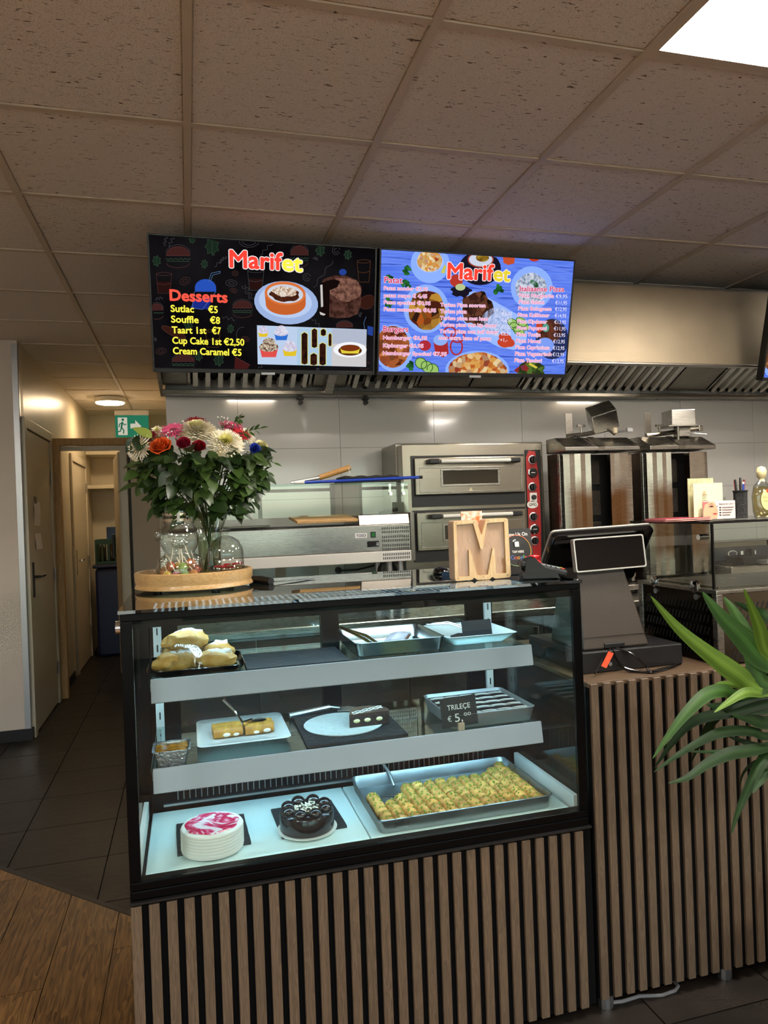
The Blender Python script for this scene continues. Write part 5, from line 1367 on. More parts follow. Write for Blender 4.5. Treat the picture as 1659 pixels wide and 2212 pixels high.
# white plate with two rolled crepes and a spoon
m_china = mat('white_china', '#e4e9e8', .12, coat=.3)
pl4 = [pz(420, 1623, Z2 + .012), pz(622, 1600, Z2 + .012), pz(608, 1543, Z2 + .012), pz(436, 1558, Z2 + .012)]
pc_ = sum(pl4, Vector()) / 4
dp = thing('square_plate', 'white square-cornered china plate holding two rolled crepes', 'plate', (pc_.x, pc_.y, Z2))
def plate_rings(wx, wy):
    out = []
    for s, z in ((.50, 0), (.52, .001), (.70, .006), (.97, .017), (1.0, .0185), (.985, .020), (.70, .011), (.60, .0075), (.02, .0075)):
        out.append([(p[0] * wx, p[1] * wy, z) for p in sqring(s, 0, 5, .16 if s > .3 else .5)])
    return out
loft(plate_rings(.128, .135)).build('plate_body', m_china, dp, world=False, smooth=True, angle=50)
m_crepe = mat('crepe', '#cf9a3c', .5, noise=(40, .8, (1, 1, 1), '#9a5a1a'), bump=(60, .3))
for k, (dx, lab) in enumerate(((-.043, 'golden rolled crepe with cream at its end'), (.046, 'browner rolled crepe under the spoon'))):
    o = thing('rolled_crepe', lab, 'crepe', (pc_.x + dx, pc_.y - .01, Z2 + .0078), (0, 0, .06), 'crepes on the white plate')
    mb = MB()
    for (yy, rz) in ((-.022, .0165), (.014, .0165)):
        n = 14
        mb.tube([(-.041, yy, .0165), (-.02, yy, .017), (.02, yy, .0172), (.041, yy, .0165)], [.0155, rz, rz, .0155], n)
    mb.build('crepe_roll', m_crepe, o, world=False, smooth=True, angle=60)
    cr_ = MB().ball((-.005 if k == 0 else .02, -.0375, .012), .009, 10, 6, (1.2, .3, .7)).ball((.022 if k == 0 else -.01, -.037, .010), .007, 10, 6, (1.2, .3, .7))
    cr_.build('cream', mat('whipped_cream', '#efe9e4', .6), o, world=False, smooth=True)
tp = pz(478, 1532, Z2 + .055)
sb = MB().tube([Vector((tp.x + .005, pc_.y + .02, Z2 + .105)), Vector((pc_.x + .0 - .02, pc_.y + .02, Z2 + .07)), Vector((pc_.x + .002, pc_.y + .0, Z2 + .038)), Vector((pc_.x + .03, pc_.y - .01, Z2 + .043))], [.006, .0035, .003, .006], 8)
sb.ball((pc_.x + .05, pc_.y - .012, Z2 + .042), .022, 12, 6, (1, .7, .18))
o = sb.build('spoon', m_chrome, smooth=True); tag(o, 'steel spoon resting on the crepes with its handle raised', 'spoon')
# slate with a cake slice on a round white card
s4 = [pz(650, 1617, Z2), pz(882, 1590, Z2), pz(838, 1535, Z2), pz(632, 1548, Z2)]
sc_ = sum(s4, Vector()) / 4
slate(rect(sc_.x, sc_.y, .285, .30, .0), Z2, 'large slate under the half eaten chocolate cake', .007)
zp = Z2 + .0072
pcx = pz(742, 1565, zp)
cd = MB().lathe([(.108, 0), (.116, .001), (.118, .004), (.108, .003), (.001, .003)], 72, (pcx.x, pcx.y, zp), wob=lambda t, i: 1 + (.012 * math.sin(36 * t) if i < 3 else 0)).build('cake_card', mat('card_white2', '#dfe6e6', .5, noise=(70, .9, (1, 1, 1), '#d2d6d2')), smooth=True)
tag(cd, 'round white scalloped cake card on the large slate', 'cake card')
wx = pz(795, 1566, zp)
cs = thing('cake_slice', 'remaining wedge of chocolate cake with white icing lines', 'cake', (wx.x, wx.y, zp + .0032))
def wedge(r0, z0, z1):
    pts = [(-.060, -.020)] + [(.085 * math.cos(t) * .75, .06 * math.sin(t)) for t in [(-.35 + .24 * k) for k in range(12)]]
    return MB().prism(pts, 'z', z0, z1)
m_choc = mat('choc_sponge', '#2a1712', .8, bump=(80, .6), noise=(40, .4))
wedge(0, 0, .034).build('sponge', m_choc, cs, world=False)
wedge(0, .0342, .038).build('icing', mat('choc_icing', '#3a241c', .25, coat=.4), cs, world=False)
for xx, yy in ((-.038, -.0205), (-.006, -.0205), (.030, -.0205)): MB().ball((xx, yy, .018), .010, 10, 6, (1, .3, .6)).build('cream_filling', mat('custard', '#e0dcaa', .5), cs, world=False, smooth=True)
zz_ = MB()
for k in range(3):
    zz_.tube([(-.048 + .1 * u, -.01 + .04 * u + .012 * math.sin(u * 9 + k * 2), .0392) for u in [i / 14 for i in range(15)]], .0012, 5)
zz_.build('icing_lines', m_white, cs, world=False)
sv = thing('cake_server', 'steel cake server with long handle lying across the cake card', 'cake server', (pcx.x - .06, pcx.y + .06, zp))
a_, b_, c_2 = pz(625, 1546, Z2 + .012), pz(712, 1527, Z2 + .022), pz(757, 1536, zp + .006)
MB().tube([a_, b_], [.009, .008], 8).build('handle', m_alu, sv, smooth=True)
MB().tube([b_, (b_ + c_2) / 2 + Vector((0, 0, .004))], [.004, .004], 8).build('neck', m_alu, sv)
q = (b_ + c_2) / 2
MB().prism([(q.x - .012, q.y - .02), (q.x + .03, q.y - .03), (q.x + .085, q.y - .028), (q.x + .03, q.y + .022), (q.x - .005, q.y + .02)], 'z', zp + .009, zp + .011).build('blade', m_alu, sv)
# tray of dark cake squares with white icing waves
tx0, tx1, ty0, ty1 = .705, .975, 1.945, 2.20
tray('cake_tray', tx0, tx1, ty0, ty1, Z2, .042, 'tin tray of dark cake squares with white icing waves', 'tray', mat('tray_matt', '#b4b7b9', .45, .9), .008)
m_tri = mat('trilece_top', '#1a0d10', .5, spec=.15)
nx_, ny_ = 5, 5
src = None
for i in range(nx_):
    for j in range(ny_):
        w = (tx1 - tx0 - .024) / nx_; d = (ty1 - ty0 - .024) / ny_
        if src is None:
            o = thing('cake_square', 'dark glazed cake square with a white icing wave in the tin tray', 'cake', (0, 0, 0), group='cake squares in the tin tray')
            MB().box(-w / 2 + .0007, w / 2 - .0007, -d / 2 + .0007, d / 2 - .0007, 0, .028).build('sponge', mat('milk_sponge', '#caa26a', .7), o, world=False)
            MB().box(-w / 2 + .0007, w / 2 - .0007, -d / 2 + .0007, d / 2 - .0007, .0282, .0315).build('glaze', m_tri, o, world=False, bevel=.0008, seg=1)
            MB().tube([(-w / 2 + .001 + (w - .002) * u, .002 + .006 * math.sin(u * PI) - .003, .0325) for u in [k / 8 for k in range(9)]], .0017, 5).tube([(-w / 2 + .001 + (w - .002) * u, -.008 + .006 * math.sin(u * PI) - .003, .0322) for u in [k / 8 for k in range(9)]], .0010, 5).build('icing_wave', m_white, o, world=False)
            src = o
        else: o = copy_tree(src)
        o.location = (tx0 + .012 + (i + .5) * w, ty0 + .012 + (j + .5) * d, Z2 + .0035)
# chalk price card
c0, c1 = py(957, 1575, 1.94), py(1034, 1562, 1.94)
pcard = thing('price_card', 'black chalkboard price card clipped before the dark cake squares', 'price card', ((c0.x + c1.x) / 2, 1.94, Z2))
wC = c1.x - c0.x; hC = py(957, 1512, 1.94).z - c0.z
m_chalk = mat('chalkboard', '#16161c', .5); m_chk = mat('chalk', '#e9ecf0', .9)
cardM = Matrix.Rotation(math.radians(-2), 4, 'Y') @ Matrix.Rotation(math.radians(-8), 4, 'X')
MB().box(-wC / 2, wC / 2, -.001, .001, .012, .012 + hC).xf(cardM).build('card', m_chalk, pcard, world=False)
xd = (cardM.to_3x3() @ Vector((1, 0, 0))); zd = (cardM.to_3x3() @ Vector((0, 0, 1)))
text_on('TRILEÇE', cardM @ Vector((-wC * .32, -.0018, .012 + hC * .58)), xd, zd, wC * .64, hC * .17, m_chk, pcard, 'chalk_lettering', .01)
text_on('€', cardM @ Vector((-wC * .34, -.0018, .012 + hC * .2)), xd, zd, wC * .11, hC * .18, m_chk, pcard, 'chalk_lettering', .0)
text_on('5,', cardM @ Vector((-wC * .14, -.0018, .012 + hC * .16)), xd, zd, wC * .22, hC * .28, m_chk, pcard, 'chalk_lettering', .0)
text_on('00', cardM @ Vector((wC * .12, -.0018, .012 + hC * .32)), xd, zd, wC * .2, hC * .11, m_chk, pcard, 'chalk_lettering', .0)
MB().box(-.010, .010, -.006, .006, 0, .022).build('clip', mat('clip_tan', '#b9a58e', .5), pcard, world=False, bevel=.002)

# ---- top shelf
# black tray with wrapped dusted pastries
bt = [pz(317, 1458, Z1), pz(526, 1438, Z1)]
tray('black_tray', bt[0].x + .004, bt[1].x, 1.985, 2.20, Z1, .018, 'black plastic tray of sugar-dusted pastries in cling film', 'tray', m_blackg, .012)
m_past = mat('pastry_gold', '#bb8434', .5, noise=(30, .8, (1, 1, 1), '#d9b066'), bump=(40, .4))
m_sug = mat('icing_sugar', '#f1ece6', .9, bump=(90, .5), noise=(70, .4, (1, 1, 1), '#d9c6a8'))
m_film = glass('cling_film', '#f6f8fa', .16, .12)
cxm, cym = (bt[0].x + bt[1].x) / 2, 2.08
specs = [(-.05, -.04, .012, .066, .042, .2), (.052, -.045, .012, .058, .038, -.25), (-.04, .045, .012, .062, .042, -.2), (.06, .04, .014, .052, .042, .5), (-.025, .0, .062, .068, .042, .35)]
for k, (dx, dy, dz, lx, rz, a) in enumerate(specs):
    nm = ('wide sugar-dusted pastry at the front of the black tray', 'flat dusted pastry beside the slate in the black tray', 'golden pastry at the back of the black tray', 'small dusted pastry at the rear corner of the black tray', 'browned pastry lying on top of the others in the black tray')[k]
    o = thing('sugared_pastry', nm, 'pastry', (cxm + dx, cym + dy, Z1 + .004), (0, 0, a), 'pastries in the black tray')
    z0 = dz - .010 + rz * .55
    MB().ball((0, 0, z0), .036, 20, 12, (lx / .036, 1, rz / .052), bumpy=.22).build('dough', m_past, o, world=False, smooth=True)
    MB().ball((.006, .004, z0 + rz * .26), .031, 20, 12, (lx / .045, .8, rz / .062), bumpy=.45).build('icing_sugar', m_sug, o, world=False, smooth=True)
fm = MB()
n1, n2 = 26, 18
for i in range(n1):
    for j in range(n2):
        u, v = i / (n1 - 1) * 2 - 1, j / (n2 - 1) * 2 - 1
        zz = .012 + .078 * max(0, 1 - .75 * (u + .25) ** 2 - .75 * v * v) + .012 * mnoise.noise(Vector((u * 3.5, v * 3.5, 1))) + .006 * mnoise.noise(Vector((u * 9, v * 9, 4)))
        fm.v.append(Vector((cxm - .015 + u * .078, cym + v * .085, Z1 + max(.008, zz))))
for i in range(n1 - 1):
    for j in range(n2 - 1): fm.f.append((i * n2 + j, (i + 1) * n2 + j, (i + 1) * n2 + j + 1, i * n2 + j + 1)); fm.mi.append(0)
o = fm.build('cling_film', m_film, smooth=True, angle=80); tag(o, 'crumpled clear cling film over the pastries in the black tray', 'cling film')
# empty slate
s4 = [pz(528, 1443, Z1), pz(748, 1424, Z1), pz(722, 1385, Z1), pz(527, 1400, Z1)]
slate(rect((s4[0].x + s4[1].x) / 2 + .003, 2.085, .285, .215), Z1, 'empty slate lying between the black tray and the tin tray')
# tin tray with iced slices and tongs
ax0, ax1 = pz(772, 1420, Z1).x, pz(938, 1403, Z1).x
tray('tin_tray', ax0 - .006, ax1 + .03, 2.02, 2.295, Z1, .040, 'deep tin tray with five iced eclair slices', 'tray', mat('tray_bright', '#c7cacb', .22, 1.0), .010)
src = None
for k in range(5):
    if src is None:
        o = thing('eclair_slice', 'iced eclair slice leaning in a row in the deep tin tray', 'eclair', (0, 0, 0), group='eclair slices in the tin tray')
        MB().ball((0, 0, .014), .03, 16, 10, (1.3, .42, .46)).build('choux', mat('choux', '#7a4a34', .5), o, world=False, smooth=True)
        MB().ball((0, 0, .020), .029, 16, 10, (1.25, .36, .36)).build('icing', mat('lilac_icing', '#c9bcc4', .4, noise=(50, .4)), o, world=False, smooth=True)
        src = o
    else: o = copy_tree(src)
    o.location = (ax0 + .155 + .012 * (k - 2), 2.10 + k * .026, Z1 + .004); o.rotation_euler = (0, 0, .12)
to = MB().tube([(ax0 + .0, 2.27, Z1 + .052), (ax0 + .05, 2.16, Z1 + .030), (ax0 + .085, 2.08, Z1 + .008)], [.004, .005, .004], 8).tube([(ax0 + .0, 2.27, Z1 + .052), (ax0 + .062, 2.17, Z1 + .036), (ax0 + .092, 2.085, Z1 + .014)], [.004, .005, .004], 8)
o = to.build('tongs', mat('gold_metal', '#b89a5c', .25, 1.0), smooth=True); tag(o, 'thin metal tongs leaning in the deep tin tray', 'tongs')
# white tray with brownies
wx0, wx1 = ax1 + .045, .972
o = tray('white_tray', wx0, wx1, 2.04, 2.30, Z1, .030, 'white china tray with brownie crumbs and a black card', 'tray', m_china, .03)
m_brw = mat('brownie', '#20120d', .8, bump=(60, .7))
mb = MB().ball(((wx0 + wx1) / 2 - .03, 2.14, Z1 + .013), .03, 16, 8, (1.3, .9, .35), bumpy=.4).ball(((wx0 + wx1) / 2 + .05, 2.13, Z1 + .011), .022, 14, 8, (1.4, .9, .3), bumpy=.4)
o = mb.build('brownie_piece', m_brw, smooth=True); tag(o, 'dark crumbled brownie in the white china tray', 'brownie')
cxk = (wx0 + wx1) / 2 + .012
o = MB().box(-.05, .05, -.001, .001, 0, .055).xf(Matrix.Translation((cxk, 2.115, Z1 + .010)) @ Matrix.Rotation(-.25, 4, 'X')).build('blank_card', m_chalk); tag(o, 'blank black card standing in the white china tray', 'card')
o = MB().tube([(wx0 + .005, 2.26, Z1 + .040), (wx0 + .07, 2.21, Z1 + .044), (cxk - .02, 2.17, Z1 + .032)], .0035, 8).tube([(wx0 + .005, 2.26, Z1 + .040), (wx0 + .07, 2.225, Z1 + .048), (cxk - .015, 2.185, Z1 + .036)], .0035, 8).build('serving_tongs', m_chrome, smooth=True); tag(o, 'slim steel tongs lying across the white china tray', 'tongs')
# ------------------------------------------------------------------ on top of the pastry case
ZT = CZ1 + .0006
from mathutils.geometry import tessellate_polygon
def plate_with_hole(outer, inner, M_, y0, y1):
    """ring plate: outer and inner outlines in (x, z), extruded y0..y1, placed by matrix M_"""
    mb = MB(); no, ni = len(outer), len(inner)
    pts = list(outer) + list(inner)
    tris = tessellate_polygon([[Vector((p[0], p[1], 0)) for p in outer], [Vector((p[0], p[1], 0)) for p in inner]])
    n = len(pts)
    vs = [(p[0], y0, p[1]) for p in pts] + [(p[0], y1, p[1]) for p in pts]
    fs = [tuple(t) for t in tris] + [tuple(i + n for i in t) for t in tris]
    fs += [(i, (i + 1) % no, n + (i + 1) % no, n + i) for i in range(no)]
    fs += [(no + i, no + (i + 1) % ni, n + no + (i + 1) % ni, n + no + i) for i in range(ni)]
    mb.add(vs, fs).xf(M_); return mb
def roundp(pts, r=.004, n=3):
    out = []
    for i in range(len(pts)):
        p0, p, p1 = Vector(pts[i - 1]), Vector(pts[i]), Vector(pts[(i + 1) % len(pts)])
        a = (p0 - p); b = (p1 - p); k = min(r, a.length * .4, b.length * .4); a.normalize(); b.normalize()
        for j in range(n + 1):
            t = j / n; out.append(tuple(p + a * k * (1 - t) ** 2 + b * k * t ** 2))
    return out

# round wooden tray built of staves
TC = Vector((.012, 2.245, ZT)); TR = .172
tr = thing('wooden_tray', 'round acacia serving tray with grooved rim on the glass case top', 'tray', TC)
m_aca = wood('acacia', '#cfac76', '#b8905a', (3, 3, 9), 5, .38, .22, coat=.15, bumps=.08)
ns = 10
for k in range(ns):
    mb = MB(); a0_ = 2 * PI * k / ns + .12; m_ = 6; prof = [(0, .008), (.001, .010), (-.004, .020), (-.004, .022), (.0, .030), (.001, .052), (-.003, .055), (-.012, .055), (-.014, .052), (-.014, .008)]
    for i in range(m_ + 1):
        t = a0_ + 2 * PI / ns * i / m_
        for (dr, z) in prof: mb.v.append(Vector(((TR + dr) * math.cos(t), (TR + dr) * math.sin(t), z)))
    q = len(prof)
    for i in range(m_):
        for j in range(q): mb.f.append((i * q + j, i * q + (j + 1) % q, (i + 1) * q + (j + 1) % q, (i + 1) * q + j))
    mb.f += [tuple(range(q)), tuple(range(m_ * q, (m_ + 1) * q))]; mb.mi = [0] * len(mb.f)
    mb.build('stave', m_aca, tr, world=False, smooth=True, angle=35)
MB().lathe([(.156, .008), (.156, .014), (.001, .014)], 40).build('tray_floor', m_aca, tr, world=False)
for k in range(4): MB().cyl((.12 * math.cos(k * PI / 2 + .5), .12 * math.sin(k * PI / 2 + .5), 0), (.12 * math.cos(k * PI / 2 + .5), .12 * math.sin(k * PI / 2 + .5), .008), .012, n=12).build('foot', m_black, tr, world=False)
ZTR = ZT + .0145

# bear-shaped glass jar with lollipops
m_jar = glass('jar_glass', '#f4f6f2', .09, edge='#5d5f57')
jp = py(388, 1180, 2.175); JX, JY = jp.x, 2.175
jar = thing('bear_jar', 'clear glass bear-shaped jar with metal lid holding lollipops', 'jar', (JX, JY, ZTR))
MB().lathe([(.052, 0), (.060, .004), (.066, .03), (.068, .05), (.062, .075), (.045, .092), (.041, .098), (.048, .108), (.056, .13), (.056, .148), (.048, .168), (.043, .176), (.044, .190)], 36, cap=False).lathe([(.001, .003), (.055, .003)], 24, cap=False).build('body', m_jar, jar, world=False, smooth=True, angle=80)
for s in (-1, 1): MB().ball((s * .056, 0, .150), .019, 14, 10, (.8, .5, 1)).build('ear', m_jar, jar, world=False, smooth=True)
MB().ball((0, -.050, .128), .019, 14, 10, (1.15, .6, .95)).build('muzzle', m_jar, jar, world=False, smooth=True)
for s in (-1, 1): MB().ball((s * .024, -.046, .150), .008, 10, 8, (1, .6, 1)).build('eye', m_jar, jar, world=False, smooth=True)
for s in (-1, 1): MB().ball((s * .045, -.045, .070), .016, 12, 8, (1, .8, 1.4)).build('paw', m_jar, jar, world=False, smooth=True)
MB().lathe([(.047, .188), (.0475, .196), (.046, .198)], 32, cap=False).lathe([(.0475, .204), (.048, .212), (.046, .214)], 32, cap=False).build('lid_band', mat('lid_metal', '#b9b09a', .2, 1.0), jar, world=False, smooth=True)
MB().lathe([(.045, .190), (.048, .200), (.047, .218), (.035, .221), (.001, .221)], 32, cap=False).build('lid', m_jar, jar, world=False, smooth=True)
MB().box(-.004, .004, -.052, -.0475, .186, .216).build('lid_clasp', m_chrome, jar, world=False)
m_stick = mat('paper_stick', '#efe6d4', .6)
loll = [(-.036, -.02, .030, '#d8b52c'), (-.012, -.034, .028, '#b04a70'), (.012, -.032, .030, '#5f9e3a'), (.036, -.024, .030, '#d27a2c'), (-.026, -.012, .056, '#d2552c'), (.0, -.012, .054, '#c9a62e'),
        (.030, -.016, .062, '#d9622a'), (.02, .016, .05, '#a33a5c'), (-.02, .02, .048, '#6aa23c'), (.008, -.036, .052, '#7aa83a'), (-.044, .012, .04, '#c8702c'), (.044, .012, .042, '#c23a44')]
rr = random.Random(8)
for k, (x, y, z, c) in enumerate(loll):
    nm = {'#d8b52c': 'yellow', '#b04a70': 'pink', '#5f9e3a': 'green', '#d27a2c': 'amber', '#d2552c': 'red-orange', '#c9a62e': 'golden', '#d9622a': 'bright orange', '#a33a5c': 'crimson', '#6aa23c': 'light green', '#7aa83a': 'lime green', '#c8702c': 'caramel brown', '#c23a44': 'cherry red'}[c]
    o = thing('lollipop', '%s wrapped lollipop with a paper stick in the bear jar' % nm, 'lollipop', (JX + x, JY + y, ZTR + z - .010), group='lollipops in the bear jar')
    MB().ball((0, 0, .013), .0145, 12, 8, (1, 1, .95), bumpy=.15).build('candy', mat('candy_' + c[1:], c, .25, coat=.5, noise=(120, .35, (1, 1, 1), '#f1e2c0')), o, world=False, smooth=True)
    dx, dy = rr.uniform(-.025, .025), rr.uniform(-.01, .02)
    if abs(x + dx) > .05: dx = -dx
    MB().tube([(0, 0, .022), (dx * .6, dy * .6, .045), (dx, dy, .066)], .0018, 6).build('stick', m_stick, o, world=False)
# small glass cloche on a foot with red sweets
cp = py(488, 1200, 2.215); QX, QY = cp.x, 2.215
cl = thing('glass_cloche', 'small footed glass dish with dome lid over red sweets', 'cloche', (QX, QY, ZTR))
MB().lathe([(.03, 0), (.031, .003), (.012, .008), (.009, .018), (.012, .027), (.045, .031), (.059, .036), (.060, .040)], 32, cap=False).build('foot_dish', m_jar, cl, world=False, smooth=True, angle=70)
MB().lathe([(.056, .040), (.056, .046), (.053, .049), (.0525, .085), (.050, .103), (.040, .122), (.022, .135), (.008, .139), (.007, .146), (.016, .152), (.018, .158), (.014, .164), (.001, .166)], 36, cap=False).build('dome', m_jar, cl, world=False, smooth=True, angle=70)
rr = random.Random(4)
for k in range(9):
    t = k * 2.4; d = .012 + .0035 * k
    o = MB().box(-.012, .012, -.0075, .0075, 0, .005).xf(Matrix.Translation((QX + d * math.cos(t), QY + d * math.sin(t), ZTR + .0405 + .0055 * (k % 3))) @ Matrix.Rotation(rr.random() * 3, 4, 'Z')).build('red_sweet', mat('red_candy', '#b01f2e', .2, coat=.5), bevel=.002)
    tag(o, 'flat red sweet in the glass dish under the dome', 'sweet', 'red sweets in the glass dish')

# ------------------------------------------------------------------ vase with bouquet
vp = py(452, 1180, 2.30); VX, VY = vp.x, 2.30
vs = thing('glass_vase', 'tall cut-glass vase flaring at the rim behind the bear jar', 'vase', (VX, VY, ZTR))
MB().lathe([(.040, 0), (.042, .004), (.036, .02), (.034, .09), (.040, .15), (.058, .20), (.062, .212)], 28, cap=False, wob=lambda t, i: 1 + .035 * math.sin(14 * t)).build('body', glass('cut_glass', '#e4ebe0', .12, edge='#4f584a'), vs, world=False, smooth=True, angle=25)
MB().lathe([(.033, .004), (.033, .09), (.036, .125), (.001, .126)], 24).build('water', glass('water', '#cfd8c0', .04), vs, world=False, smooth=True)
STEM0 = Vector((VX, VY, ZTR + .03))
m_stem = mat('flower_stem', '#3c5a24', .5)
m_leafs = [mat('rose_leaf_%d' % k, c, .38, noise=(25, .35), rand=.18) for k, c in enumerate(('#2f471a', '#263c16', '#405726', '#1c3112'))]
def leaf_mesh(L_=1, w=.5, bend=.25, fold=.12, n=9):
    mb = MB()
    for i in range(n + 1):
        u = i / n; ww = w / 2 * math.sin(PI * min(1, u ** .8)) ** .8 * (1 - .15 * u) if 0 < i < n else .002
        x = L_ * u; z = -bend * u * u
        mb.v += [Vector((x, -ww, z + fold * ww)), Vector((x, 0, z)), Vector((x, ww, z + fold * ww))]
    for i in range(n):
        for j in (0, 1): mb.f.append((i * 3 + j, i * 3 + j + 1, (i + 1) * 3 + j + 1, (i + 1) * 3 + j)); mb.mi.append(0)
    return mb
def stem_to(p, parent, r=.0022):
    d = Vector((p.x - VX, p.y - VY, 0)); s0 = STEM0 - d * .12
    m1 = Vector((VX + d.x * .12, VY + d.y * .12, ZTR + .19)); m2 = Vector((VX + d.x * .6, VY + d.y * .6, (ZTR + .20 + p.z) / 2 + .01))
    MB().tube([s0, m1, m2, p], r, 6).build('stem', m_stem, parent, smooth=True)
def flower(name, label, cat, px_, py_, Y, group=None):
    p = py(px_, py_, Y); t = thing(name, label, cat, p, group=group)
    return p, t
def orient(p, cam_w=.5, up=.4):
    d = Vector((p.x - VX, p.y - VY, 0)) * 2.2 + Vector((0, -1, .05)) * cam_w + Vector((0, 0, up)); d.normalize()
    return d.to_track_quat('Z', 'Y').to_matrix().to_4x4()
def mum(px_, py_, Y, R, label, c_out='#f1e9d2', c_in='#dfd884', cam_w=.9, up=.7, petals=150, name='chrysanthemum', seed=0):
    p, t = flower(name, label, 'flower', px_, py_, Y, 'flowers of the bouquet')
    M_ = orient(p, cam_w, up); rr = random.Random(seed); outer = MB(); inner = MB()
    for k in range(petals):
        u = (k + .5) / petals; a = k * 2.39996; th = (u ** .6) * 1.95; r_ = R * (.42 + .58 * u)
        d = Vector((math.sin(th) * math.cos(a), math.sin(th) * math.sin(a), math.cos(th) * .75))
        side = Vector((-math.sin(a), math.cos(a), 0)) * (.066 * R * (1 + .4 * rr.random()))
        base = d * r_ * .30 + Vector((0, 0, -.1 * R)); tip = d * r_ * (.92 + .25 * rr.random()) + Vector((0, 0, .10 * R * (1 - u)))
        m_ = (base + tip) / 2 + Vector((0, 0, .10 * R)) * (1 - u) + d * .04 * R
        nrm = side.cross(tip - base).normalized() * (.03 * R)
        vs_ = [base - side * .5, base + side * .5, m_ + side + nrm, m_ - nrm * .6, m_ - side + nrm, tip + side * .25, tip - side * .25]
        (inner if u < .2 else outer).add(vs_, [(0, 1, 2, 3), (0, 3, 4), (3, 2, 5), (3, 5, 6), (3, 6, 4)], 0 if u < .2 else int(rr.random() < .4))
    T4 = Matrix.Identity(4)
    outer.xf(M_).build('petals', [mat('petal_' + c_out[1:], c_out, .6), mat('petal_shade_' + c_out[1:], '#dccfa8', .6)], t, world=False, smooth=True, angle=60)
    inner.xf(M_).build('centre_petals', mat('petal_' + c_in[1:], c_in, .6), t, world=False, smooth=True, angle=60)
    stem_to(p - (M_.to_3x3() @ Vector((0, 0, .3 * R))), t)
    return t
def rose(px_, py_, Y, R, label, c, cam_w=.5, up=.75, tall=1.0, seed=0):
    p, t = flower('rose', label, 'flower', px_, py_, Y, 'flowers of the bouquet')
    M_ = orient(p, cam_w, up); mb = MB(); rr = random.Random(seed)
    for ly in range(5):
        npet = (3, 3, 4, 5, 5)[ly]; rad = R * (.16 + .205 * ly)
        for k in range(npet):
            a0_ = 2 * PI * k / npet + ly * .7; span = 2 * PI / npet * 1.25; n1 = 6; n2 = 5; vv = []
            for i in range(n1 + 1):
                a = a0_ + span * (i / n1 - .5)
                for j in range(n2 + 1):
                    u = j / n2; r_ = rad * (.45 + .62 * math.sin(u * PI * .62)) + (R * .20 * max(0, u - .72) * 4 * (.3 + ly / 4))
                    h = R * tall * (-.75 + 1.5 * u * (1 - .11 * ly)) - R * .30 * (2 * i / n1 - 1) ** 2 * u - R * .25 * max(0, u - .8) * 5 * (ly / 4) * .6
                    vv.append((r_ * math.cos(a), r_ * math.sin(a), h))
            fs = [(i * (n2 + 1) + j, (i + 1) * (n2 + 1) + j, (i + 1) * (n2 + 1) + j + 1, i * (n2 + 1) + j + 1) for i in range(n1) for j in range(n2)]
            mb.add(vv, fs)
    mb.xf(M_).build('petals', mat('rose_' + c[1:], c, .55, noise=(30, .3)), t, world=False, smooth=True, angle=70)
    cx = MB().ball((0, 0, -.72 * R * tall), R * .42, 10, 6)
    for k in range(5):
        i0 = len(cx.v); lm = leaf_mesh(R * 1.1, R * .45, -.3 * R, .1, 5); lm.xf(Matrix.Rotation(2 * PI * k / 5, 4, 'Z') @ Matrix.Translation((R * .2, 0, -.75 * R * tall))); cx.add(lm.v, lm.f)
    cx.xf(M_).build('sepals', m_leafs[2], t, world=False, smooth=True)
    stem_to(p - (M_.to_3x3() @ Vector((0, 0, .8 * R))), t)
    return t
def daisy(px_, py_, Y, R, label, c, cc, cam_w=.5, up=.8, n=22, seed=0, droop=.15, rows=2):
    p, t = flower('gerbera', label, 'flower', px_, py_, Y, 'flowers of the bouquet')
    M_ = orient(p, cam_w, up); mb = MB(); rr = random.Random(seed)
    for row in range(rows):
        for k in range(n):
            lm = leaf_mesh(R * (1 - .22 * row) * rr.uniform(.9, 1.05), R * .26, droop * R * rr.uniform(.4, 1.4), .25, 5)
            lm.xf(Matrix.Rotation(2 * PI * (k + .5 * row) / n, 4, 'Z') @ Matrix.Translation((R * .06, 0, .05 * R * row)) @ Matrix.Rotation(-.15 - .2 * row, 4, 'Y')); mb.add(lm.v, lm.f)
    mb.xf(M_).build('petals', mat('daisy_' + c[1:], c, .55), t, world=False, smooth=True, angle=60)
    MB().ball((0, 0, .06 * R), R * .26, 14, 6, (1, 1, .45), bumpy=.2).xf(M_).build('flower_centre', mat('dcentre_' + cc[1:], cc, .8, bump=(200, .6)), t, world=False, smooth=True)
    stem_to(p - (M_.to_3x3() @ Vector((0, 0, .05 * R))), t)
    return t
mum(487, 957, 2.185, .058, 'large round cream chrysanthemum facing out beside the red roses', seed=1, petals=430)
mum(424, 930, 2.25, .068, 'wide cream chrysanthemum on top of the bouquet', c_in='#ded69c', cam_w=.35, up=1.1, seed=2, petals=400)
mum(297, 966, 2.20, .044, 'white chrysanthemum hanging out over the tray on the corridor side', c_out='#e6ddcc', c_in='#e2dab8', cam_w=.3, up=.1, seed=3, petals=170)
mum(339, 930, 2.31, .024, 'small cream chrysanthemum behind the orange rose', seed=4, petals=70)
mum(531, 940, 2.31, .036, 'pale chrysanthemum behind the blue rose', c_out='#e6dfcf', c_in='#dcd6a8', seed=5, petals=90)
rose(345, 960, 2.17, .026, 'bright orange rose in the bouquet', '#e05a1c', seed=1)
rose(396, 955, 2.15, .016, 'dark pink rosebud next to the other dark rosebud', '#a01538', tall=1.6, up=.5, cam_w=.5, seed=2)
rose(429, 962, 2.14, .016, 'deep red rosebud beside the large round chrysanthemum', '#9a1226', tall=1.6, up=.5, cam_w=.5, seed=3)
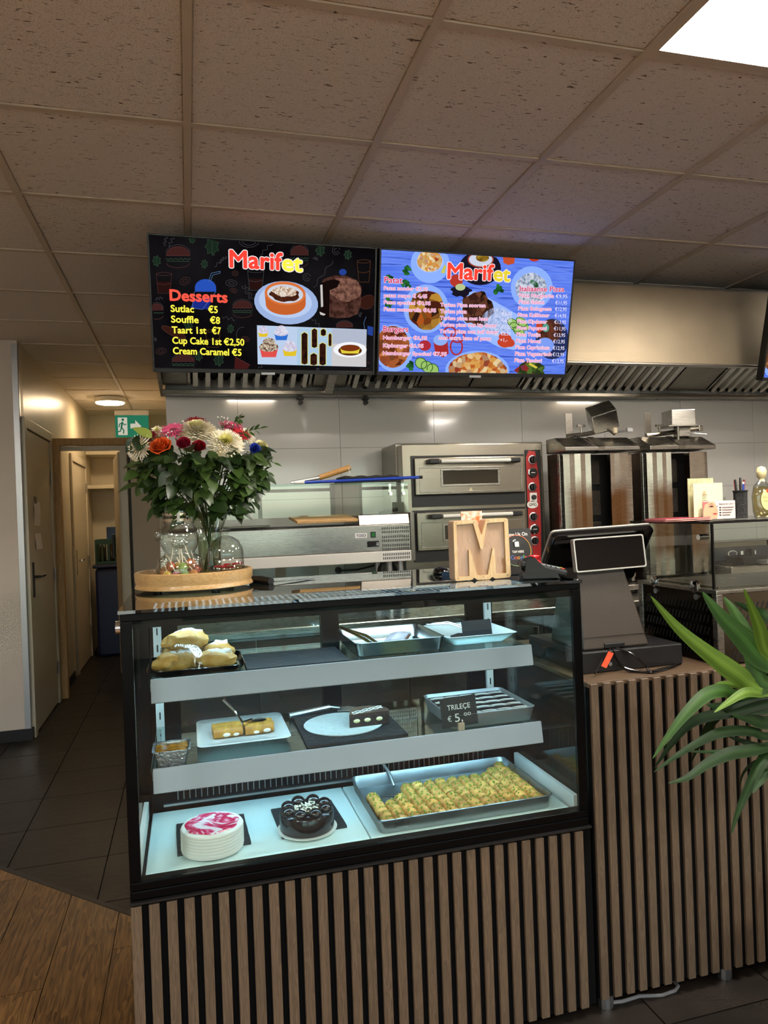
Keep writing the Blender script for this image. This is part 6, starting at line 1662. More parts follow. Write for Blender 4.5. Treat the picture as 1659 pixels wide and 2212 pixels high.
rose(552, 969, 2.21, .0145, 'blue dyed rose at the edge of the bouquet', '#1f3ca8', tall=1.2, up=.1, seed=4)
rose(567, 961, 2.27, .018, 'pale cream rose behind the blue rose', '#e3dba6', up=.5, seed=5)
rose(428, 1080, 2.19, .015, 'small yellow-green rosebud low above the jar lid', '#9a9a2a', seed=6)
daisy(374, 931, 2.25, .042, 'pink gerbera beside the wide cream chrysanthemum', '#d0527a', '#7a3040', seed=1)
daisy(500, 922, 2.33, .042, 'rose pink gerbera behind the large round chrysanthemum', '#c24a6c', '#8a2a40', seed=2)
daisy(422, 911, 2.35, .036, 'dark red gerbera peeking over the wide cream chrysanthemum', '#7c0f1c', '#3a0a10', seed=3)
daisy(318, 947, 2.24, .036, 'dark red gerbera behind the orange rose', '#7a1222', '#3a0a10', cam_w=.4, seed=4)
daisy(519, 938, 2.29, .034, 'bright red gerbera between the two pale chrysanthemums', '#b01a26', '#4a0a10', seed=5)
# gypsophila
for k, (x, y, Y) in enumerate(((307, 1015, 2.24), (300, 1005, 2.26), (480, 905, 2.3), (500, 909, 2.32), (385, 915, 2.28), (360, 940, 2.2), (318, 1012, 2.22))):
    p = py(x, y, Y); rr = random.Random(k); t = thing('gypsophila_sprig', 'tiny white filler blossom sprig in the bouquet', 'flower', p, group='filler sprigs in the bouquet'); mb = MB(); st_ = MB()
    for j in range(6):
        q = Vector((rr.uniform(-.016, .016), rr.uniform(-.012, .012), rr.uniform(-.014, .014))); mb.ball(q, .0026, 6, 4); st_.tube([(0, 0, -.03), q], .0006, 4)
    mb.build('blossoms', m_white, t, world=False, smooth=True); st_.build('twigs', m_stem, t, world=False); stem_to(p - Vector((0, 0, .03)), t, .0012)
# leafy sprigs
lsrc = [leaf_mesh(1, .66, .22, .22), leaf_mesh(1, .6, .38, .12), leaf_mesh(1, .40, .15, .1)]
lobj = {}
def put_leaf(parent, p, d, L_, kind, m):
    key = (kind, m.name)
    d = d.normalized(); up = Vector((.5 * math.sin(p.x * 900), -.55 + .3 * math.sin(p.z * 700), .83)); y_ = up.cross(d)
    if y_.length < 1e-3: y_ = Vector((1, 0, 0)).cross(d)
    y_.normalize(); z_ = d.cross(y_)
    R3 = Matrix((d, y_, z_)).transposed()
    if key not in lobj:
        o = lsrc[kind].build('leaf', m, parent, world=False, smooth=True, angle=80); lobj[key] = o
    else: o = inst(lobj[key], 'leaf', parent)
    o.matrix_local = Matrix.Translation(p - WM[parent.name].translation) @ R3.to_4x4() @ Matrix.Scale(L_, 4)
    return o
rr = random.Random(21)
spr = []
for k in range(70):
    x = rr.uniform(308, 565); y = rr.uniform(975, 1098)
    if y > 1050 and not 330 < x < 550: continue
    spr.append((x, y, 2.30 - .17 * math.sqrt(max(0, 1 - ((x - 435) / 140) ** 2)) + rr.uniform(0, .05)))
spr += [(352, 1075, 2.2), (510, 1075, 2.2), (330, 1045, 2.2), (320, 1010, 2.2), (405, 1000, 2.13), (450, 1000, 2.14), (370, 1040, 2.13), (530, 1040, 2.2), (300, 940, 2.2)]
FL = [o for o in col.objects if o.get('category') == 'flower' and o.name.split('.')[0] in ('rose', 'gerbera', 'chrysanthemum')]
for k, (x, y, Y) in enumerate(spr):
    p = py(x, y, Y)
    t = min(FL, key=lambda o: abs(o.location.x - p.x) + .5 * abs(o.location.y - p.y) + .0001 * ((k * 7) % 5))
    out = Vector((p.x - VX, (p.y - VY) - .05, 0)); out = out.normalized() if out.length > .01 else Vector((0, -1, 0))
    m = m_leafs[k % 4]
    for j in range(4 + k % 3):
        a = rr.uniform(-1.0, 1.0); d = Matrix.Rotation(a, 3, 'Z') @ out + Vector((0, 0, rr.uniform(-1.3, .2)))
        put_leaf(t, p + Vector((rr.uniform(-.015, .015), rr.uniform(-.01, .01), rr.uniform(-.02, .02))), d, rr.uniform(.038, .062), rr.choice((0, 0, 1)), m)
    w_ = Vector((t.location.x * .35 + VX * .65, t.location.y * .35 + VY * .65, (p.z + t.location.z) / 2 - .05))
    MB().tube([w_, (w_ + p) / 2 + Vector((0, 0, .01)), p], .0014, 5).build('leaf_stalk', m_stem, t)
m_fine = mat('fine_leaf', '#3d5a25', .4, rand=.15, noise=(20, .2))
for k, (x0, y0, x1, y1) in enumerate(((528, 980, 592, 1000), (535, 975, 570, 1020), (515, 940, 562, 925), (520, 1010, 560, 1035), (500, 1000, 520, 1060), (470, 1050, 495, 1070), (545, 1000, 580, 1020), (490, 1030, 545, 1050), (505, 915, 520, 903))):
    a = py(x0, y0, 2.24); b = py(x1, y1, 2.20)
    t = thing('fine_leaf_sprig', 'sprig of small oval leaves arching out of the bouquet', 'sprig', a, group='fine sprigs of the bouquet')
    MB().tube([a, (a + b) / 2 + Vector((0, 0, .006)), b], .0012, 5).build('twig', m_stem, t)
    d = (b - a)
    for j in range(7):
        u = .25 + .75 * (j // 2) / 3; q = a + d * u; s = 1 if j % 2 else -1
        dd = (d.normalized() + Vector((0, -.2, s * .9))) if j < 6 else d
        put_leaf(t, q, dd, .026, 2, m_fine)
    stem_to(a, t, .0012)
lf = thing('broad_leaf', 'single pale green broad leaf standing over the orange rose', 'leaf', py(325, 945, 2.2))
put_leaf(lf, py(328, 946, 2.2), py(289, 918, 2.2) - py(328, 946, 2.2), .062, 0, mat('pale_leaf', '#7c8a3c', .4)); stem_to(py(328, 946, 2.2), lf, .0015)

# ------------------------------------------------------------------ knife, letter box, sign, terminal
kn = thing('bread_knife', 'knife with black handle lying on the glass case top by the tray', 'knife', (.27, 2.36, ZT))
ka, kb = pz(545, 1252, ZT + .008), pz(586, 1256, ZT + .008)
MB().tube([ka, (ka + kb) / 2 + Vector((0, 0, .002)), kb], [.012, .013, .011], 10).build('handle', m_black, kn, smooth=True)
d = (kb - ka).normalized(); e = pz(680, 1248, ZT + .004)
MB().add([kb + Vector((0, -.008, -.002)), kb + Vector((0, .010, .000)), e + Vector((-.02, .010, -.002)), e, kb + Vector((0, -.008, -.004)), kb + Vector((0, .010, -.003)), e + Vector((-.02, .010, -.0035)), e + Vector((0, 0, -.002))], [(0, 1, 2, 3), (7, 6, 5, 4), (0, 4, 5, 1), (1, 5, 6, 2), (2, 6, 7, 3), (3, 7, 4, 0)]).build('blade', m_chrome, kn)
# letter-shaped wooden box
MY = 1.935
def mp_(X, Y_): 
    q = py(880 + X / 5.53, 1080 + Y_ / 5.53, MY); return (q.x, q.z)
outer = roundp([mp_(572, 960), mp_(775, 945), mp_(800, 913), mp_(830, 945), mp_(985, 938), mp_(1015, 903), mp_(1045, 930), mp_(1238, 912), mp_(1200, 203), mp_(938, 216), mp_(888, 420), mp_(822, 226), mp_(548, 240)], .008)
inner = roundp([mp_(608, 905), mp_(585, 285), mp_(785, 268), mp_(875, 575), mp_(900, 578), mp_(952, 262), mp_(1155, 250), mp_(1182, 865), mp_(1062, 870), mp_(1040, 570), mp_(1020, 560), mp_(962, 882), mp_(835, 892), mp_(752, 580), mp_(732, 585), mp_(742, 900)], .003)
dz_ = ZT - min(p[1] for p in outer)
lx = sum(p[0] for p in outer) / len(outer)
lb = thing('letter_box', 'pale wooden money box in the shape of a letter M', 'letter box', (lx, MY, ZT))
m_pine = wood('pine', '#dcc49c', '#cbaa7a', (9, 9, 1.0), 4, .45, .03, bumps=.06)
T_ = Matrix.Translation((0, 0, dz_))
plate_with_hole(outer, inner, T_, MY, MY + .010).build('front_frame', m_pine, lb, bevel=.001, seg=1)
MB().prism(outer, 'y', MY + .0102, MY + .046).xf(T_).build('body', wood('pine_back', '#cdb096', '#bf9d80', (9, 9, 1), 4, .5, .02), lb)
MB().prism(inner, 'y', MY + .004, MY + .0055).xf(T_).build('window', glass('acrylic', '#fbf6f0', .03, .05), lb)
for X, Y_ in ((603, 925), (905, 908), (1196, 884), (580, 268), (795, 258), (965, 240), (1165, 240)):
    q = mp_(X, Y_); MB().cyl((q[0], MY - .0008, q[1] + dz_), (q[0], MY + .001, q[1] + dz_), .0016, n=8).build('screw', m_steelv, lb)
# printed packet tucked behind the letter box
q = py(1017, 1122, MY + .06)
o = MB().box(q.x - .033, q.x + .033, MY + .052, MY + .058, ZT, py(1017, 1104, MY + .055).z).build('sweet_packet', mat('orange_print', '#e8dccb', .3, coat=.5, noise=(70, 1.0, (1, 1, 1), '#e0702a')))
tag(o, 'clear packet with orange print standing behind the letter box', 'packet')
# black review card
ry = 2.02
ra, rb = py(1082, 1143, ry), py(1152, 1143, ry)
rcw = rb.x - ra.x
rv = thing('review_card', 'black counter card asking for a review with coloured ring', 'sign', ((ra.x + rb.x) / 2, ry, ZT))
rh = ra.z - ZT
RM = Matrix.Rotation(math.radians(-9), 4, 'X')
MB().prism(roundp([(-rcw / 2, .002), (rcw / 2, .002), (rcw / 2, rh), (-rcw / 2, rh)], .008), 'y', -.002, .002).xf(RM).build('card', mat('card_black', '#1a1817', .4), rv, world=False)
MB().box(-rcw * .3, rcw * .3, .003, .04, 0, .004).build('stand', m_black, rv, world=False)
xd = Vector((1, 0, 0)); zd = RM.to_3x3() @ Vector((0, 0, 1))
def rp(u, v): return RM @ Vector((u * rcw, -.0026, v * rh))
text_on('Review Us On', rp(-.42, .84), xd, zd, rcw * .80, rh * .075, m_white, rv, 'sign_lettering', .02)
text_on('TAP HERE', rp(-.14, .47), xd, zd, rcw * .36, rh * .05, m_white, rv, 'sign_lettering', .02)
for ch, u, c in (('G', -.20, '#4a6fb8'), ('o', -.09, '#c8493c'), ('o', .0, '#d9a832'), ('g', .09, '#4a6fb8'), ('l', .185, '#4f9a54'), ('e', .225, '#c8493c')):
    text_on(ch, rp(u, .33), xd, zd, rcw * (.11 if ch == 'G' else (.03 if ch == 'l' else .085)), rh * .09, mat('g_' + c[1:], c, .5), rv, 'sign_lettering', .0)
for k, c in enumerate(('#d8704a', '#d8a04a', '#6a8a54', '#3f4f78')):
    a0_ = PI * .75 - k * PI / 2
    MB().tube([rp(.0, .52) + xd * (.44 * rcw * math.cos(a0_ - t)) + zd * (.44 * rcw * math.sin(a0_ - t)) for t in [i * PI / 2 / 10 for i in range(11)]], .0014, 6).build('ring_arc', mat('ringc_' + c[1:], c, .4), rv, world=False)
MB().box(-.006, .008, -.004, -.0025, 0, .016).xf(Matrix.Translation(rp(.0, .60)) @ RM).build('tap_icon', m_white, rv, world=False, bevel=.001)
MB().tube([rp(-.09, .72), rp(-.05, .75), rp(.0, .755)], .0016, 5).build('tap_wave', m_white, rv, world=False)
# red gift pouch
q = pz(1122, 1238, ZT)
po = thing('red_pouch', 'small red gift pouch with gold print between card and terminal', 'pouch', (q.x - .012, 1.935, ZT))
MB().lathe([(.012, 0), (.024, .004), (.029, .02), (.026, .036), (.016, .046), (.010, .050), (.018, .060), (.014, .063), (.001, .058)], 20, sy=.7, wob=lambda t, i: 1 + .06 * math.sin(5 * t + i)).build('bag', mat('red_cloth', '#c01c20', .35, bump=(30, .4)), po, world=False, smooth=True, angle=70)
MB().obox((.004, -.0205, .020), (.016, .001, .012), Rz(.1)).build('gold_print', mat('gold_ink', '#b5843a', .4, .6), po, world=False)
# card terminal
te = thing('card_terminal', 'black card payment terminal in its cradle on the case top', 'card terminal', (.975, 1.885, ZT), (0, 0, math.radians(72)))
MB().prism([(-.035, 0), (.055, 0), (.06, .012), (.05, .022), (-.03, .012)], 'x', -.036, .036).build('cradle', m_blackp, te, world=False, bevel=.003)
TM = Matrix.Translation((0, 0, .020)) @ Matrix.Rotation(math.radians(14), 4, 'X')
tb_ = MB().box(-.034, .034, -.07, .065, 0, .02).xf(TM).build('terminal', m_blackp, te, world=False, bevel=.006)
MB().box(-.028, .028, .012, .058, .0203, .0213).xf(TM).build('display', m_blackg, tb_, world=False)
for r_ in range(5):
    for c in range(3):
        cm = m_alu if r_ else [mat('key_red', '#b8322a', .4), mat('key_yellow', '#d0b43a', .4), mat('key_green', '#4f9a44', .4)][c]
        MB().box(-.025 + c * .018, -.011 + c * .018, -.062 + r_ * .014, -.052 + r_ * .014, .0203, .0226).xf(TM).build('key', cm, tb_, world=False)
for s in (-1, 1): MB().prism([(-.05, .0), (.05, .02), (.045, .055), (.02, .062), (-.01, .03), (-.04, .02)], 'x', s * .037 - .001, s * .037 + .001).build('privacy_shield', m_black, te, world=False)
# mouse and dark leaflet
q = pz(955, 1228, ZT)
mq = pz(957, 1240, ZT)
o = MB().ball((mq.x, mq.y + .02, ZT + .006), .026, 18, 10, (1, 1.4, .75)).build('computer_mouse', m_blackg, smooth=True)
for v in o.data.vertices: v.co.z = max(v.co.z, .0155)
o.location.z = ZT - .0155; tag(o, 'glossy black rounded mouse behind the letter box', 'mouse')
o = MB().prism([(mq.x - .025, mq.y - .06), (mq.x + .03, mq.y - .10), (mq.x + .035, mq.y - .03)], 'z', ZT, ZT + .012).build('dark_wedge', mat('dark_blue_gloss', '#20384e', .15)); tag(o, 'dark blue glossy wedge lying beside the letter box', 'wedge')

# ------------------------------------------------------------------ till on the tall counter
zc = .9205
cdw = thing('cash_drawer', 'black cash drawer under the till on the tall counter', 'cash drawer', (1.27, 2.05, zc))
MB().box(1.095, 1.44, 1.88, 2.22, zc, .984).build('box', m_blackp, cdw, bevel=.004)
MB().cyl((1.185, 1.872, .945), (1.185, 1.8795, .945), .006, n=10).build('lock', m_alu, cdw)
ps = thing('till', 'till with sloped brown-black stand and customer display', 'till', (1.22, 1.98, .985))
m_till = mat('till_body', '#3c352e', .42, bump=(250, .08))
d0 = .9851
st_ = MB()
a = [(1.112, 1.895, d0), (1.335, 1.895, d0), (1.335, 2.10, d0), (1.112, 2.10, d0), (1.118, 1.930, 1.225), (1.278, 1.930, 1.225), (1.278, 2.03, 1.225), (1.118, 2.03, 1.225)]
st_.add(a, [(0, 3, 2, 1), (4, 5, 6, 7), (0, 1, 5, 4), (1, 2, 6, 5), (2, 3, 7, 6), (3, 0, 4, 7)]).build('stand', m_till, ps, bevel=.006)
MB().obox((1.2235, 1.8985, 1.022), (.218, .0015, .0012)).build('seam', m_black, ps)
MB().box(1.18, 1.25, 1.8915, 1.900, d0 + .001, d0 + .018).build('cable_slot', m_black, ps, bevel=.004)
# customer display
a, b, c_, e = py(1237, 1165, 1.915), py(1388, 1150, 1.915), py(1388, 1225, 1.915), py(1240, 1232, 1.915)
cxm_, czm = (a.x + b.x) / 2, (a.z + c_.z) / 2; wD, hD = (b.x - a.x), .100
DM = Matrix.Translation((cxm_, 1.912, czm + .001)) @ Matrix.Rotation(math.radians(-1.2), 4, 'Y') @ Matrix.Rotation(math.radians(-6), 4, 'X')
fr_ = plate_with_hole(roundp([(-wD / 2, -hD / 2), (wD / 2, -hD / 2), (wD / 2, hD / 2), (-wD / 2, hD / 2)], .008), roundp([(-wD / 2 + .004, -hD / 2 + .004), (wD / 2 - .004, -hD / 2 + .004), (wD / 2 - .004, hD / 2 - .004), (-wD / 2 + .004, hD / 2 - .004)], .006), DM, -.006, .012)
fr_.build('display_frame', mat('silver_rim', '#c9c7c2', .3, .6), ps)
MB().box(-wD / 2 + .0045, wD / 2 - .0045, -.004, .010, -hD / 2 + .0045, hD / 2 - .0045).xf(DM).build('customer_display', m_blackg, ps)
# main screen, seen from behind
wM, hM = .345, .21
MM = Matrix.Translation((1.222, 2.0, 1.255)) @ Matrix.Rotation(math.radians(-1.5), 4, 'Y') @ Matrix.Rotation(math.radians(38), 4, 'X')
MB().prism(roundp([(-wM / 2, -hM / 2), (wM / 2, -hM / 2), (wM / 2, hM / 2), (-wM / 2, hM / 2)], .014), 'y', -.012, .010).xf(MM).build('main_screen', m_blackg, ps, bevel=.004)
MB().prism(roundp([(-wM / 2 - .002, -hM / 2 - .002), (wM / 2 + .002, -hM / 2 - .002), (wM / 2 + .002, hM / 2 + .002), (-wM / 2 - .002, hM / 2 + .002)], .015), 'y', .0102, .016).xf(MM).build('screen_rim', mat('silver_rim', '#c9c7c2', .3, .6), ps)
# cables with the orange tag
for k, pts in enumerate(([(1190, 1.89, .995)],)):
    pass
def cable(pts, label, r=.0032):
    P_ = [py(x, y, Y) for x, y, Y in pts]
    for p in P_: p.z = max(p.z, zc + r)
    sm = []
    for i in range(len(P_) - 1):
        p0, p1, p2, p3 = P_[max(i - 1, 0)], P_[i], P_[i + 1], P_[min(i + 2, len(P_) - 1)]
        for j in range(6):
            t = j / 6; sm.append(.5 * ((2 * p1) + (p2 - p0) * t + (2 * p0 - 5 * p1 + 4 * p2 - p3) * t * t + (3 * p1 - p0 - 3 * p2 + p3) * t ** 3))
    sm.append(P_[-1])
    for p in sm: p.z = max(p.z, zc + r)
    o = MB().tube(sm, r, 8).build('till_cable', m_blackg, smooth=True); tag(o, label, 'cable', 'cables behind the till'); return sm
cable([(1318, 1402, 1.885), (1302, 1425, 1.865), (1285, 1455, 1.83)], 'black till cable carrying the orange tag')
cable([(1322, 1400, 1.885), (1345, 1440, 1.86), (1395, 1460, 1.82), (1402, 1461, 1.81)], 'black till cable looping down in front of the drawer')
cable([(1330, 1400, 1.885), (1365, 1412, 1.87), (1395, 1440, 1.84), (1408, 1460, 1.81), (1440, 1452, 1.83), (1462, 1446, 1.86)], 'black till cable running towards the warmer')
cable([(1332, 1436, 1.872), (1360, 1455, 1.85), (1400, 1458, 1.82), (1430, 1449, 1.84), (1470, 1440, 1.87)], 'black till cable coming out of the drawer')
ta, tb2 = py(1318, 1408, 1.86), py(1302, 1440, 1.852)
tv_ = (tb2 - ta).normalized(); sd = Vector((.015, 0, -.007))
o = MB().add([ta - sd * .3, ta + sd * .8, tb2 + sd * .8, tb2 - sd * .3] + [p + Vector((0, .0015, 0)) for p in (ta - sd * .3, ta + sd * .8, tb2 + sd * .8, tb2 - sd * .3)], [(0, 1, 2, 3), (7, 6, 5, 4), (0, 4, 5, 1), (1, 5, 6, 2), (2, 6, 7, 3), (3, 7, 4, 0)]).build('cable_tag', mat('orange_tag', '#e8512a', .5, noise=(60, .35)))
tag(o, 'bright orange label tag on the till cable', 'tag')

# ------------------------------------------------------------------ steel warmer with glass guard
WX0, WX1, WY0, WY1, WZ = 1.507, 2.55, 1.804, 2.19, 1.147
wm = thing('steel_warmer', 'steel food warmer with slotted sides and glass guard on the tall counter', 'food warmer', ((WX0 + WX1) / 2, 2.0, zc))
m_wdark = mat('dark_mirror_steel', '#3a352e', .12, 1.0)
MB().box(WX0 + .004, WX0 + .007, WY0 + .022, WY1 - .02, zc + .006, WZ - .012).build('side_panel', m_wdark, wm)
MB().box(WX0 + .022, WX1 - .02, WY0 + .004, WY0 + .007, zc + .006, WZ - .012).build('front_panel', steel('warmer_steel', '#776f61', .2, (60, 1, 1), .05), wm)
for x, y in ((WX0, WY0), (WX1 - .022, WY0), (WX0, WY1 - .022), (WX1 - .022, WY1 - .022)): MB().box(x, x + .022, y, y + .022, zc, WZ - .012).build('corner_post', m_steel, wm, bevel=.002)
MB().box(WX0 - .002, WX1 + .002, WY0 - .002, WY1 + .002, WZ - .0118, WZ).build('rim', m_steel, wm, bevel=.002)
MB().box(WX0 + .04, WX1 - .04, WY0 + .04, WY1 - .04, WZ + .0003, WZ + .004).build('hot_plate', m_steelv, wm)
MB().box(WX0 + .004, WX1, WY1 - .010, WY1 - .004, zc, WZ - .012).build('back_panel', m_steelv, wm)
v1 = MB(); v2 = MB()
def slot(mb, o, u, v, wd=.006, ln=.024, sk=.010):
    pts = [o + u * (-wd / 2 - sk / 2) - v * ln / 2, o + u * (wd / 2 - sk / 2) - v * ln / 2, o + u * (wd / 2 + sk / 2) + v * ln / 2, o + u * (-wd / 2 + sk / 2) + v * ln / 2]
    nn = u.cross(v).normalized() * .0012
    mb.add([p + nn for p in pts] + [p - nn for p in pts], [(0, 1, 2, 3), (7, 6, 5, 4), (0, 4, 5, 1), (1, 5, 6, 2), (2, 6, 7, 3), (3, 7, 4, 0)])
for r_ in range(5):
    z = WZ - .055 - r_ * .036
    for k in range(19): slot(v1, Vector((WX0 + .0045, WY0 + .045 + k * .0165, z)), Vector((0, -1, 0)), Vector((0, 0, 1)))
    for k in range(50): slot(v2, Vector((WX0 + .055 + k * .0185, WY0 + .0045, z)), Vector((1, 0, 0)), Vector((0, 0, 1)))
tag(v1.build('side_slots', m_black, wm), kind='stuff'); tag(v2.build('front_slots', m_black, wm), kind='stuff')
GT = 1.345
m_gw = glass('warmer_glass', '#eef3ee', .06)
MB().box(WX0 + .012, WX0 + .018, WY0 + .026, WY1 - .01, WZ + .001, GT).build('side_glass', m_gw, wm)
MB().box(WX0 + .012, WX1 - .012, WY0 + .018, WY0 + .024, WZ + .001, GT).build('front_glass', m_gw, wm)
MB().box(WX0 + .0075, WX0 + .0115, WY0 + .016, WY0 + .026, WZ + .001, GT).build('glass_edge', mat('dark_edge', '#151513', .3), wm)
MB().box(WX0 - .012, WX1 + .01, WY0 + .004, WY1 + .02, GT + .001, GT + .009).build('top_glass', m_blackg, wm, bevel=.002)
for yy in (1.90, 2.10):
    T4 = Matrix.Translation((WX0 + .004, yy, WZ + .004)) @ Matrix.Rotation(-PI / 2, 4, 'Y')
    MB().lathe([(.020, 0), (.020, .006), (.016, .009), (.001, .009)], 20).xf(T4).build('glass_clamp', m_chrome, wm, smooth=True)
    MB().cyl((WX0 - .001, yy - .004, WZ - .028), (WX0 + .0035, yy - .004, WZ - .028), .009, n=14).build('bolt', m_alu, wm)
MB().tube([(WX0 - .004, 1.87, 1.305), (WX0 + .030, 1.87, 1.305)], [.009, .009], 12).build('glass_knob', m_chrome, wm, smooth=True)
ZW = GT + .0095
# leaflets, card holder, pens and cologne on the warmer's glass top
la, lb_ = py(1383, 1122, 1.93), py(1532, 1122, 1.93)
for k in range(5):
    o = MB().box(-.082, .082, -.05, .05, 0, .0022).xf(Matrix.Translation(((la.x + lb_.x) / 2 + .002 * math.sin(k * 2), 1.92 + .003 * math.cos(k * 3), ZW + .0023 * k)) @ Matrix.Rotation(.03 * math.sin(k * 5), 4, 'Z')).build('leaflet', mat('leaflet_%d' % (k % 2), ('#8a2c40', '#d9a79a')[k % 2], .5))
    tag(o, 'dark red leaflet in the stack on the black glass top' if k % 2 == 0 else 'pale pink leaflet in the stack on the black glass top', 'leaflet', 'leaflet stack')
hY = 1.875
def at2(x, y): q = py(x, y, hY); return (q.x, q.z)
ha, hb_ = at2(1522, 1118), at2(1592, 1118)
hd = thing('card_holder', 'clear acrylic holder with business cards in two tiers', 'card holder', ((ha[0] + hb_[0]) / 2, hY, ZW))
m_acr = glass('acrylic_clear', '#f2f4f2', .08)
MB().box(ha[0] - .004, hb_[0] + .004, hY, hY + .06, ZW, ZW + .003).build('base', m_acr, hd)
MB().box(ha[0] - .004, hb_[0] + .004, hY + .012, hY + .014, ZW + .003, ZW + .04).build('divider', m_acr, hd)
MB().box(ha[0] - .004, hb_[0] + .004, hY + .05, hY + .052, ZW + .003, ZW + .07).build('back', m_acr, hd)
for x in (ha[0] - .006, hb_[0] + .004): MB().box(x, x + .002, hY, hY + .06, ZW, ZW + .035).build('side', m_acr, hd)
fw = hb_[0] - ha[0]
c1_ = thing('portrait_card', 'business card with a woman\'s face and printed lines', 'business card', ((ha[0] + hb_[0]) / 2, hY + .006, ZW + .0035))
ch_ = at2(1560, 1084)[1] - ZW
MB().box(-fw / 2, fw / 2, 0, .003, 0, ch_).build('card', mat('card_pinkwhite', '#f2dcd4', .5), c1_, world=False)
def shp(pts, c, y=-.0004, name='print'):
    MB().prism([(-fw / 2 + p[0] * fw, p[1] * ch_) for p in pts], 'y', y - .0003, y).build(name, mat('pr_' + c[1:], c, .5), c1_, world=False)
shp([(.0, .02), (.42, .02), (.46, .35), (.44, .6), (.36, .97), (.0, .97)], '#e8a886'); shp([(.0, .97), (.0, .45), (.05, .8), (.2, .97)], '#d86a6a', -.0008)
shp([(.16, .70), (.26, .76), (.34, .70), (.26, .66)], '#4a2c28', -.0012); shp([(.40, .70), (.45, .74), (.46, .69)], '#4a2c28', -.0012); shp([(.14, .80), (.26, .87), (.34, .80), (.26, .84)], '#5a3428', -.0012)
shp([(.28, .30), (.36, .34), (.44, .30), (.36, .25)], '#b83a44', -.0012); shp([(.38, .48), (.44, .46), (.40, .44)], '#c07a5c', -.0012)
text_on('Beauty by Carol', Vector((-fw / 2 + fw * .50, -.001, ch_ * .78)), (1, 0, 0), (0, 0, 1), fw * .44, ch_ * .10, mat('ink_dark', '#1c1416', .5), c1_, 'card_lettering', .02)
for k in range(4):
    MB().box(-fw / 2 + fw * .58, -fw / 2 + fw * (.95 - .04 * k), -.001, -.0005, ch_ * (.60 - .14 * k), ch_ * (.645 - .14 * k)).build('printed_line', mat('ink_grey', '#6a5a58', .5), c1_, world=False)
    MB().box(-fw / 2 + fw * .50, -fw / 2 + fw * .55, -.001, -.0005, ch_ * (.59 - .14 * k), ch_ * (.66 - .14 * k)).build('printed_icon', mat('ink_dark', '#1c1416', .5), c1_, world=False)
m_crm = mat('cream_card', '#ead7ae', .6)
for k, (x0, y0, x1, y1, lab) in enumerate(((1508, 1042, 1570, 1083, 'tall cream business card standing behind the portrait card'), (1545, 1058, 1573, 1084, 'plain cream business card leaning right behind the portrait card'), (1505, 1031, 1560, 1060, 'green-tinted leaflet card at the back of the holder'))):
    a, b = at2(x0, y1), at2(x1, y0)
    o = thing('business_card', lab, 'business card', ((a[0] + b[0]) / 2, hY + .02 + .010 * k, ZW + .0035))
    MB().box(-(b[0] - a[0]) / 2, (b[0] - a[0]) / 2, 0, .002, 0, b[1] - ZW - .0035).build('card', m_crm if k < 2 else mat('green_card', '#c9c79a', .6, noise=(40, .4)), o, world=False)
    if k == 0:
        for j in range(6): MB().box(-.022, -.022 + .012 + .003 * (j % 3), -.0006, -.0001, .045 + .006 * j, .047 + .006 * j).build('printed_line', mat('ink_brown', '#7a6248', .6), o, world=False)
        MB().lathe([(.006, 0), (.006, .0005), (.001, .0005)], 16).xf(Matrix.Translation((-.014, -.0001, .082)) @ Matrix.Rotation(PI / 2, 4, 'X')).build('printed_seal', mat('ink_tan', '#c9a27a', .6), o, world=False)
pq = py(1601, 1118, 1.885)
cup_ = thing('pen_cup', 'black wire-mesh pen cup on the glass top', 'pen cup', (pq.x, 1.885, ZW))
hc = py(1600, 1062, 1.885).z - ZW
MB().lathe([(.001, .002), (.019, .002), (.0205, hc * .96), (.0215, hc), (.0195, hc), (.018, .006), (.001, .006)], 20, cap=False).build('cup', mat('mesh_black', '#0d0d0e', .5, bump=(400, .8)), cup_, world=False, smooth=True)
MB().lathe([(.0205, hc), (.0225, hc + .001), (.0225, hc + .004), (.0195, hc + .004)], 20, cap=False).build('rim', m_black, cup_, world=False, smooth=True)
for k, (dx, dy, tx_, ty_, c, ll, lab) in enumerate(((-.006, 0, -.012, 0, '#151518', .105, 'black pen with a silver band'), (-.002, .006, -.004, .01, '#d8586a', .102, 'pink highlighter pen'), (.002, -.006, .002, -.004, '#24409a', .092, 'blue ballpoint pen'), (.006, 0, .012, .002, '#7a1f22', .104, 'dark red marker pen'), (.004, .006, .014, .012, '#101010', .110, 'thick black marker pen'), (.0, .0, .006, -.008, '#e4e0d8', .098, 'white pen'))):
    b0 = Vector((pq.x + dx, 1.885 + dy, ZW + .0065)); b1 = Vector((pq.x + dx + tx_, 1.885 + dy + ty_, ZW + .0065 + ll * 1.12))
    o = thing('pen', lab + ' standing in the wire-mesh cup', 'pen', b0, group='pens in the mesh cup')
    MB().tube([b0, b0 + (b1 - b0) * .7], .0032, 8).build('barrel', mat('pen_' + c[1:], c, .35), o, smooth=True)
    MB().tube([b0 + (b1 - b0) * .7, b1], [.0038, .0034], 8).build('cap', mat('pencap_' + c[1:], c, .3), o, smooth=True)
bq = py(1648, 1116, 1.90)
bt_ = thing('cologne_bottle', 'round clear cologne bottle with cream ball stopper', 'bottle', (bq.x, 1.90, ZW))
zb = lambda y: py(1645, y, 1.90).z - ZW
MB().lathe([(.022, 0), (.028, .002), (.034, .02), (.0365, zb(1072)), (.030, zb(1050)), (.014, zb(1040)), (.010, zb(1036))], 32, sy=.55, cap=False).build('flask', m_jar, bt_, world=False, smooth=True, angle=70)
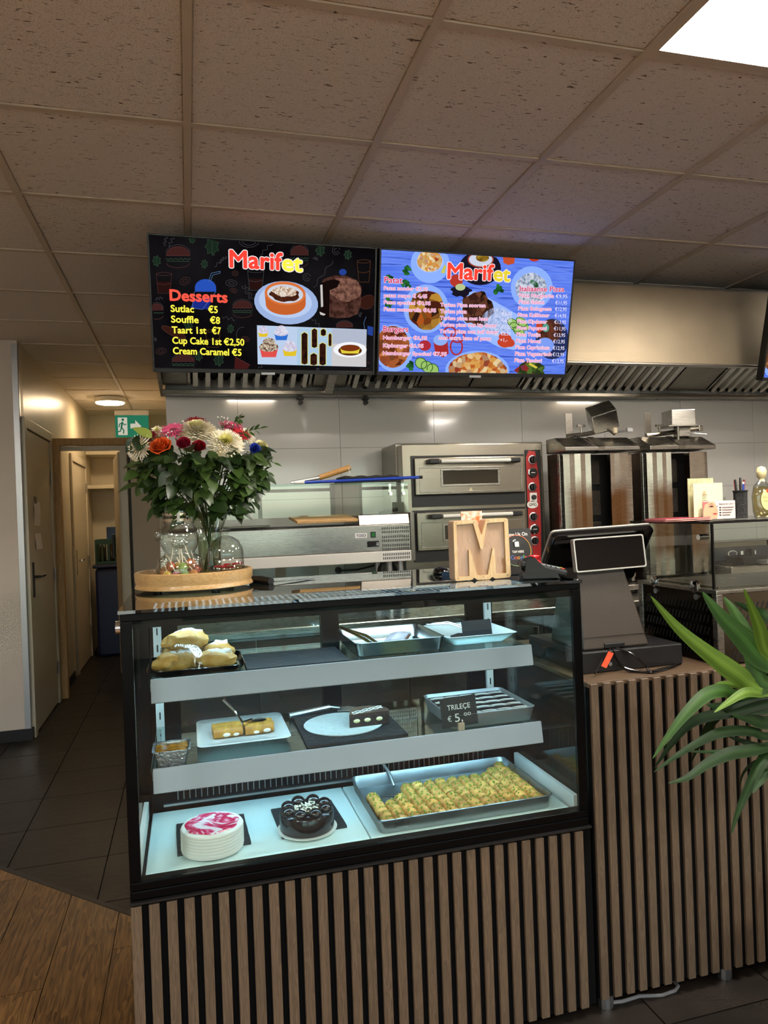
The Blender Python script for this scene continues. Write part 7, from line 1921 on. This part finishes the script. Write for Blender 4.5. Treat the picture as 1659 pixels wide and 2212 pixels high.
MB().lathe([(.020, .003), (.031, .02), (.0335, zb(1072)), (.028, zb(1052)), (.001, zb(1050))], 28, sy=.5).build('liquid', glass('cologne', '#f3e8c4', .03), bt_, world=False, smooth=True)
MB().lathe([(.010, zb(1040)), (.008, zb(1034)), (.0135, zb(1029)), (.0155, zb(1020)), (.0155, zb(1018)), (.012, zb(1010)), (.001, zb(1007))], 24).build('stopper', mat('cream_cap', '#e6d9a4', .35), bt_, world=False, smooth=True)
MB().lathe([(.026, 0), (.026, .0006), (.001, .0006)], 32, sy=1.25).xf(Matrix.Translation((.002, -.0208, zb(1080))) @ Matrix.Rotation(PI / 2, 4, 'X')).build('label', mat('cream_label', '#e8d68e', .5), bt_, world=False)
MB().prism([(-.005, .0), (.005, 0), (.005, -.008), (0, -.013), (-.005, -.008)], 'y', -.0222, -.0215).xf(Matrix.Translation((.002, 0, zb(1057)))).build('crest', mat('crest_red', '#b8452e', .5), bt_, world=False)
text_on('Zeytin Çiçeği', Vector((-.018, -.0222, zb(1076))), (1, 0, 0), (0, 0, 1), .040, .0055, mat('ink_dark', '#1c1416', .5), bt_, 'label_lettering')
text_on('Kolonyası', Vector((-.013, -.0222, zb(1084))), (1, 0, 0), (0, 0, 1), .030, .0055, mat('ink_dark', '#1c1416', .5), bt_, 'label_lettering')

# ------------------------------------------------------------------ plant standing before the counter
PX, PYY = 1.60, 1.46
pt = thing('potted_plant', 'strap-leaved green plant in a pot before the tall slatted counter', 'plant', (PX, PYY, 0))
MB().lathe([(.11, 0), (.115, .01), (.145, .30), (.15, .32), (.135, .32), (.128, .27), (.001, .27)], 36, (PX, PYY, 0)).build('pot', mat('pot_glaze', '#3a3a3c', .3), pt, smooth=True)
MB().lathe([(.127, .272), (.06, .285), (.001, .285)], 24, (PX, PYY, 0)).build('soil', mat('soil', '#1d140d', .95, bump=(60, .8)), pt, smooth=True)
MB().tube([(PX, PYY, .27), (PX + .01, PYY, .6), (PX - .01, PYY, .90)], [.02, .017, .013], 10).build('cane', mat('cane', '#7a6a4a', .7, bump=(60, .4)), pt, smooth=True)
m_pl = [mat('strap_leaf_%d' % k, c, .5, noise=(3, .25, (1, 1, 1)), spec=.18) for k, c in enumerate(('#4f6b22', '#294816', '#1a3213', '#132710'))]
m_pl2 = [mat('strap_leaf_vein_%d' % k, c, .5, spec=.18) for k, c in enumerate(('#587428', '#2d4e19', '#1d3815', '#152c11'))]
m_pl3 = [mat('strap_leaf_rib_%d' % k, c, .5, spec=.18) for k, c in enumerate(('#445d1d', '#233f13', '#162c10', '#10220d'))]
def pleaf(pts, w, mi, yt, yb=1.47, fold=.18, label=None):
    n = len(pts); P_ = [py(1270 + x / 3.686, 1240 + y / 3.686, yt + (yb - yt) * i / (n - 1)) for i, (x, y) in enumerate(pts)]
    base = Vector((PX - .01, PYY, max(.55, min(.9, P_[-1].z - .03)))); P_.append((P_[-1] + base) / 2 + Vector((0, 0, .03))); P_.append(base)
    sm = []
    for i in range(len(P_) - 1):
        p0, p1, p2, p3 = P_[max(i - 1, 0)], P_[i], P_[i + 1], P_[min(i + 2, len(P_) - 1)]
        for j in range(6):
            t = j / 6; sm.append(.5 * ((2 * p1) + (p2 - p0) * t + (2 * p0 - 5 * p1 + 4 * p2 - p3) * t * t + (3 * p1 - p0 - 3 * p2 + p3) * t ** 3))
    sm.append(P_[-1]); N_ = len(sm); mb = MB(); ww = w / 3.686 / 1551 * 1.75 / 2
    for i, p in enumerate(sm):
        u = i / (N_ - 1); d = (sm[min(i + 1, N_ - 1)] - sm[max(i - 1, 0)]).normalized()
        view = (p - O_).normalized(); s = d.cross(view).normalized(); s = (s + Vector((0, .35, .1))).normalized(); s = (s - d * s.dot(d)).normalized(); nn = s.cross(d)
        prof = min(1, (u / .42)) ** .75 * (1 - max(0, u - .55) * 1.4); q = max(.0006, ww * prof)
        mb.v += [p + s * q * k + nn * q * (fold * abs(k) ** 1.3 + (.05 if abs(k) in (.25, .75) else 0)) for k in (-1, -.75, -.5, -.25, 0, .25, .5, .75, 1)]
    for i in range(N_ - 1):
        for j in range(8): mb.f.append((i * 9 + j, i * 9 + j + 1, (i + 1) * 9 + j + 1, (i + 1) * 9 + j)); mb.mi.append((0, 1, 0, 2, 2, 0, 1, 0)[j])
    for v in mb.v: v.y = min(v.y, 1.755)
    mb.build('leaf', [m_pl[mi], m_pl3[mi], m_pl2[mi]], pt, smooth=True, angle=80)
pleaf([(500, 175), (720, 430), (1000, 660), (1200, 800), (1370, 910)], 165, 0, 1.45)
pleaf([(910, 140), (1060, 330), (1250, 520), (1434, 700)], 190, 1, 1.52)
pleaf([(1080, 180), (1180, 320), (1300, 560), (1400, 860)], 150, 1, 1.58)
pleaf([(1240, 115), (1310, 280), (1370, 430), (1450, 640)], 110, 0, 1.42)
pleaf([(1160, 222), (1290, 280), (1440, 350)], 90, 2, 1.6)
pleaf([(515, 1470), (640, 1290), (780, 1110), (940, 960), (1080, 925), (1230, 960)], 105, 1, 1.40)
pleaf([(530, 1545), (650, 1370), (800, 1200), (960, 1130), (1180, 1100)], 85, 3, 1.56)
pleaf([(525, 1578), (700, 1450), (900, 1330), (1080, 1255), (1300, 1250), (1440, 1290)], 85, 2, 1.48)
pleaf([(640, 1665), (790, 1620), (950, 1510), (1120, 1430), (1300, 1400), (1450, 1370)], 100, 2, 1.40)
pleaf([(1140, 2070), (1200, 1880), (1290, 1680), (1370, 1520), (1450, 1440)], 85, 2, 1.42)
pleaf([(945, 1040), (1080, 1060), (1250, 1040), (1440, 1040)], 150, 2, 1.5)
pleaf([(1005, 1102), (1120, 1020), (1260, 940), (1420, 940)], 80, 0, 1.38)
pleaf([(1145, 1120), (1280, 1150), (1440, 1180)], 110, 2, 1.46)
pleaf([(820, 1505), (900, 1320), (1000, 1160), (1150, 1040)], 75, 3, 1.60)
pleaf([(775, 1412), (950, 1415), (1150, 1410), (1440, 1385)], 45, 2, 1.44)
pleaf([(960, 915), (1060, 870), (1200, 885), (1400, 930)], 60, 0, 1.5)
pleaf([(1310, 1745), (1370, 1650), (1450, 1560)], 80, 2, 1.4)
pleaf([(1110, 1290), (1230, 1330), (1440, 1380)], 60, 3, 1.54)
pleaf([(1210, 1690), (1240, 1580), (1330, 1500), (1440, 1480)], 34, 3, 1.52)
